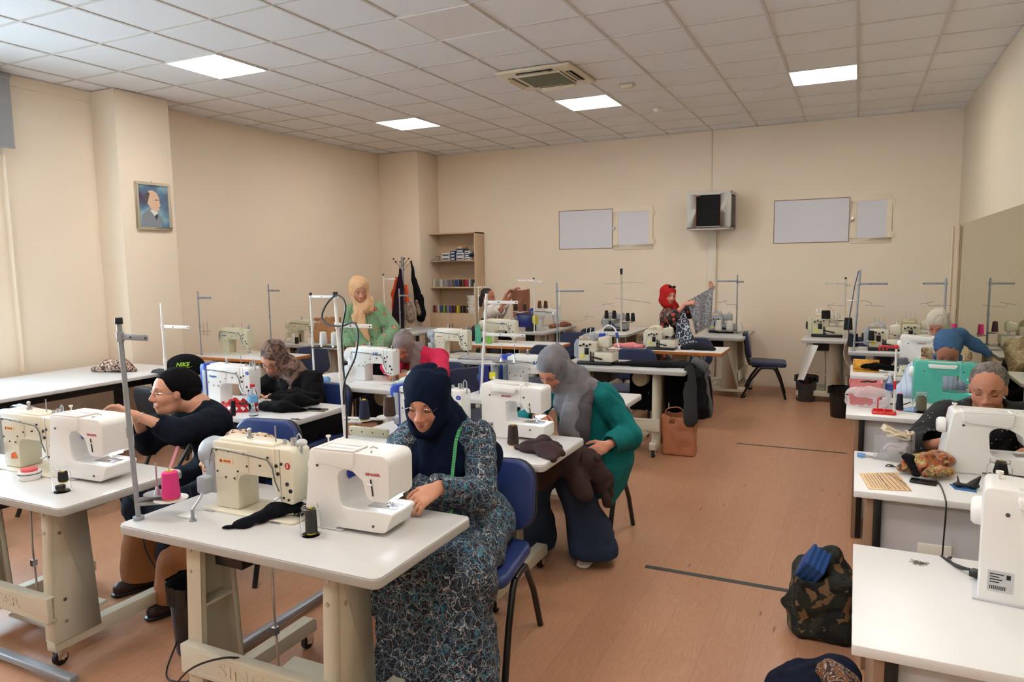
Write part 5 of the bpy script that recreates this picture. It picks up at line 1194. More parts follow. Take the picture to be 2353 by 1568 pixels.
# bins
def bin_(loc, label, r=.12, h=.3, mesh_=True, bag=True, m=None):
    t = thing('waste_bin', label, 'bin', loc)
    m = m or mat('bin_grey', (58,60,62), .45)
    G().lathe([(0,0),(r*.82,0),(r*.84,.006),(r,h),(r*1.03,h),(r*1.03,h-.012),(r*.985,h-.015),(r*.81,.008),(0,.008)], n=30).o('bin_body', m, t)
    if bag:
        def fn(u, v): a = 2*PI*u; w = .006*math.sin(a*9)+.004*math.sin(a*17+1); return ((r*1.05+w)*math.cos(a), (r*1.05+w)*math.sin(a), h+.012-v*(.07+.02*math.sin(a*3)))
        G().sheet(fn, 60, 4, .0015).o('bin_liner', mat('black_liner', (16,16,18), .2), t)
    return t
bin_((-.51,9.36,0), 'grey lined waste bin by the back right overlock table', .125, .30)
bin_((-.10,8.52,0), 'black waste bin at the left of the white-topped table', .13, .32, m=M_black)
bin_((-2.66,2.18,0), 'black waste bin with shiny liner under the front centre table', .12, .32, m=M_black)
# cables on the floor, floor tubes
tag(G().tube(smooth([(-2.75,2.25,.72),(-2.76,2.3,.5),(-2.80,2.3,.25),(-2.70,2.1,.08),(-2.60,1.95,.012),(-2.50,1.93,.01),(-2.42,1.98,.015)]), .004).o('floor_cable', M_black), 'black cable running down behind the front left table', 'cable')
tag(G().tube(smooth([(-2.48,1.70,.02),(-2.30,1.68,.1),(-2.15,1.70,.27),(-2.0,1.73,.34),(-1.94,1.80,.31)]), .004).o('table_cable', M_black), 'black cable looping over the crossbeam of the front centre table', 'cable')
tag(G().tube(smooth([(-3.18,2.2,.70),(-3.17,2.3,.5),(-3.22,2.35,.3),(-3.1,2.4,.06),(-3.0,2.38,.01),(-2.85,2.4,.01)]), .004).o('floor_cable', M_black), 'black cable hanging beside the leg of the front left table', 'cable')
tag(G().box((-2.45,2.38,.035),(.045,.85,.03)).o('floor_tube', M_pole, None, .01), 'grey metal tube on the floor under the front centre table', 'tube')
tag(G().box((-3.25,1.73,.035),(.75,.045,.03)).o('floor_tube', M_pole, None, .01), 'grey metal tube on the floor at the bottom left', 'tube')
# ---------------------------------------------------------------- bookcase
M_beech = mat('beech_board', rough=.45, f=speckle((206,178,146), .05, 14))
t = thing('bookcase', 'tall beech bookcase with two lower doors at the back left', 'bookcase', (-5.85,10.09,0))
w, d, hh = .45, .155, 2.23
g = G()
for s in (-1, 1): G().bx(min(s*w,s*(w-.018)),max(s*w,s*(w-.018)),-d,d,0,hh).o('side_panel', M_beech, t, .001)
G().bx(-w,w,-d,d,hh-.02,hh+.002).o('top_panel', M_beech, t, .001); G().bx(-w+.018,w-.018,d-.006,d,.05,hh-.02).o('back_panel', mat('beech_dark', (196,170,140), .6), t)
for z in (.93,1.35,1.775): G().bx(-w+.018,w-.018,-d+.004,d-.006,z,z+.018).o('shelf', M_beech, t, .001)
for s in (-1, 1):
    dr = G().bx(min(s*.002,s*(w-.002)),max(s*.002,s*(w-.002)),-d-.018,-d,.06,.94).o('door', M_beech, t, .0015)
    G().bx(s*.03-.005,s*.03+.005,-d-.035,-d-.025,.62,.78).bx(s*.03-.005,s*.03+.005,-d-.035,-d-.018,.62,.63).bx(s*.03-.005,s*.03+.005,-d-.035,-d-.018,.77,.78).o('door_handle', M_steel, dr, .001)
x = -6.20
def row(names, cols, dx, z, shelf):
    for k, (nm, c) in enumerate(zip(names, cols)):
        w = 'at the left end' if k == 0 else 'at the right end' if k == len(names)-1 else 'between %s and %s' % (names[k-1], names[k+1])
        cone((x+k*dx, 9.985+.02*(k%2), z), c, '%s thread spool on the %s shelf, %s' % (nm, shelf, w), .125, .0175, .0165, group='thread spools on the %s shelf' % shelf, name='thread_spool')
row(('cream','beige','warm grey','silver','off-white','ash grey','pale grey','mauve','plum grey','slate violet','smoke','royal blue','bright blue','maroon','chestnut','wine','crimson','scarlet','ice blue','denim blue','petrol'),
    ((226,216,196),(190,186,178),(150,150,140),(206,206,208),(214,210,206),(150,156,160),(170,176,180),(150,136,142),(128,110,130),(130,128,140),(90,86,98),(40,74,140),(46,84,150),(60,30,36),(54,28,30),(60,26,32),(176,36,60),(170,34,56),(184,192,204),(60,68,84),(48,60,80)), .037, 1.368, 'middle')
row(('dark red','dusty pink','pale pink','steel blue','teal','lime','emerald','ivory','violet','purple','burgundy','coffee','yellow','ochre','forest green','bottle green','brown','black'),
    ((120,28,36),(190,120,120),(206,190,190),(70,90,150),(60,110,120),(170,190,60),(40,90,70),(190,190,160),(80,60,140),(70,56,120),(60,30,40),(50,30,32),(216,196,40),(190,170,40),(36,44,34),(30,34,30),(48,34,28),(24,24,26)), .036, .948, 'lowest')
for k in range(3):
    t = thing('white_tub', ('lowest','middle','topmost')[k]+' of three white lidded tubs stacked on the lowest shelf', 'tub', (-5.50,10.03,.948+k*.098))
    G().lathe([(0,0),(.085,0),(.1,.075),(0,.075)], n=26).o('tub', M_white2, t); G().lathe([(0,.075),(.106,.075),(.106,.092),(0,.095)], n=26).o('lid', M_white, t, .0)
M_bxw = mat('box_white', (214,212,206), .5); M_bxb = mat('box_blue', (44,70,110), .5)
k = 0
for x, z, w_, h_, l in ((-5.92,0,.14,.06,'wide white-blue box, bottom left of the stack'),(-5.92,.06,.14,.06,'wide white-blue box, upper left of the stack'),(-5.79,0,.09,.05,'small blue box, bottom of the middle stack'),(-5.79,.05,.09,.05,'small blue box in the middle of the stack'),(-5.79,.10,.09,.05,'small blue box, top of the middle stack'),(-5.66,0,.13,.06,'pale box, bottom of the right stack'),(-5.66,.06,.13,.06,'printed box, second in the right stack'),(-5.66,.12,.13,.06,'dark blue printed box, third in the right stack'),(-5.66,.18,.09,.04,'small tan box on top of the right stack'),(-5.53,0,.08,.05,'small box at the far right bottom of the upper shelf'),(-5.53,.05,.08,.05,'small box second at the far right of the upper shelf'),(-5.53,.10,.08,.05,'small box third at the far right of the upper shelf')):
    t = thing('cardboard_box', l, 'box', (x,10.0,1.793+z)); a = M_bxw if k in (0,1,5,6,9,11) else (mat('kraft_box', (206,160,110), .6) if k == 8 else M_bxb)
    G().bx(-w_/2+.001,w_/2-.001,-.09,.09,.0,h_-.001).o('box_body', a, t, .001); G().bx(-w_/2+.012,w_/2-.014,-.0915,-.09,h_*.25,h_*.6).o('box_print', M_bxb if a is M_bxw else M_bxw, t); k += 1
t = thing('crystal_ornament', 'small clear ornament on a dark tray on the upper shelf', 'ornament', (-6.13,10.02,1.793))
G().bx(-.11,.11,-.06,.06,0,.008).o('tray', mat('dark_tray', (60,48,44), .4), t, .002); G().ball((0,0,.045),(.035,.03,.035),5).ball((-.03,0,.03),.02,4).ball((.035,0,.03),.02,4).o('crystal', M_glass, t, flat=True)
# ---------------------------------------------------------------- network cabinet
t = thing('network_cabinet', 'wall-mounted grey network cabinet with a dark glass door', 'cabinet', (-1.80,Y1-.22,2.14))
M_cab = mat('cabinet_grey', (196,194,186), .4)
G().bx(-.29,.29,-.2,.2,.46,.5).bx(-.29,.29,-.2,.2,0,.03).bx(-.29,-.275,-.2,.2,.03,.46).bx(-.29,.29,.19,.2,.03,.46).o('housing', M_cab, t, .003)
G().bx(.275,.29,-.17,.16,.05,.44).o('side_panel', M_black, t, .003); G().bx(.275,.29,-.2,-.17,.0,.5).bx(.275,.29,.16,.2,.0,.5).o('side_frame', M_cab, t, .002)
dr = G().bx(-.285,-.16,-.225,-.2,.03,.47).bx(.155,.285,-.225,-.2,.03,.47).bx(-.16,.155,-.225,-.2,.03,.045).bx(-.16,.155,-.225,-.2,.455,.47).o('door', M_cab, t, .002)
G().bx(-.165,-.16,-.2262,-.2245,.045,.455).bx(-.16,-.11,-.2262,-.2245,.44,.452).o('orange_strip', mat('orange_strip', (196,74,40), .5), dr); G().bx(.155,.158,-.2262,-.2245,.045,.455).o('orange_strip', mat('orange_strip'), dr)
G().bx(-.16,.155,-.216,-.212,.045,.455).o('door_glass', mat('smoked_glass', (60,64,66), .05, trans=.75, ior=1.2), dr); G().cyl((.21,-.225,.24),(.21,-.232,.24),.012,n=14).o('door_lock', M_steel, dr)
g = G(); q = random.Random(4)
for k in range(14): x = -.12+.018*k; g.tube([(x,.0,.13),(x+q.uniform(-.03,.03),-.12,.10),(x*.5,-.13,.06)], .003, 5)
g.o('network_cables', mat('pale_thread'), t); G().bx(-.2,.2,-.05,.1,.12,.16).bx(-.2,.2,-.05,.1,.2,.24).o('switch_unit', mat('dark_unit', (50,52,56), .4), t, .003)
# ---------------------------------------------------------------- coat rack with coats
t = thing('coat_rack', 'grey metal coat rack with black-tipped hooks in the back left corner', 'coat rack', (-6.42,9.42,0))
G().cyl((0,0,0),(0,0,1.86),.022,n=16).cyl((0,0,0),(0,0,.03),.17,n=24).o('pole', M_pole, t, .002)
for k in range(6):
    a = k*PI/3+.3; z = 1.62+.05*(k%2); e = Vector((.14*math.cos(a), .14*math.sin(a), z+.16)); h = G().tube([(0,0,z), tuple(e*.5+Vector((0,0,z*.5+.02))), tuple(e)], .007).o('hook', M_chrome, t); G().ball(e, .014, 6).o('hook_tip', M_black, h)
def coat(label, m, pts, rs, seed, fl=((.5,1,0),.5)):
    S = SD(); [S.chain([(q[0]*1.063,q[1]*1.063,1.73+(q[2]-1.73)*1.063) for q in p], r, .04, fl) for p, r in zip(pts, rs)]; return tag(S.mesh('hanging_coat', m, .009, None, (-6.35,9.35,1), fold=folds(.014,9,(0,0,1),seed=seed)), label, 'coat')
coat('dark plum coat hanging at the front of the coat rack', solid('plum_wool', (44,28,42)), [[(-6.02,8.78,1.66),(-6.02,8.74,1.4),(-6.05,8.72,1.0),(-6.04,8.72,.7)]], [[.04,.09,.13,.12]], 3)
coat('bright orange vest hanging on the left of the coat rack', solid('orange_vest', (222,84,36)), [[(-6.16,8.88,1.52),(-6.2,8.88,1.3),(-6.2,8.88,1.12)],[(-5.92,8.76,1.42),(-5.91,8.76,1.2)]], [[.05,.08,.09],[.04,.06]], 5)
coat('black apron hanging on the right of the coat rack', solid('black_apron', (20,20,24)), [[(-5.94,8.95,1.78),(-5.88,8.92,1.5),(-5.78,8.9,1.2),(-5.76,8.9,1.0)]], [[.02,.06,.10,.11]], 7)
def _bk(n): n.color(n.mix(n.math('LESS_THAN', n.math('ABSOLUTE', n.math('SUBTRACT', n.noise(12,1,dist=1.5), .5)), .04), lin((150,134,120)), lin((92,52,48))))
coat('patterned beige and brown shoulder bag on the coat rack', mat('bag_pattern', rough=.8, f=_bk), [[(-5.86,8.74,1.14),(-5.84,8.74,.98)],[(-5.74,8.76,1.2),(-5.70,8.76,1.05)]], [[.08,.11],[.05,.06]], 8)
# ---------------------------------------------------------------- framed portrait
t = thing('framed_portrait', 'framed picture of a man in grey coat on the left pillar', 'picture', (-6.62,5.19,2.375), PI/2)
G().bx(-.19,.19,-.022,-.002,-.24,.24).o('backing', M_black, t)
G().bx(-.2,.2,-.034,-.004,.215,.245).bx(-.2,.2,-.034,-.004,-.245,-.215).bx(-.2,-.172,-.034,-.004,-.215,.215).bx(.172,.2,-.034,-.004,-.215,.215).o('frame', mat('silver_frame', (196,184,160), .35, .4), t, .006, 3)
def _pbg(n): n.color(n.ramp(n.noise(3.2, 2), [(.38, lin((84,52,84))), (.5, lin((92,124,150))), (.62, lin((150,184,196)))]))
p = G().bx(-.175,.175,-.024,-.022,-.218,.218).o('canvas', mat('portrait_ground', rough=.5, f=_pbg), t)
def pl(poly, c, y, nm): return G().prism(poly, -.0242-y, -.0240-y, 'xz').o(nm, mat('paint_%d_%d_%d' % c, c, .6), p)
pl([(-.16,-.218),(-.15,-.1),(-.10,-.05),(-.03,-.02),(.05,-.07),(.08,-.14),(.09,-.218)], (134,140,148), 0, 'painted_coat')
pl([(-.05,-.04),(.0,-.1),(.04,-.07),(.02,-.02)], (226,222,214), .0003, 'painted_collar'); pl([(.0,-.1),(.02,-.14),(.04,-.1),(.03,-.075)], (60,50,60), .0006, 'painted_tie')
pl([(-.09,.09),(-.06,.15),(-.01,.165),(.04,.14),(.065,.09),(.068,.05),(.078,.01),(.065,-.0),(.06,-.035),(.02,-.05),(-.03,-.03),(-.07,.02)], (222,186,156), .0006, 'painted_face')
pl([(-.1,.04),(-.105,.1),(-.07,.15),(-.04,.13),(-.055,.09),(-.07,.04)], (92,88,84), .0009, 'painted_hair'); pl([(.015,.062),(.06,.066),(.055,.072),(.015,.072)], (96,70,56), .0009, 'painted_brow')
pl([(.035,-.008),(.07,-.006),(.06,-.013)], (150,84,76), .0009, 'painted_mouth')
G().tube([(-.01,-.01,.245),(0,-.01,.262),(.01,-.01,.245)], .002).o('hanging_loop', M_steel, t)

t = thing('cream_rail', 'cream metal rail with small screws on the table behind the tape-measure woman', 'rail', (-2.44,3.20,Z))
G().bx(-.13,.13,-.015,.015,0,.045).o('rail', M_cream2, t, .004)
for k in range(4): G().cyl((-.11+.073*k,-.015,.022),(-.11+.073*k,-.018,.022),.004,n=8).o('screw', M_black, t)
tag(G().lathe([(0,0),(.011,0),(.006,.05),(0,.054)], (-2.13,3.16,Z), 16).o('cone_holder', M_white2), 'small white upright cone holder in front of the white and blue machine', 'holder')
t = thing('waste_chute', 'slanted white metal chute hanging under the back right overlock table', 'chute', (-.47,9.02,.745))
G().sheet(lambda u,v: (-.02-.10*v+.12*u*(1-.4*v), -.02+.03*math.sin(u*PI)*1.5, -.02-.42*v), 8, 2, .002).o('sheet_metal', M_wpole, t)
tag(G().tube(smooth([(-.07,9.05,.80),(-.09,9.02,.74),(-.10,9.02,.62),(-.06,9.02,.52),(-.01,9.02,.44)]), .004).o('string', mat('white_yarn')), 'white cord hanging from the front corner of the back right overlock table', 'cord')
# ---------------------------------------------------------------- people
def _skin(n):
    a = n.n.new('ShaderNodeAttribute'); a.attribute_name = 'col'
    n.color(n.mix(n.math('MULTIPLY', n.noise(60, 3), .12), a.outputs['Color'], (.30,.10,.06)))
    n.bump(n.noise(350, 3), .12, .002)
M_skin = mat('skin', rough=.5, spec=.4, f=_skin)
M_brow = mat('eyebrow_brown', (62,44,36), .7)
M_lash = mat('lash_dark', (40,28,24), .6)
M_eye = mat('eye_white', (220,214,206), .2)
M_nail = mat('nail', (222,170,150), .3)
def nz(v): v = np.array(v, float); return v/np.linalg.norm(v)
def ik(a, b, l1, l2, pole):
    a = np.array(a, float); b = np.array(b, float); d = b-a; L = min(np.linalg.norm(d), (l1+l2)*.999); u = nz(d)
    x = (L*L+l1*l1-l2*l2)/(2*L); h = math.sqrt(max(l1*l1-x*x, 0)); p = np.array(pole, float)-a; p = p-u*(p@u)
    return a+u*x+nz(p)*h
class Fig:
    """all joints in world coordinates. face: yaw 0 looks to -y; turn>0 looks towards +x"""
    def __init__(s, head, hyaw, hpitch, hroll, chest, hips, yaw, shw=.17, hipw=.14, scale=1.0, ears=False):
        s.ears = ears; s.cuts = []
        s.H = np.array(head, float); s.R = Rz(math.radians(hyaw)) @ Rx(math.radians(hpitch)) @ Ry(math.radians(hroll)) @ Rz(PI)
        # head frame: +y face, +x figure's ... after Rz(pi): local +y -> world -y
        s.hs = scale; s.chest = np.array(chest, float); s.hips = np.array(hips, float)
        s.yaw = math.radians(yaw); s.fw = Rz(s.yaw) @ np.array([0,-1,0]); s.rt = Rz(s.yaw) @ np.array([1,0,0])
        # rt = direction towards +x side (the figure's left hand when facing the camera)
        s.shw, s.hipw = shw, hipw
        s.neck = s.chest+np.array([0,0,.10])+(s.H-s.chest)*.15
        s.sh = {q: s.chest+s.rt*q*shw+np.array([0,0,.055]) for q in (-1, 1)}
        s.hip = {q: s.hips+s.rt*q*hipw*.6 for q in (-1, 1)}
        s.el, s.wr, s.hd, s.kn, s.an = {}, {}, {}, {}, {}
    def seat(s, x, y, rz=0, tab=None):
        """keep clothes and body on top of the seat pad, off the backrest and off the table top"""
        R = Rz(math.radians(rz)); c = np.array([x, y, 0.])
        s.cuts.append((c+R @ [0,.07,.20], (.25,.29,.263), R)); s.cuts.append((c+R @ [0,.36,.62], (.25,.155,.22), R))
        if tab: x0, x1, y0, y1 = tab; s.cuts.append((((x0+x1)/2,(y0+y1)/2,ZT-.02), ((x1-x0)/2+.003,(y1-y0)/2+.003,.0215), None))
        return s
    def trim(s, S):
        for c, r, R in s.cuts: S.box(c, r, R, .012, .012, '-')
        return S
    def hp(s, x, y, z): return s.H+s.R @ np.array([x, y, z])*s.hs
    def arm(s, q, wrist, pole, l1=.28, l2=.245, hand=None, curl=.5, nrm=(0,0,-1), sh=None, thumb=None):
        if sh is not None: s.sh[q] = np.array(sh, float)
        s.wr[q] = np.array(wrist, float); s.el[q] = ik(s.sh[q], wrist, l1, l2, pole)
        d = nz(s.wr[q]-s.el[q]) if hand is None else nz(hand)
        s.hd[q] = (d, np.array(nrm, float), curl, thumb)
    def leg(s, q, ankle, pole, l1=.42, l2=.41, knee=None):
        s.an[q] = np.array(ankle, float); s.kn[q] = np.array(knee, float) if knee is not None else ik(s.hip[q], ankle, l1, l2, pole)
    def hand(s, S, q, sc=1.0, out=None):
        d, n, curl, th = s.hd[q]; w = s.wr[q]; n = nz(n-d*(n@d)); t = -np.cross(d, n)*q   # t towards thumb side
        if th is not None: t = nz(np.array(th, float)-d*(np.array(th, float)@d)); n = nz(n-t*(n@t))
        pk = w+d*.085*sc
        S.cap(w-d*.01, w+d*.05*sc, .024*sc, .028*sc, .012, (n, .6))
        S.cap(w+d*.03*sc-t*.018*sc, pk-t*.022*sc, .017*sc, .014*sc, .012, (n, .8)); S.cap(w+d*.03*sc+t*.016*sc, pk+t*.024*sc, .018*sc, .014*sc, .012, (n, .8))
        S.cap(pk-t*.02*sc, pk+t*.022*sc, .0125*sc, .0125*sc, .012)
        for i, (off, L, c) in enumerate(((.028,.068,.8),(.0095,.076,.95),(-.0095,.070,1.08),(-.027,.056,1.2))):
            p = pk+t*off*sc; a = curl*c; dd = nz(d+t*(off*2.2))
            dirs = [a*.55, a*1.25, a*1.8]; seg = [.44, .31, .25]
            for k in range(3):
                v = dd*math.cos(dirs[k])+n*math.sin(dirs[k]); e = p+v*L*seg[k]*sc*1.05
                r0 = (.0092,.0082,.0074)[k]*sc; r1 = (.0082,.0074,.0066)[k]*sc
                S.cap(p, e, r0, r1, .003); p = e
            if out is not None: out.append((p, v, n, t))
        p = w+d*.025*sc+t*.02*sc; v = nz(d*.72+t*.75+n*.25)
        e = p+v*.042*sc; S.cap(p, e, .0145*sc, .011*sc, .01)
        v2 = nz(d*.92+t*.35+n*.35); e2 = e+v2*.030*sc; S.cap(e, e2, .0105*sc, .009*sc, .004)
        e3 = e2+nz(d*.95+t*.05+n*.4)*.024*sc; S.cap(e2, e3, .009*sc, .0072*sc, .003)
    def headsdf(s, S):
        P = s.hp; R = s.R; k = s.hs
        E = lambda c, r, kk=.012, op='+': S.ell(P(*c), [x*k for x in r], R, kk, op)
        C = lambda a, b, ra, rb, kk=.012, op='+', fl=None: S.cap(P(*a), P(*b), ra*k, rb*k, kk, fl, op)
        E((0,-.018,.032), (.074,.094,.086))
        E((0,.012,-.03), (.062,.074,.078), .03)
        E((0,.03,.035), (.058,.055,.055), .03)
        C((-.03,.022,-.085), (.03,.022,-.085), .028, .028, .03)
        C((0,.05,-.098), (0,.056,-.092), .021, .021, .025)
        for q in (-1, 1):
            E((q*.036,.05,-.03), (.026,.024,.026), .022)       # cheek
            E((q*.033,.083,.004), (.018,.016,.0125), .012, '-')   # socket
            E((q*.032,.066,.003), (.0155,.0155,.0125), .004)     # eyeball and lid
            C((q*.012,.082,.024), (q*.048,.064,.024), .0075, .006, .014)  # brow
            if s.ears: E((q*.074,-.005,-.005), (.008,.017,.028), .006)
            E((q*.013,.092,-.038), (.0095,.011,.0085), .008)      # nostril
        C((0,.083,.014), (0,.102,-.029), .0075, .0115, .012)
        E((0,.102,-.033), (.0115,.0105,.0095), .008)
        C((-.018,.074,-.0615), (.018,.074,-.0615), .0085, .0085, .010)
        C((-.013,.078,-.0735), (.013,.078,-.0735), .0085, .0085, .010)
        C((-.02,.088,-.067), (.02,.088,-.067), .0022, .0022, .004, '-')
        return S
    def bodysdf(s, inflate=0, legs=True):
        S = SD(); up = np.array([0,0,1.]); s.headsdf(S)
        S.cap(s.hp(0,-.03,-.06), s.neck, .05, .055, .02)
        fl = (s.fw, .62)
        S.cap(s.sh[-1]+s.rt*.03, s.sh[1]-s.rt*.03, .055, .055, .04)
        mid = s.chest*.5+s.hips*.5
        S.cap(s.chest-up*.01, mid, .135, .125, .05, fl); S.cap(mid, s.hips, .125, .15, .05, fl)
        S.cap(s.hip[-1], s.hip[1], .10, .10, .04)
        for q in (-1, 1):
            if q in s.wr:
                S.cap(s.sh[q], s.el[q], .043, .036, .025); S.cap(s.el[q], s.wr[q], .035, .023, .015)
                s.hand(S, q)
            if q in s.an and legs:
                S.cap(s.hip[q], s.kn[q], .075, .052, .03); S.cap(s.kn[q], s.an[q], .05, .032, .02)
                S.cap(s.an[q]-up*.03, s.an[q]+s.fw*.12-up*.055, .03, .026, .02)
        return S
    def skincol(s, base=(214,160,132), lips=(176,92,86)):
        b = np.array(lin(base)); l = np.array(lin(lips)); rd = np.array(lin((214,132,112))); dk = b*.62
        def f(P):
            Q = (P-s.H) @ s.R/s.hs
            C = np.repeat(b[None], len(P), 0)
            def bl(w, c): nonlocal C; w = np.clip(w, 0, 1)[:,None]; C = C*(1-w)+c*w
            g = lambda x, y, rx, rz: np.exp(-((Q[:,0]-x)/rx)**2-((Q[:,2]-y)/rz)**2)*(Q[:,1] > .03)
            bl(.45*(g(.038,-.035,.024,.02)+g(-.038,-.035,.024,.02)+g(0,-.03,.014,.014)), rd)
            bl(.5*g(0,-.0675,.02,.006), l)
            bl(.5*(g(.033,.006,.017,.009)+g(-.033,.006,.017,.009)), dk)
            return C
        return f
    def build(s, label, base, h=.005, skin=(214,160,132), face=True, eyes='down', legs=True, brow=M_brow, group=None):
        o = s.trim(s.bodysdf(legs=legs)).mesh('person', M_skin, h, None, base, color=s.skincol(skin))
        tag(o, label, 'person', group); s.o = o; s.base = np.array(base, float)
        if face:
            for q in (-1, 1):
                G().tube(smooth([s.hp(q*x, y, z)-s.base for x, y, z in ((.014,.0885,.0215),(.024,.0875,.0262),(.036,.0815,.0272),(.048,.0695,.0225))], 4), .002, 6, rs=[s.hs*(.0010+.0013*math.sin(PI*min(1,(k+2)/11))) for k in range(13)]).o('eyebrow', brow, o)
                zz = -.003 if eyes == 'down' else .002
                G().tube([s.hp(q*x, y, z)-s.base for x, y, z in ((.018,.0775,zz),(.026,.0818,zz-.003),(.035,.0815,zz-.003),(.046,.0735,zz+.001))], .0012, 6, rs=[.0008,.0014,.0015,.0008]).o('eyelash', M_lash, o)
                if eyes == 'open':
                    G().ball(s.hp(q*.032,.0705,.0025)-s.base, (.0085,.0125,.0045), 8, Matrix(s.R.tolist())).o('eye', M_eye, o)
                    G().ball(s.hp(q*.032,.0795,.0025)-s.base, (.0042,.0042,.0042), 8).o('iris', M_lash, o)
            lp = mat('lips_%d' % skin[0], (min(255,int(skin[0]*.86)),int(skin[1]*.66),int(skin[2]*.68)), .45)
            for zc, rr, dz in ((-.0638,.0030,-.0022),(-.0708,.0036,.0022)):
                G().tube(smooth([s.hp(x, y, zc+dz*(abs(x)/.021)**2)-s.base for x, y in ((-.0205,.0765),(-.012,.0835),(0,.0862),(.012,.0835),(.0205,.0765))], 3), .003, 8, rs=[s.hs*max(.0007, rr*math.sin(PI*(k+.4)/12.8)) for k in range(13)]).o('lip', lp, o)
        return o
    def cl(s, name, S, m, h=.006, fold=None, **k): return s.trim(S).mesh(name, m, h, s.o, s.base, fold=fold, **k)
    def glasses(s, m=M_chrome, rim=True, r=.02):
        g = G()
        for q in (-1, 1):
            pts = [s.hp(q*.032+r*1.12*math.cos(a), .094-.004*math.cos(a)*q*q-.01*abs(math.cos(a)*.3), -.002+r*.8*math.sin(a))-s.base for a in [2*PI*i/18 for i in range(18)]]
            if rim: g.tube(pts, .0011, 5, closed=True)
            else: g.tube(pts[0:10], .0008, 5)
            g.tube([s.hp(q*.054,.09,.004)-s.base, s.hp(q*.062,.075,.006)-s.base, s.hp(q*.068,.045,.006)-s.base, s.hp(q*.072,.0,.006)-s.base][:3+int(s.ears)], .0013, 5)
        g.tube([s.hp(-.01,.098,.002)-s.base, s.hp(0,.1,.006)-s.base, s.hp(.01,.098,.002)-s.base], .0012, 5)
        f = g.o('glasses', m, s.o)
        g = G()
        for q in (-1,1):
            c = s.hp(q*.032,.0935,-.002)-s.base; R = Matrix(s.R.tolist())
            g.ball(c, (r*1.08, .0008, r*.76), 8, R)
        g.o('lens', M_lens, f)
        return f
    # clothing primitives -------------------------------------------------
    def torso(s, S, r=.16, w=.16, hem=None, fl=.72, k=.05, chestr=None, neckr=.07):
        up = np.array([0,0,1.]); mid = s.chest*.5+s.hips*.5
        S.cap(s.sh[-1]+s.rt*.02, s.sh[1]-s.rt*.02, .07, .07, .05)
        S.cap(s.neck-up*.03, s.chest, neckr, .10, .04)
        S.cap(s.chest, mid, chestr or r, r, k, (s.fw, fl)); S.cap(mid, s.hips, r, w, k, (s.fw, fl+.08))
        if hem is not None: S.cap(s.hips, hem, w, w*1.02, k, (s.fw, .85))
        return S
    def sleeve(s, S, q, r0=.062, r1=.055, r2=.042, to=1.0, k=.03):
        S.cap(s.sh[q], s.el[q], r0, r1, k); e = s.el[q]+(s.wr[q]-s.el[q])*to
        if to > 0: S.cap(s.el[q], e, r1, r2, k)
        return S
    def openend(s, S, p, d, r, dep=.03):
        S.cap(p-d*.004, p+d*dep, r, r, .004, op='-')
def calm(F, fold, cz=-.022, r0=.075, r1=.13):
    """cloth lies smooth around the face opening"""
    c = F.hp(0, .075, cz)
    def f(X, Y, Z):
        d = np.sqrt((X-c[0])**2+(Y-c[1])**2+(Z-c[2])**2); w = np.clip((d-r0)/(r1-r0), 0, 1); return fold(X, Y, Z)*w
    return f
def hijab(F, name, m, h=.005, open_r=(.055,.07), wide=.0, bib=None, tail=None, fold=None, rim=.012, cz=-.022, neckr=.085, shoulders=True, up=.0, label=None, backdrop=None, cut=None):
    """scarf around head, neck and shoulders with a face opening"""
    S = SD(); P = F.hp; R = F.R; k = F.hs
    S.ell(P(0,-.022,.038+up), [(.088+wide)*k, (.108+wide)*k, (.098)*k], R, .02)
    S.ell(P(0,-.008,-.04), [(.078+wide)*k, .098*k, .088*k], R, .04)
    S.ell(P(0,.03,-.105), [.062*k,.055*k,.045*k], R, .03)
    S.cap(P(0,-.04,-.06), F.neck, neckr, neckr*1.05, .05)
    if shoulders:
        S.cap(F.neck, F.chest+np.array([0,0,.02]), neckr*1.1, .15, .05, (F.fw, .78))
    for (a, b, ra, rb, fl) in (bib or []): S.cap(a, b, ra, rb, .04, fl)
    for (pts, rs, fl) in (tail or []): S.chain([np.array(p) for p in pts], rs, .02, fl)
    # opening for the face
    S.ell(P(0,.115,cz+.004), [open_r[0]*k, .062*k, open_r[1]*k], R, .008, '-')
    S.ell(P(0,.075,cz), [(open_r[0]-.004)*k, .06*k, (open_r[1]-.004)*k], R, .008, '-')
    o = F.cl(name, S, m, h, calm(F, fold or folds(.007, 17, (.2,.2,1), seed=3, amp2=.003), cz), label=label, cut=cut)
    return o
M_lens = mat('spectacle_lens', (245,248,250), .02, trans=1, ior=1.02)
def shoe(F, q, name, m, sole=None, L=.16, slip=False, dirv=None):
    a = F.an[q]; fw = F.fw if dirv is None else nz(dirv); S = SD(); z0 = a[2]
    S.cap((a[0],a[1],.045), tuple(np.array([a[0],a[1],.038])+fw*L), .045, .036, .03)
    S.cap((a[0],a[1],.055), a+np.array([0,0,-.02]), .045, .04, .03)
    o = F.cl(name, S, m, .005, floor=.004)
    if sole:
        S = SD(); S.cap(tuple(np.array([a[0],a[1],.014])-fw*.01), tuple(np.array([a[0],a[1],.012])+fw*(L+.005)), .048, .042, .01, ((0,0,1), .35)); F.cl('sole', S, sole, .005, floor=.001)
    return o
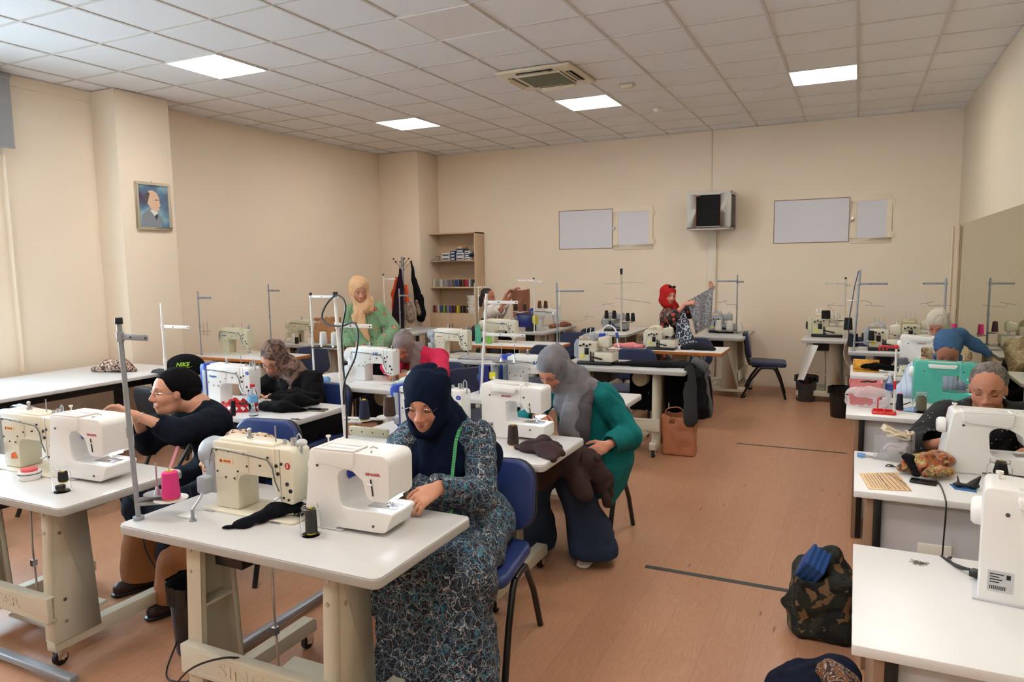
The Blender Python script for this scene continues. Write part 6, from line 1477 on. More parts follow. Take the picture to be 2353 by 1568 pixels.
# woman with the measuring tape -----------------------------------------
def _squig(n):
    base = lin((16,24,40))
    d = n.n.new('ShaderNodeVectorMath'); d.operation = 'MULTIPLY_ADD'; n.l.new(n.noise(14, 3, .6, out=1), d.inputs[0]); d.inputs[1].default_value = (.09,.09,.09); n.l.new(n.co, d.inputs[2])
    def net(sc, th, off):
        e = n.vor(sc, v=n.map(loc=off, v=d.outputs[0]), feature='DISTANCE_TO_EDGE')
        return n.math('LESS_THAN', e, th)
    z = n.ramp(n.noise(3.5, 2), [(.42, .35), (.6, 1)])
    c = n.mix(n.math('MULTIPLY', net(24, .036, (0,0,0)), z), base, lin((50,130,158)))
    c = n.mix(net(27, .022, (3,1,2)), c, lin((104,118,134)))
    c = n.mix(net(22, .020, (7,4,5)), c, lin((176,174,172)))
    c = n.mix(net(31, .020, (1,9,6)), c, lin((92,92,104)))
    n.color(c); n.bump(n.noise(14, 4, dist=.8), .25, .02)
M_dress = mat('squiggle_print', rough=.7, f=_squig)
M_navy = mat('navy_scarf', rough=.85, spec=.1, f=cloth((15,25,46), .15, fold=(20,.25,.012)))
def woman_tape():
    F = Fig((-1.605,2.50,1.165), 13, 17, 3, (-1.61,2.66,.92), (-1.58,2.76,.57), 4, shw=.165, hipw=.19, scale=1.06)
    F.arm(1, (-1.435,2.30,.872), (-1.2,3.0,.5), hand=(-.35,-.85,-.35), nrm=(-.45,.25,-.85), curl=.55, thumb=(-.9,.1,.35), l1=.27, l2=.25)
    F.arm(-1, (-1.66,2.24,.875), (-2.1,2.7,.6), hand=(.35,-.6,-.2), nrm=(.3,0,-1), curl=.5, l1=.27, l2=.25)
    F.leg(1, (-1.36,2.2,.09), (-1.4,2,1)); F.leg(-1, (-1.72,2.15,.09), (-1.7,2,1))
    F.kn = {1: np.array((-1.37,2.36,.50)), -1: np.array((-1.70,2.34,.50))}
    F.seat(-1.50, 2.67, 7, (-2.47,-1.28,1.69,2.29))
    o = F.build('seated woman in navy headscarf and squiggle-print dress, green tape measure round her neck', (-1.54,2.7,0), .0034, (206,146,116), eyes='down')
    S = SD(); F.torso(S, .165, .17, chestr=.16); F.sleeve(S, 1, .075, .068, .046, .93); F.sleeve(S, -1, .075, .068, .046, .93)
    S.ell((-1.60,2.60,.76), (.16,.14,.12), None, .06)
    S.cap((-1.58,2.76,.54), (-1.58,2.68,.58), .17, .17, .06)
    for q in (-1,1): S.cap(F.hip[q], F.kn[q], .13, .105, .07)
    S.cap(F.kn[-1], F.kn[1], .10, .10, .08)
    for x in (-1.74,-1.62,-1.50,-1.38): S.cap((x*.9-1.54*.1,2.34,.48), (x+(x+1.55)*.12,2.26,.03), .095, .12, .06)
    S.cap((-1.42,2.62,.42), (-1.37,2.44,.05), .1, .1, .08); S.cap((-1.34,2.4,.4), (-1.30,2.36,.03), .07, .085, .08)
    F.openend(S, F.wr[1], nz(F.wr[1]-F.el[1]), .036); F.openend(S, F.wr[-1], nz(F.wr[-1]-F.el[-1]), .036)
    F.cl('dress', S, M_dress, .006, folds(.010, 9, (0.1,-.3,1), seed=4, amp2=.006, f2=18), floor=.02)
    hijab(F, 'headscarf', M_navy, .004, bib=[
        (F.chest+F.fw*.05+np.array([0,0,.05]), F.chest+F.fw*.08+np.array([0,0,-.06]), .12, .125, (F.fw,.62)),
        (F.chest+F.fw*.08+np.array([0,0,-.06]), F.chest+F.fw*.11+np.array([-.01,0,-.19]), .125, .06, (F.fw,.55)),
        (F.chest+F.rt*.02-F.fw*.02+np.array([0,0,.03]), F.chest+F.rt*.145-F.fw*.05+np.array([0,0,-.05]), .115, .095, None),
        (F.chest-F.fw*.08+np.array([0,0,.0]), F.chest+F.rt*.16-F.fw*.1+np.array([0,0,-.2]), .1, .05, None)],
        fold=lambda X,Y,Z: folds(.009, 13, (.35,.1,1), seed=8, amp2=.004)(X,Y,Z), open_r=(.052,.074), cz=-.031, wide=.006)
    F.glasses(M_chrome, rim=False, r=.021)
    M_tape = mat('tape_green', rough=.45, f=lambda n: n.color(n.mix(n.math('LESS_THAN', n.math('FRACT', n.math('MULTIPLY', n.sep()[2], 100)), .22), lin((86,178,112)), lin((40,96,60)))))
    def ribbon(pts, w, side):
        P = [np.array(p)-F.base for p in pts]; sd = nz(side)
        def fn(u, v):
            t = v*(len(P)-1); i = min(int(t), len(P)-2); f = t-i
            p = P[i]*(1-f)+P[i+1]*f; return tuple(p+sd*(u-.5)*w)
        return G().sheet(fn, 1, 40, .001)
    c = F.chest
    ribbon([c+F.rt*.10+F.fw*.045+[0,0,.135], c+F.rt*.105+F.fw*.115+[0,0,.07], c+F.rt*.102+F.fw*.148+[0,0,-.06], c+F.rt*.098+F.fw*.158+[0,0,-.14], c+F.rt*.098+F.fw*.16+[0,0,-.20], c+F.rt*.11+F.fw*.19+[0,0,-.27], (-1.40,2.30,.58),(-1.385,2.235,.40),(-1.375,2.215,.22)], .016, F.rt).o('tape_measure', M_tape, o, label='green tape measure hanging from her neck')
    ribbon([c-F.rt*.115+F.fw*.06+[0,0,.12], c-F.rt*.135+F.fw*.12+[0,0,.0], c-F.rt*.14+F.fw*.145+[0,0,-.12], c-F.rt*.16+F.fw*.16+[0,0,-.2]], .016, F.rt).o('tape_measure', M_tape, o)
    G().ball((c+F.fw*.155+np.array([0.0,0,-.19])-F.base), .006, 8).o('button', M_white2, o)
    shoe(F, 1, 'shoe', M_blkv); shoe(F, -1, 'shoe', M_blkv)
    return F
F1 = woman_tape()

UP = np.array([0,0,1.])
# woman in the teal shirt ------------------------------------------------
def woman_teal():
    F = Fig((-1.60,3.88,1.105), -14, 38, 6, (-1.50,4.02,.89), (-1.43,4.12,.55), -2, shw=.17, hipw=.2, scale=1.04)
    F.arm(1, (-1.235,3.80,.70), (-1.0,4.4,.5), hand=(-.65,-.45,-.35), nrm=(-.5,.2,-.8), thumb=(-.5,.1,.8), curl=.6, l1=.28, l2=.26)
    F.arm(-1, (-1.62,3.70,.86), (-2.0,4.1,.6), hand=(.5,-.8,0), nrm=(.2,0,-1), curl=.4, l1=.28, l2=.26)
    F.kn = {1: np.array((-1.41,3.72,.47)), -1: np.array((-1.66,3.68,.46))}; F.an = {1: np.array((-1.36,3.86,.09)), -1: np.array((-1.66,3.82,.09))}
    F.seat(-1.50, 4.15, 0, (-2.55,-1.30,3.02,3.60))
    o = F.build('seated woman in teal shirt and grey headscarf at the boxy white sewing machine', (-1.45,4.05,0), .004, (206,142,116))
    M = solid('teal_cotton', (14,112,114), amt=.15, fold=(9,.4,.03)); S = SD()
    F.torso(S, .17, .19, chestr=.165); F.sleeve(S, 1, .085, .08, .058, .88); F.sleeve(S, -1, .08, .075, .05, .9)
    S.cap((-1.42,4.12,.56), (-1.41,4.08,.47), .2, .21, .05); S.cap((-1.41,4.05,.52),(-1.42,3.93,.52),.19,.15,.05); S.cap((-1.27,4.10,.56),(-1.29,3.95,.53),.10,.09,.05); S.cap((-1.27,4.02,.62), (-1.27,3.96,.36), .08, .06, .05, ((1,0,0),.5))
    for q in (-1,1): F.openend(S, F.el[q]+(F.wr[q]-F.el[q])*.9, nz(F.wr[q]-F.el[q]), .04, .12)
    F.cl('shirt', S, M, .006, folds(.013, 8, (.3,-.2,1), seed=11, amp2=.007, f2=13))
    S = SD(); P = solid('denim_navy', (38,50,72), fold=(7,.35,.03)); S.cap(F.hip[-1], F.hip[1], .12, .12, .05)
    for q, dx in ((1,.02),(-1,-.02)):
        S.cap(F.hip[q]+F.fw*.1, F.kn[q], .105, .10, .04); S.cap(F.kn[q], F.an[q]+np.array([dx,-.05,.02]), .095, .125, .05)
        S.cap(F.an[q]+np.array([dx,-.05,.1]), F.an[q]+np.array([dx*2,-.08,-.01]), .12, .14, .04)
    F.cl('trousers', S, P, .006, folds(.008, 9, (0,0,1), seed=2), floor=.055)
    for q in (1,-1): shoe(F, q, 'shoe', solid('pale_pink_mesh', (214,196,190)), M_white2, dirv=(.05,-1,0), L=.15)
    c = F.chest; f = F.fw
    Mg = mat('grey_scarf', rough=.85, f=cloth((126,124,130), .25, fold=(16,.4,.015), c2=(98,94,98)), sheen=.2)
    hijab(F, 'headscarf', Mg, .004, open_r=(.054,.07), bib=[(c+F.rt*.03+f*.02+UP*.05, c-F.rt*.02+f*.07, .11, .1, (f,.7))],
          tail=[([c+f*.09+UP*.06, c+F.rt*.03+f*.17-UP*.04, c+F.rt*.03+f*.19-UP*.14, c+F.rt*.05+f*.19-UP*.235],[.05,.065,.07,.06],(f,.5)),
                ([c+F.rt*.02+f*.05+UP*.1, c+F.rt*.10+f*.02+UP*.09, c+F.rt*.17-f*.06+UP*.06],[.05,.05,.045],None)], fold=folds(.006, 16, (.35,0,1), seed=6, amp2=.003))
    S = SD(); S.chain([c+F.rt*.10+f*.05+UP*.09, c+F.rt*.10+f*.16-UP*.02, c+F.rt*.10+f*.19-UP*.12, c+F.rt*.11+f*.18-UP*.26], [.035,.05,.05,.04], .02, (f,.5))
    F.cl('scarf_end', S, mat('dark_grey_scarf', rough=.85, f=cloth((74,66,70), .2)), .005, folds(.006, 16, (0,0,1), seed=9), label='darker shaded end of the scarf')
    g = G(); rr = random.Random(3)
    for k in range(26):
        x = c+F.rt*(.0+.085*rr.random())+f*.19-UP*.25-F.base; g.tube([x, x+np.array([rr.uniform(-.012,.012),rr.uniform(-.01,.01),-.02]), x+np.array([rr.uniform(-.02,.02),0,-.04])], .0012, 4)
    g.o('scarf_fringe', mat('pale_thread', (190,186,190), .8), o)
    # ring, and the brown cloth in her lap
    d = F.hd[1][0]; G().ball((F.wr[1]+d*.12-F.base), .001, 4)
    S = SD(); Mb = solid('brown_twill', (66,50,50), amt=.2, fold=(8,.4,.03))
    S.chain([(-1.60,3.78,.62),(-1.46,3.74,.66),(-1.34,3.73,.63),(-1.27,3.78,.50),(-1.25,3.84,.40)], [.07,.085,.07,.07,.045], .05, ((0,0,1),.8))
    S.cap((-1.40,3.66,.60), (-1.32,3.62,.46), .07, .05, .04); S.cap((-1.5,3.64,.60), (-1.56,3.62,.5), .07, .05, .04); S.cap((-1.27,3.70,.62),(-1.22,3.74,.38),.04,.03,.04)
    ob = S.mesh('brown_cloth', Mb, .006, None, (-1.42,3.74,.5), fold=folds(.014, 9, (.3,.5,.8), seed=5, amp2=.008, f2=16)); tag(ob, 'dark brown cloth gathered in the lap of the woman in the teal shirt', 'cloth')
woman_teal()
# woman in the black turban ----------------------------------------------
def woman_turban():
    F = Fig((-3.42,2.72,1.045), -20, -4, 0, (-3.30,2.84,.84), (-3.22,2.95,.55), -22, shw=.165, hipw=.2, scale=1.03, ears=True)
    F.arm(1, (-3.33,2.42,.985), (-2.9,2.5,.7), sh=(-3.17,2.80,.88), hand=(-.8,-.25,.35), nrm=(-.3,-.3,-.85), curl=.55, thumb=(-.2,.6,-.5), l1=.25, l2=.24)
    F.arm(-1, (-3.42,2.50,.94), (-3.6,2.9,.6), sh=(-3.42,2.82,.88), hand=(-.6,-.35,.4), nrm=(.2,.2,-.8), curl=.7, l1=.25, l2=.24)
    F.kn = {1: np.array((-3.10,2.50,.47)), -1: np.array((-3.40,2.50,.47))}; F.an = {1: np.array((-3.05,2.42,.10)), -1: np.array((-3.44,2.52,.10))}
    F.seat(-3.14, 2.92, 8, (-4.04,-2.84,1.71,2.30))
    o = F.build('woman in black turban and dark cardigan reaching out at the front left machine', (-3.25,2.8,0), .004, (206,150,122), eyes='open')
    F.glasses(M_chrome, rim=False, r=.02)
    Mk = solid('navy_knit', (16,22,34), fold=(12,.3,.02)); S = SD()
    F.torso(S, .165, .18, chestr=.16, neckr=.05); F.sleeve(S, 1, .085, .072, .058, .42); F.sleeve(S, -1, .08, .06, .05, .6)
    S.cap(F.hips, F.hips+F.fw*.05, .19, .18, .05)
    for q in (1,-1): S.cap(F.hip[q], F.kn[q], .125, .12, .05)
    S.cap(F.kn[1], F.kn[-1], .1, .1, .05); S.cap(F.kn[1]-UP*.02, F.kn[1]+F.fw*.05-UP*.2, .12, .1, .05)
    F.openend(S, F.el[1]+(F.wr[1]-F.el[1])*.46, nz(F.wr[1]-F.el[1]), .043, .1); F.openend(S, F.el[-1]+(F.wr[-1]-F.el[-1])*.65, nz(F.wr[-1]-F.el[-1]), .04, .1)
    S.ell(F.chest+F.fw*.07+UP*.13, (.06,.05,.06), None, .01, '-')
    F.cl('cardigan', S, Mk, .006, folds(.008, 10, (.5,.2,.5), seed=7, amp2=.006))
    S = SD(); P = F.hp; k = F.hs
    S.ell(P(0,-.035,.048), [.091*k,.114*k,.09*k], F.R, .02); S.ell(P(0,-.085,-.02), [.078*k,.07*k,.09*k], F.R, .04)
    S.ell(P(0,.115,-.080), [.1*k,.08*k,.09*k], F.R, .01, '-')
    for q in (-1,1): S.ell(P(q*.07,.04,-.085), [.05*k,.065*k,.068*k], F.R, .01, '-')
    F.cl('turban', S, solid('black_jersey', (12,12,14)), .004, calm(F, folds(.005, 18, (1,0,.4), seed=3), -.04, .09, .15))
    S = SD(); Mt = solid('tan_trousers', (150,96,60), fold=(6,.3,.03))
    for q, dx in ((1,.0),(-1,.0)):
        S.cap(F.kn[q]-UP*.02, F.an[q]+np.array([dx,0,.03]), .095, .13, .04); S.cap(F.an[q]+UP*.12, F.an[q]-UP*.03, .125, .135, .03)
    F.cl('trousers', S, Mt, .006, folds(.008, 8, (0,0,1), seed=2), floor=.07)
    for q in (1,-1): shoe(F, q, 'sandal', mat('dark_brown_leather', (44,28,24), .5), M_blkv, L=.15, dirv=(-.3,-1,0))
    M_ptape = mat('tape_pink', (196,92,96), .5)
    def fn(u, v): p = Vector((-3.14+.012*v,2.60-.12*v,.86-.2*v)); return (p.x-F.base[0]+(u-.5)*.02, p.y-F.base[1]-.06, p.z)
    G().sheet(fn, 1, 8, .001).o('tape_measure', M_ptape, o)
    w = F.wr[1]; d = nz(F.wr[1]-F.el[1]); x = nz(np.cross(d, UP)); y = np.cross(d, x)
    G().tube([tuple(w-d*.035-F.base+(x*math.cos(a)+y*math.sin(a))*.031) for a in [2*PI*i/20 for i in range(20)]], .0018, 5, closed=True).o('bracelet', M_chrome, o)
woman_turban()
# woman in the brown patterned scarf ------------------------------------
def _brownscarf(n):
    v = n.noise(13, 4, .55, dist=1.6)
    c = n.ramp(v, [(.34, lin((40,28,24))), (.46, lin((84,58,46))), (.56, lin((132,104,88))), (.62, lin((98,84,92))), (.72, lin((58,40,34)))])
    n.color(c); n.bump(n.noise(22, 3, dist=1), .3, .012)
def woman_brown():
    F = Fig((-4.02,4.12,1.03), 12, 32, 4, (-3.91,4.22,.80), (-3.77,4.26,.50), 5, shw=.17, hipw=.2, scale=1.06)
    F.arm(1, (-3.76,3.92,.80), (-3.4,4.3,.5), hand=(-.75,-.6,-.05), nrm=(-.1,-.1,-1), curl=.35, l1=.27, l2=.25)
    F.arm(-1, (-3.98,3.88,.80), (-4.6,4.2,.5), hand=(.6,-.7,-.05), nrm=(.1,0,-1), curl=.45, l1=.27, l2=.25)
    F.leg(1, (-3.64,3.9,.09), (-3.7,3.5,1)); F.leg(-1, (-3.9,3.9,.09), (-4,3.5,1)); F.kn = {1: np.array((-3.66,3.9,.46)), -1: np.array((-3.9,3.88,.46))}
    F.seat(-3.74, 4.13, -4, (-4.30,-3.11,3.28,3.86))
    o = F.build('seated woman in brown patterned headscarf, dark-rimmed glasses and black top', (-3.8,4.2,0), .0045, (206,150,122))
    F.glasses(mat('dark_red_rim', (52,24,26), .4), True, .021)
    S = SD(); F.torso(S, .165, .18, chestr=.165); F.sleeve(S, 1, .085, .075, .05, .85); F.sleeve(S, -1, .085, .075, .05, .85)
    S.cap(F.hips, F.hips+F.fw*.05, .18, .18, .05)
    for q in (1,-1): F.openend(S, F.el[q]+(F.wr[q]-F.el[q])*.88, nz(F.wr[q]-F.el[q]), .036, .1)
    F.cl('black_top', S, M_blkknit, .006, folds(.009, 9, (.4,.2,.6), seed=3, amp2=.005))
    S = SD(); S.cap(F.hip[-1], F.hip[1], .15, .15)
    for q in (1,-1): S.cap(F.hip[q], F.kn[q], .13, .12, .05); S.cap(F.kn[q], F.an[q]+UP*.0, .12, .15, .06)
    F.cl('black_skirt', S, M_blkknit, .007, folds(.008, 9, (0,0,1), seed=5), floor=.02)
    hijab(F, 'headscarf', mat('brown_patterned_scarf', rough=.8, f=_brownscarf), .0045, open_r=(.053,.07), bib=[(F.chest+F.rt*.05+UP*.07, F.chest+F.rt*.12-F.fw*.02+UP*.05, .09, .06, None)])
    shoe(F, 1, 'shoe', M_blkv)
woman_brown()
# standing woman in the floral blouse -------------------------------------
def _floral(n):
    base = lin((124,158,120))
    v = n.vor(13, feature='F1', out='Distance'); pc = n.vor(13, feature='F1', out='Color')
    r = n.sep(pc)[0]; sel = n.math('GREATER_THAN', r, .38)
    wob = n.math('ADD', v, n.math('MULTIPLY', n.noise(60, 2), .25))
    fl = n.math('MULTIPLY', n.math('LESS_THAN', wob, .42), sel); core = n.math('MULTIPLY', n.math('LESS_THAN', wob, .22), sel)
    lf = n.math('LESS_THAN', n.math('ABSOLUTE', n.math('SUBTRACT', n.noise(20, 2, dist=1), .5)), .009)
    c = n.mix(lf, base, lin((52,74,54))); c = n.mix(fl, c, n.ramp(r, [(.5, lin((164,62,52))), (.8, lin((196,120,84)))])); c = n.mix(core, c, lin((220,196,160)))
    n.color(c); n.bump(n.noise(9, 4, dist=1), .3, .03)
def woman_standing():
    F = Fig((-4.90,6.34,1.475), 56, 26, -4, (-4.88,6.42,1.19), (-4.86,6.44,.86), 38, shw=.145, hipw=.15, scale=1.06)
    F.arm(-1, (-4.99,6.24,.84), (-5.6,6.9,.9), hand=(.2,-.2,-.9), nrm=(.5,-.2,-.3), curl=.4)
    F.arm(1, (-4.66,6.40,.84), (-4.2,7.0,.9), hand=(-.1,-.2,-.9), nrm=(-.5,-.2,-.3), curl=.4)
    F.leg(-1, (-4.95,6.42,.09), (-5,6,1)); F.leg(1, (-4.75,6.42,.09), (-4.7,6,1)); F.kn = {-1: np.array((-4.95,6.42,.46)), 1: np.array((-4.76,6.43,.46))}
    o = F.build('standing woman in beige headscarf and green floral blouse looking down', (-4.86,6.44,0), .005, (214,162,136))
    S = SD(); F.torso(S, .15, .15, hem=(-4.86,6.44,.80)); 
    for q in (1,-1): F.sleeve(S, q, .078, .078, .066, .9); F.openend(S, F.el[q]+(F.wr[q]-F.el[q])*.9, nz(F.wr[q]-F.el[q]), .04, .1)
    F.cl('blouse', S, mat('green_floral', rough=.75, f=_floral), .006, folds(.010, 8, (.1,0,1), seed=3, amp2=.005))
    S = SD(); S.cap((-4.86,6.44,.85), (-4.86,6.44,.6), .15, .17, .03, (F.fw,.8)); S.cap((-4.86,6.44,.6), (-4.86,6.44,.1), .17, .2, .05, (F.fw,.8))
    F.cl('black_skirt', S, M_blkknit, .008, folds(.008, 9, (0,0,1), seed=5), floor=.03)
    c = F.chest; f = F.fw
    hijab(F, 'headscarf', solid('beige_scarf', (222,178,134), fold=(14,.6,.02)), .0045, open_r=(.068,.09), shoulders=False, neckr=.09, wide=.006, cz=-.026,
          bib=[(c+UP*.12+f*.02, c+UP*.08+f*.05, .10, .1, (f,.85))],
          tail=[([c-F.rt*.06+f*.05+UP*.13, c-F.rt*.07+f*.12, c-F.rt*.03+f*.15-UP*.14, c+F.rt*.02+f*.155-UP*.27],[.055,.06,.045,.02],(f,.5)),
                ([c-F.rt*.02-f*.02+UP*.12, c-F.rt*.12+f*.02+UP*.04, c-F.rt*.11+f*.09-UP*.06],[.06,.05,.04],None)], fold=folds(.009, 15, (.2,0,1), seed=2))
    for q in (1,-1): shoe(F, q, 'shoe', M_blkv)
woman_standing()
# woman in the pink jacket -------------------------------------------------
def woman_pink():
    F = Fig((-3.525,5.14,1.03), 12, 38, 6, (-3.47,5.34,.86), (-3.45,5.50,.53), 2, shw=.18, hipw=.18, scale=1.0)
    F.arm(-1, (-3.44,4.90,.84), (-4.0,5.0,.7), hand=(.25,-.9,-.25), nrm=(.3,0,-1), curl=.6, l1=.27, l2=.25)
    F.arm(1, (-3.30,4.94,.84), (-2.9,5.1,.7), hand=(-.5,-.8,-.2), nrm=(-.3,0,-1), curl=.6, l1=.27, l2=.25)
    F.leg(-1, (-3.55,5.1,.09), (-3.6,4,1)); F.leg(1, (-3.3,5.1,.09), (-3.3,4,1)); F.kn = {-1: np.array((-3.56,5.08,.47)), 1: np.array((-3.32,5.08,.47))}
    F.seat(-3.48, 5.50, 0, (-4.22,-3.02,4.45,5.05))
    o = F.build('woman in pink jacket and grey headscarf bent low over the sewing machine', (-3.45,5.4,0), .005, (196,136,108))
    S = SD(); F.torso(S, .16, .17, chestr=.16)
    for q in (1,-1): F.sleeve(S, q, .085, .078, .055, .88); F.openend(S, F.el[q]+(F.wr[q]-F.el[q])*.88, nz(F.wr[q]-F.el[q]), .036, .1)
    F.cl('pink_jacket', S, solid('pink_cotton', (214,44,84), fold=(8,.35,.03)), .006, folds(.011, 8, (.5,.2,.6), seed=13, amp2=.006))
    S = SD(); S.cap(F.hip[-1], F.hip[1], .15, .15)
    for q in (1,-1): S.cap(F.hip[q], F.kn[q], .10, .09, .05); S.cap(F.kn[q], F.an[q], .08, .08, .05)
    F.cl('trousers', S, M_blkknit, .008, floor=.06)
    hijab(F, 'headscarf', mat('marbled_grey_scarf', rough=.85, f=cloth((150,136,134), .2, c2=(120,106,106), fold=(16,.4,.012))), .005, open_r=(.052,.07), shoulders=False, neckr=.07, bib=[(F.chest+UP*.08+F.fw*.08, F.chest+F.fw*.12-UP*.04, .06, .05, None)])
    for q in (1,-1): shoe(F, q, 'shoe', M_blkv)
woman_pink()
# woman in white at the back left --------------------------------------------
def woman_white():
    F = Fig((-4.49,8.60,1.265), 88, 2, 0, (-4.43,8.62,.99), (-4.42,8.66,.60), 62, shw=.17, hipw=.18, scale=1.0, ears=True)
    F.arm(1, (-4.03,8.52,1.33), (-4.2,8.3,1.1), sh=(-4.32,8.68,1.04), hand=(.5,-.3,.6), nrm=(.6,.1,-.7), curl=.9, l1=.25, l2=.24)
    F.arm(-1, (-4.08,8.36,1.30), (-4.2,8.2,.8), sh=(-4.36,8.46,1.03), hand=(.4,.2,.6), nrm=(.6,.1,-.7), curl=.9, l1=.25, l2=.24)
    F.kn = {1: np.array((-4.1,8.55,.48)), -1: np.array((-4.2,8.4,.48))}; F.an = {1: np.array((-4.1,8.5,.09)), -1: np.array((-4.2,8.4,.09))}
    F.seat(-4.44, 8.66, 62); D_ = Vector((-.42,.82,-.02))
    o = F.build('dark-haired woman in white T-shirt holding up brown cloth at the back left', (-4.42,8.64,0), .0055, (186,124,96))
    F.glasses(M_blkm, True, .02)
    S = SD(); F.torso(S, .165, .18)
    for q in (1,-1): F.sleeve(S, q, .085, .078, .05, 0); F.openend(S, F.sh[q]+(F.el[q]-F.sh[q])*.85, nz(F.el[q]-F.sh[q]), .043, .12)
    F.cl('t_shirt', S, solid('white_cotton', (226,220,212)), .0065, folds(.009, 9, (.1,0,1), seed=3))
    S = SD(); S.cap(F.hip[-1], F.hip[1], .16, .16)
    for q in (1,-1): S.cap(F.hip[q], F.kn[q], .12, .1, .05); S.cap(F.kn[q], F.an[q], .09, .09, .05)
    F.cl('trousers', S, M_blkknit, .009, floor=.05)
    S = SD(); P = F.hp
    S.ell(P(0,-.028,.045), [.082,.098,.086], F.R); S.ell(P(0,-.12,-.03), [.04,.04,.05], F.R, .03); S.ell(P(0,-.13,-.10), [.03,.03,.06], F.R, .03)
    S.ell(P(0,.10,-.02), [.1,.065,.085], F.R, .01, '-'); S.ell(P(0,.02,-.09), [.1,.09,.06], F.R, .01, '-')
    F.cl('hair', S, mat('dark_hair', rough=.6, f=speckle((42,36,34), .4, 30)), .005, folds(.002, 50, (0,1,.2), seed=2, amp2=0))
    Mb = solid('light_brown_cloth', (150,100,78), fold=(6,.2,.03))
    def fn(u, v):
        return ((-4.03+.29*u+.03*v*(1-u)), 8.40+.03*math.sin(u*7+v*3)+.02*v, 1.39-(.02*math.sin(u*PI))-v*(.47-.05*u))
    o.location += D_
    tag(G().sheet(fn, 14, 16, .003).o('brown_cloth', Mb, sharp=80, loc=D_), 'brown cloth held up by the woman in the white T-shirt', 'cloth')
woman_white()
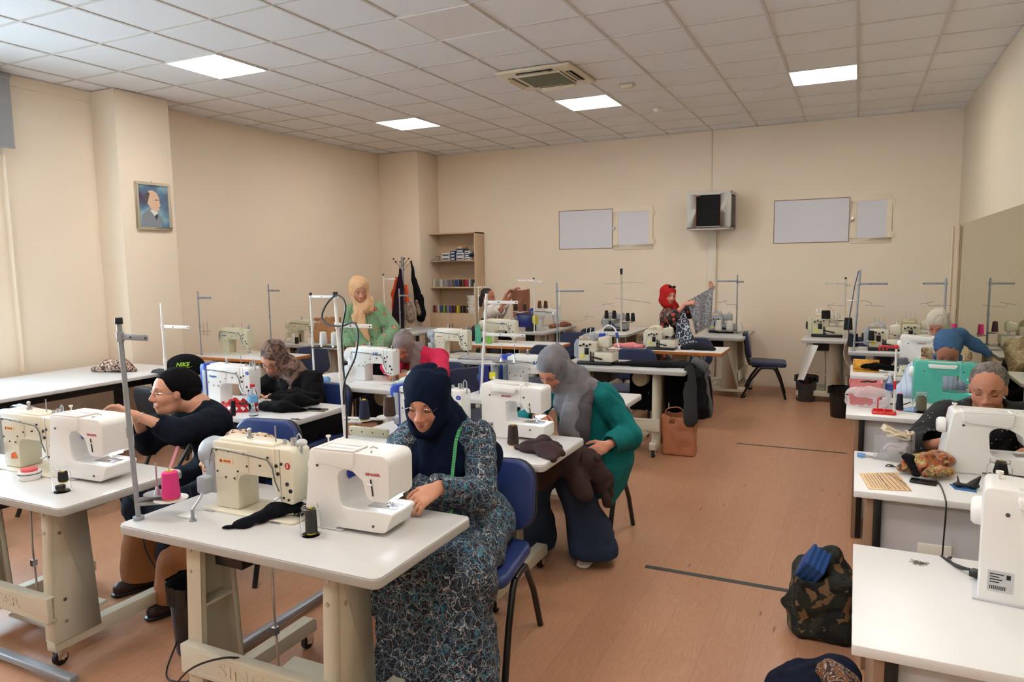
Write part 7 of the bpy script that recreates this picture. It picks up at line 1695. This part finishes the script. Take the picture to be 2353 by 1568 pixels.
# woman in the red scarf ---------------------------------------------------
def _redprint(n):
    v = n.vor(17, out='Distance'); pc = n.sep(n.vor(17, out='Color'))[0]
    ring = n.ramp(v, [(.0, lin((30,20,20))), (.16, lin((196,88,60))), (.30, lin((150,40,34))), (.40, lin((24,20,24))), (.5, lin((24,20,24)))], 'CONSTANT')
    sq = n.math('LESS_THAN', n.math('ABSOLUTE', n.math('SUBTRACT', n.noise(22, 1, dist=1.2), .5)), .03)
    c = n.mix(n.math('GREATER_THAN', pc, .5), n.mix(sq, lin((26,22,26)), lin((176,160,144))), ring)
    n.color(c)
def woman_red():
    F = Fig((-2.08,8.78,1.305), 46, 4, 6, (-2.05,8.84,1.03), (-2.05,8.86,.62), 40, shw=.165, hipw=.2, scale=1.02)
    F.arm(-1, (-1.84,8.60,1.215), (-2.0,8.3,.9), sh=(-2.08,8.70,1.07), hand=(.7,-.2,.2), nrm=(.1,.6,-.7), curl=1.0, l1=.24, l2=.23)
    F.arm(1, (-1.56,8.72,1.36), (-1.6,8.8,.9), sh=(-1.93,8.9,1.08), hand=(.3,-.3,.6), nrm=(-.6,-.2,-.3), curl=1.0, l1=.27, l2=.26)
    F.kn = {1: np.array((-1.74,8.78,.48)), -1: np.array((-1.86,8.62,.48))}; F.an = {1: np.array((-1.72,8.76,.09)), -1: np.array((-1.84,8.62,.09))}
    F.seat(-2.07, 8.86, 40)
    o = F.build('woman in red headscarf and black-red printed dress holding up patterned grey cloth', (-2.05,8.8,0), .005, (206,146,124), eyes='open')
    S = SD(); F.torso(S, .165, .19)
    for q in (1,-1): F.sleeve(S, q, .09, .085, .06, .35); F.openend(S, F.el[q]+(F.wr[q]-F.el[q])*.25, nz(F.wr[q]-F.el[q]), .045, .15)
    S.cap(F.hip[-1], F.hip[1], .18, .18)
    for q in (1,-1): S.cap(F.hip[q], F.kn[q], .14, .12, .05); S.cap(F.kn[q], F.an[q], .12, .16, .06)
    F.cl('printed_dress', S, mat('red_black_print', rough=.75, f=_redprint), .007, folds(.01, 8, (.1,0,1), seed=3), floor=.03)
    c = F.chest; f = F.fw
    Mr = solid('red_scarf', (178,30,28), fold=(18,.35,.012))
    hijab(F, 'headscarf', Mr, .005, open_r=(.05,.07), shoulders=False, neckr=.08, wide=.004, bib=[(c+UP*.09, c+UP*.04, .085, .09, (f,.8))], tail=[([c+f*.08+UP*.1, c+f*.15-UP*.02+F.rt*.03, c+f*.15-UP*.15+F.rt*.04],[.04,.04,.02],None)])
    g = G()
    for q in (-1,1): g.ball(F.hp(q*.03,.055,.115)-F.base, (.024,.012,.018), 8, Matrix(F.R.tolist()))
    g.tube([F.hp(-.055,.05,.11)-F.base, F.hp(0,.066,.12)-F.base, F.hp(.055,.05,.11)-F.base], .003, 6)
    g.o('sunglasses', M_blkm, o)
    def _grey(n):
        v = n.vor(14); c = n.mix(n.math('LESS_THAN', n.math('ABSOLUTE', n.math('SUBTRACT', n.math('FRACT', n.math('MULTIPLY', v, 3)), .5)), .2), lin((118,116,120)), lin((158,156,158))); n.color(c)
    def fn(u, v):
        a = Vector((-1.80,8.58,1.255)); b = Vector((-1.51,8.66,1.425)); c2 = Vector((-1.70,8.56,.86)); d = Vector((-1.54,8.64,.96))
        p = (a*(1-u)+b*u)*(1-v)+(c2*(1-u)+d*u)*v; p.y += .02*math.sin(u*11+v*2)*(.3+v); return tuple(p)
    tag(G().sheet(fn, 20, 16, .003).o('grey_patterned_cloth', mat('grey_swirl_cloth', rough=.8, f=_grey), sharp=80), 'grey swirl-patterned cloth stretched between the hands of the woman in red scarf', 'cloth')
    def _bw(n):
        v = n.vor(16); c = n.mix(n.math('LESS_THAN', n.math('ABSOLUTE', n.math('SUBTRACT', n.math('FRACT', n.math('MULTIPLY', v, 2.5)), .5)), .16), lin((36,40,54)), lin((170,176,184))); n.color(c)
    S = SD(); S.chain([(-1.88,8.60,1.12),(-1.84,8.50,.98),(-1.80,8.44,.80),(-1.70,8.42,.66)], [.05,.08,.11,.09], .04, ((.2,1,0),.6)); S.cap((-1.72,8.45,.72),(-1.62,8.4,.6),.09,.07,.04)
    ob = S.mesh('navy_floral_cloth', mat('navy_white_print', rough=.8, f=_bw), .008, None, (-1.8,8.5,.8), fold=folds(.012, 10, (0,0,1), seed=4)); tag(ob, 'navy and white floral cloth hanging in front of the printed dress', 'cloth')
woman_red()
# three women on the right ----------------------------------------------------
def woman_cream():
    F = Fig((.69,7.58,1.12), -20, 38, 6, (.73,7.70,.86), (.72,7.76,.52), -8, shw=.165, hipw=.17, scale=1.02)
    F.arm(-1, (.55,7.3,.83), (.2,7.8,.5), hand=(.1,-.9,0)); F.arm(1, (.8,7.28,.83), (1.05,7.9,.5), hand=(-.1,-.9,0))
    F.kn = {1: np.array((.84,7.42,.47)), -1: np.array((.6,7.42,.47))}; F.an = {1: np.array((.84,7.45,.09)), -1: np.array((.6,7.45,.09))}
    F.seat(.70, 7.72, 0, (-.02,1.05,6.40,7.05))
    o = F.build('woman in cream headscarf bent over her work at the far right by the mirror', (.72,7.9,0), .0055, (196,136,112))
    S = SD(); F.torso(S, .155, .17)
    for q in (1,-1): F.sleeve(S, q, .075, .07, .05, .9); F.openend(S, F.el[q]+(F.wr[q]-F.el[q])*.9, nz(F.wr[q]-F.el[q]), .036, .1)
    def _bz(n): n.color(n.ramp(n.noise(18, 3, dist=1.5), [(.40, lin((196,172,140))), (.5, lin((150,122,92))), (.55, lin((206,184,150)))]))
    F.cl('beige_printed_top', S, mat('beige_print', rough=.8, f=_bz), .007, folds(.009, 9, (.1,0,1), seed=3))
    S = SD(); S.cap(F.hip[-1], F.hip[1], .15, .15)
    for q in (1,-1): S.cap(F.hip[q], F.kn[q], .11, .1, .05); S.cap(F.kn[q], F.an[q], .09, .1, .05)
    F.cl('trousers', S, M_blkknit, .009, floor=.05)
    hijab(F, 'headscarf', solid('cream_scarf', (208,198,182), fold=(18,.35,.012)), .005, open_r=(.05,.066), tail=[([F.chest+UP*.1-F.fw*.06, F.chest+UP*.1-F.fw*.1+F.rt*.12, F.chest+UP*.05-F.fw*.12+F.rt*.2],[.06,.045,.03],None)])
woman_cream()
def woman_bluescarf():
    F = Fig((.60,5.85,1.06), -4, 30, 0, (.61,6.0,.84), (.61,6.07,.52), 0, shw=.175, hipw=.18, scale=1.02)
    F.arm(-1, (.48,5.60,.83), (.1,5.9,.55), hand=(.3,-.9,0), curl=.4); F.arm(1, (.73,5.58,.83), (1.1,6.0,.55), hand=(-.3,-.9,0), curl=.4)
    F.kn = {1: np.array((.73,5.68,.47)), -1: np.array((.49,5.68,.47))}; F.an = {1: np.array((.73,5.7,.09)), -1: np.array((.49,5.7,.09))}
    F.seat(.61, 6.03, 0, (-.03,1.05,4.76,5.46))
    o = F.build('woman in tied blue headscarf and light blue shirt behind the turquoise machine', (.61,6.0,0), .005, (160,104,80))
    S = SD(); F.torso(S, .165, .17)
    for q in (1,-1): F.sleeve(S, q, .082, .075, .055, .9); F.openend(S, F.el[q]+(F.wr[q]-F.el[q])*.9, nz(F.wr[q]-F.el[q]), .036, .1)
    def _st(n):
        x = n.sep()[0]; n.color(n.mix(n.math('LESS_THAN', n.math('FRACT', n.math('MULTIPLY', x, 30)), .2), lin((190,202,220)), lin((160,176,200)))); n.bump(n.noise(9, 3, dist=1), .35, .03)
    F.cl('light_blue_shirt', S, mat('light_blue_stripe', rough=.8, f=_st), .007, folds(.010, 9, (.3,0,1), seed=3))
    S = SD(); S.cap(F.hip[-1], F.hip[1], .15, .15)
    for q in (1,-1): S.cap(F.hip[q], F.kn[q], .11, .1, .05); S.cap(F.kn[q], F.an[q], .09, .1, .05)
    F.cl('trousers', S, M_blkknit, .009, floor=.05)
    S = SD(); P = F.hp; k = F.hs
    S.ell(P(0,-.03,.045), [.09*k,.108*k,.088*k], F.R); S.ell(P(0,-.07,-.03), [.075*k,.06*k,.07*k], F.R, .03); S.ell(P(0,.11,-.045), [.11*k,.08*k,.10*k], F.R, .01, '-')
    S.chain([P(.02,-.1,.06), P(.0,-.13,.05)+F.rt*.07, P(.0,-.14,.02)+F.rt*.17-UP*.04, P(.0,-.14,-.02)+F.rt*.25-UP*.07], [.05,.05,.04,.03], .03, (F.fw,.5))
    S.cap(P(.07,.0,-.04), P(.05,.03,-.16), .022, .02, .02); S.cap(P(-.07,.0,-.04), P(-.05,.03,-.14), .022, .015, .02)
    F.cl('headscarf', S, solid('blue_scarf', (62,92,126), fold=(18,.35,.012)), .005, folds(.005, 22, (1,0,.2), seed=3))
woman_bluescarf()
def woman_dots():
    F = Fig((.635,4.36,1.045), -12, 12, 0, (.65,4.46,.83), (.64,4.55,.50), -4, shw=.19, hipw=.2, scale=1.06, ears=True)
    F.arm(-1, (.44,4.05,.825), (.1,4.5,.5), sh=(.46,4.44,.87), hand=(.6,-.7,-.1), curl=.4, l1=.27, l2=.25); F.arm(1, (.80,4.02,.825), (1.1,4.5,.5), hand=(-.5,-.7,0), curl=.4, l1=.27, l2=.25)
    F.kn = {1: np.array((.78,4.15,.47)), -1: np.array((.52,4.15,.47))}; F.an = {1: np.array((.78,4.2,.09)), -1: np.array((.52,4.2,.09))}
    F.seat(.62, 4.45, 0, (.02,1.05,3.18,3.86))
    o = F.build('grey-haired woman in black blouse with white dots, looking down', (.65,4.5,0), .0045, (190,128,100))
    def _dots(n):
        v = n.vor(42, rnd=.5); m = n.math('LESS_THAN', v, .13)
        n.color(n.mix(n.math('MULTIPLY', m, n.math('GREATER_THAN', n.sep()[2], .70)), lin((20,20,22)), lin((214,210,204)))); n.bump(n.noise(9, 3, dist=1), .3, .03)
    S = SD(); F.torso(S, .175, .19, neckr=.05)
    for q in (1,-1): F.sleeve(S, q, .095, .095, .08, .45); F.openend(S, F.el[q]+(F.wr[q]-F.el[q])*.42, nz(F.wr[q]-F.el[q]), .07, .2)
    S.ell(F.chest+F.fw*.06+UP*.14, (.08,.06,.06), None, .01, '-')
    F.cl('dotted_blouse', S, mat('black_dotted', rough=.8, f=_dots), .006, folds(.008, 8, (.4,0,1), seed=3))
    S = SD(); S.cap(F.hip[-1], F.hip[1], .15, .15)
    for q in (1,-1): S.cap(F.hip[q], F.kn[q], .12, .11, .05); S.cap(F.kn[q], F.an[q], .1, .12, .05)
    F.cl('skirt', S, M_blkknit, .009, floor=.03)
    S = SD(); P = F.hp; k = F.hs
    S.ell(P(0,-.03,.042), [.083*k,.1*k,.085*k], F.R); S.ell(P(0,-.12,-.04), [.04*k,.035*k,.04*k], F.R, .02)
    S.ell(P(0,.118,-.045), [.11*k,.09*k,.104*k], F.R, .012, '-'); S.ell(P(0,.01,-.1), [.1*k,.11*k,.065*k], F.R, .01, '-')
    for q in (-1,1): S.ell(P(q*.08,.01,-.01), [.02*k,.028*k,.035*k], F.R, .008, '-')
    def _gh(n): n.color(n.ramp(n.noise(130, 3, v=n.map((1,.08,.5))), [(.38, lin((66,58,54))), (.62, lin((116,106,98)))])); n.bump(n.noise(90, 3, v=n.map((1,.1,1))), .5, .006)
    F.cl('hair', S, mat('grey_hair', rough=.5, f=_gh), .004, folds(.0022, 70, (0,1,.1), seed=2, amp2=0))
woman_dots()
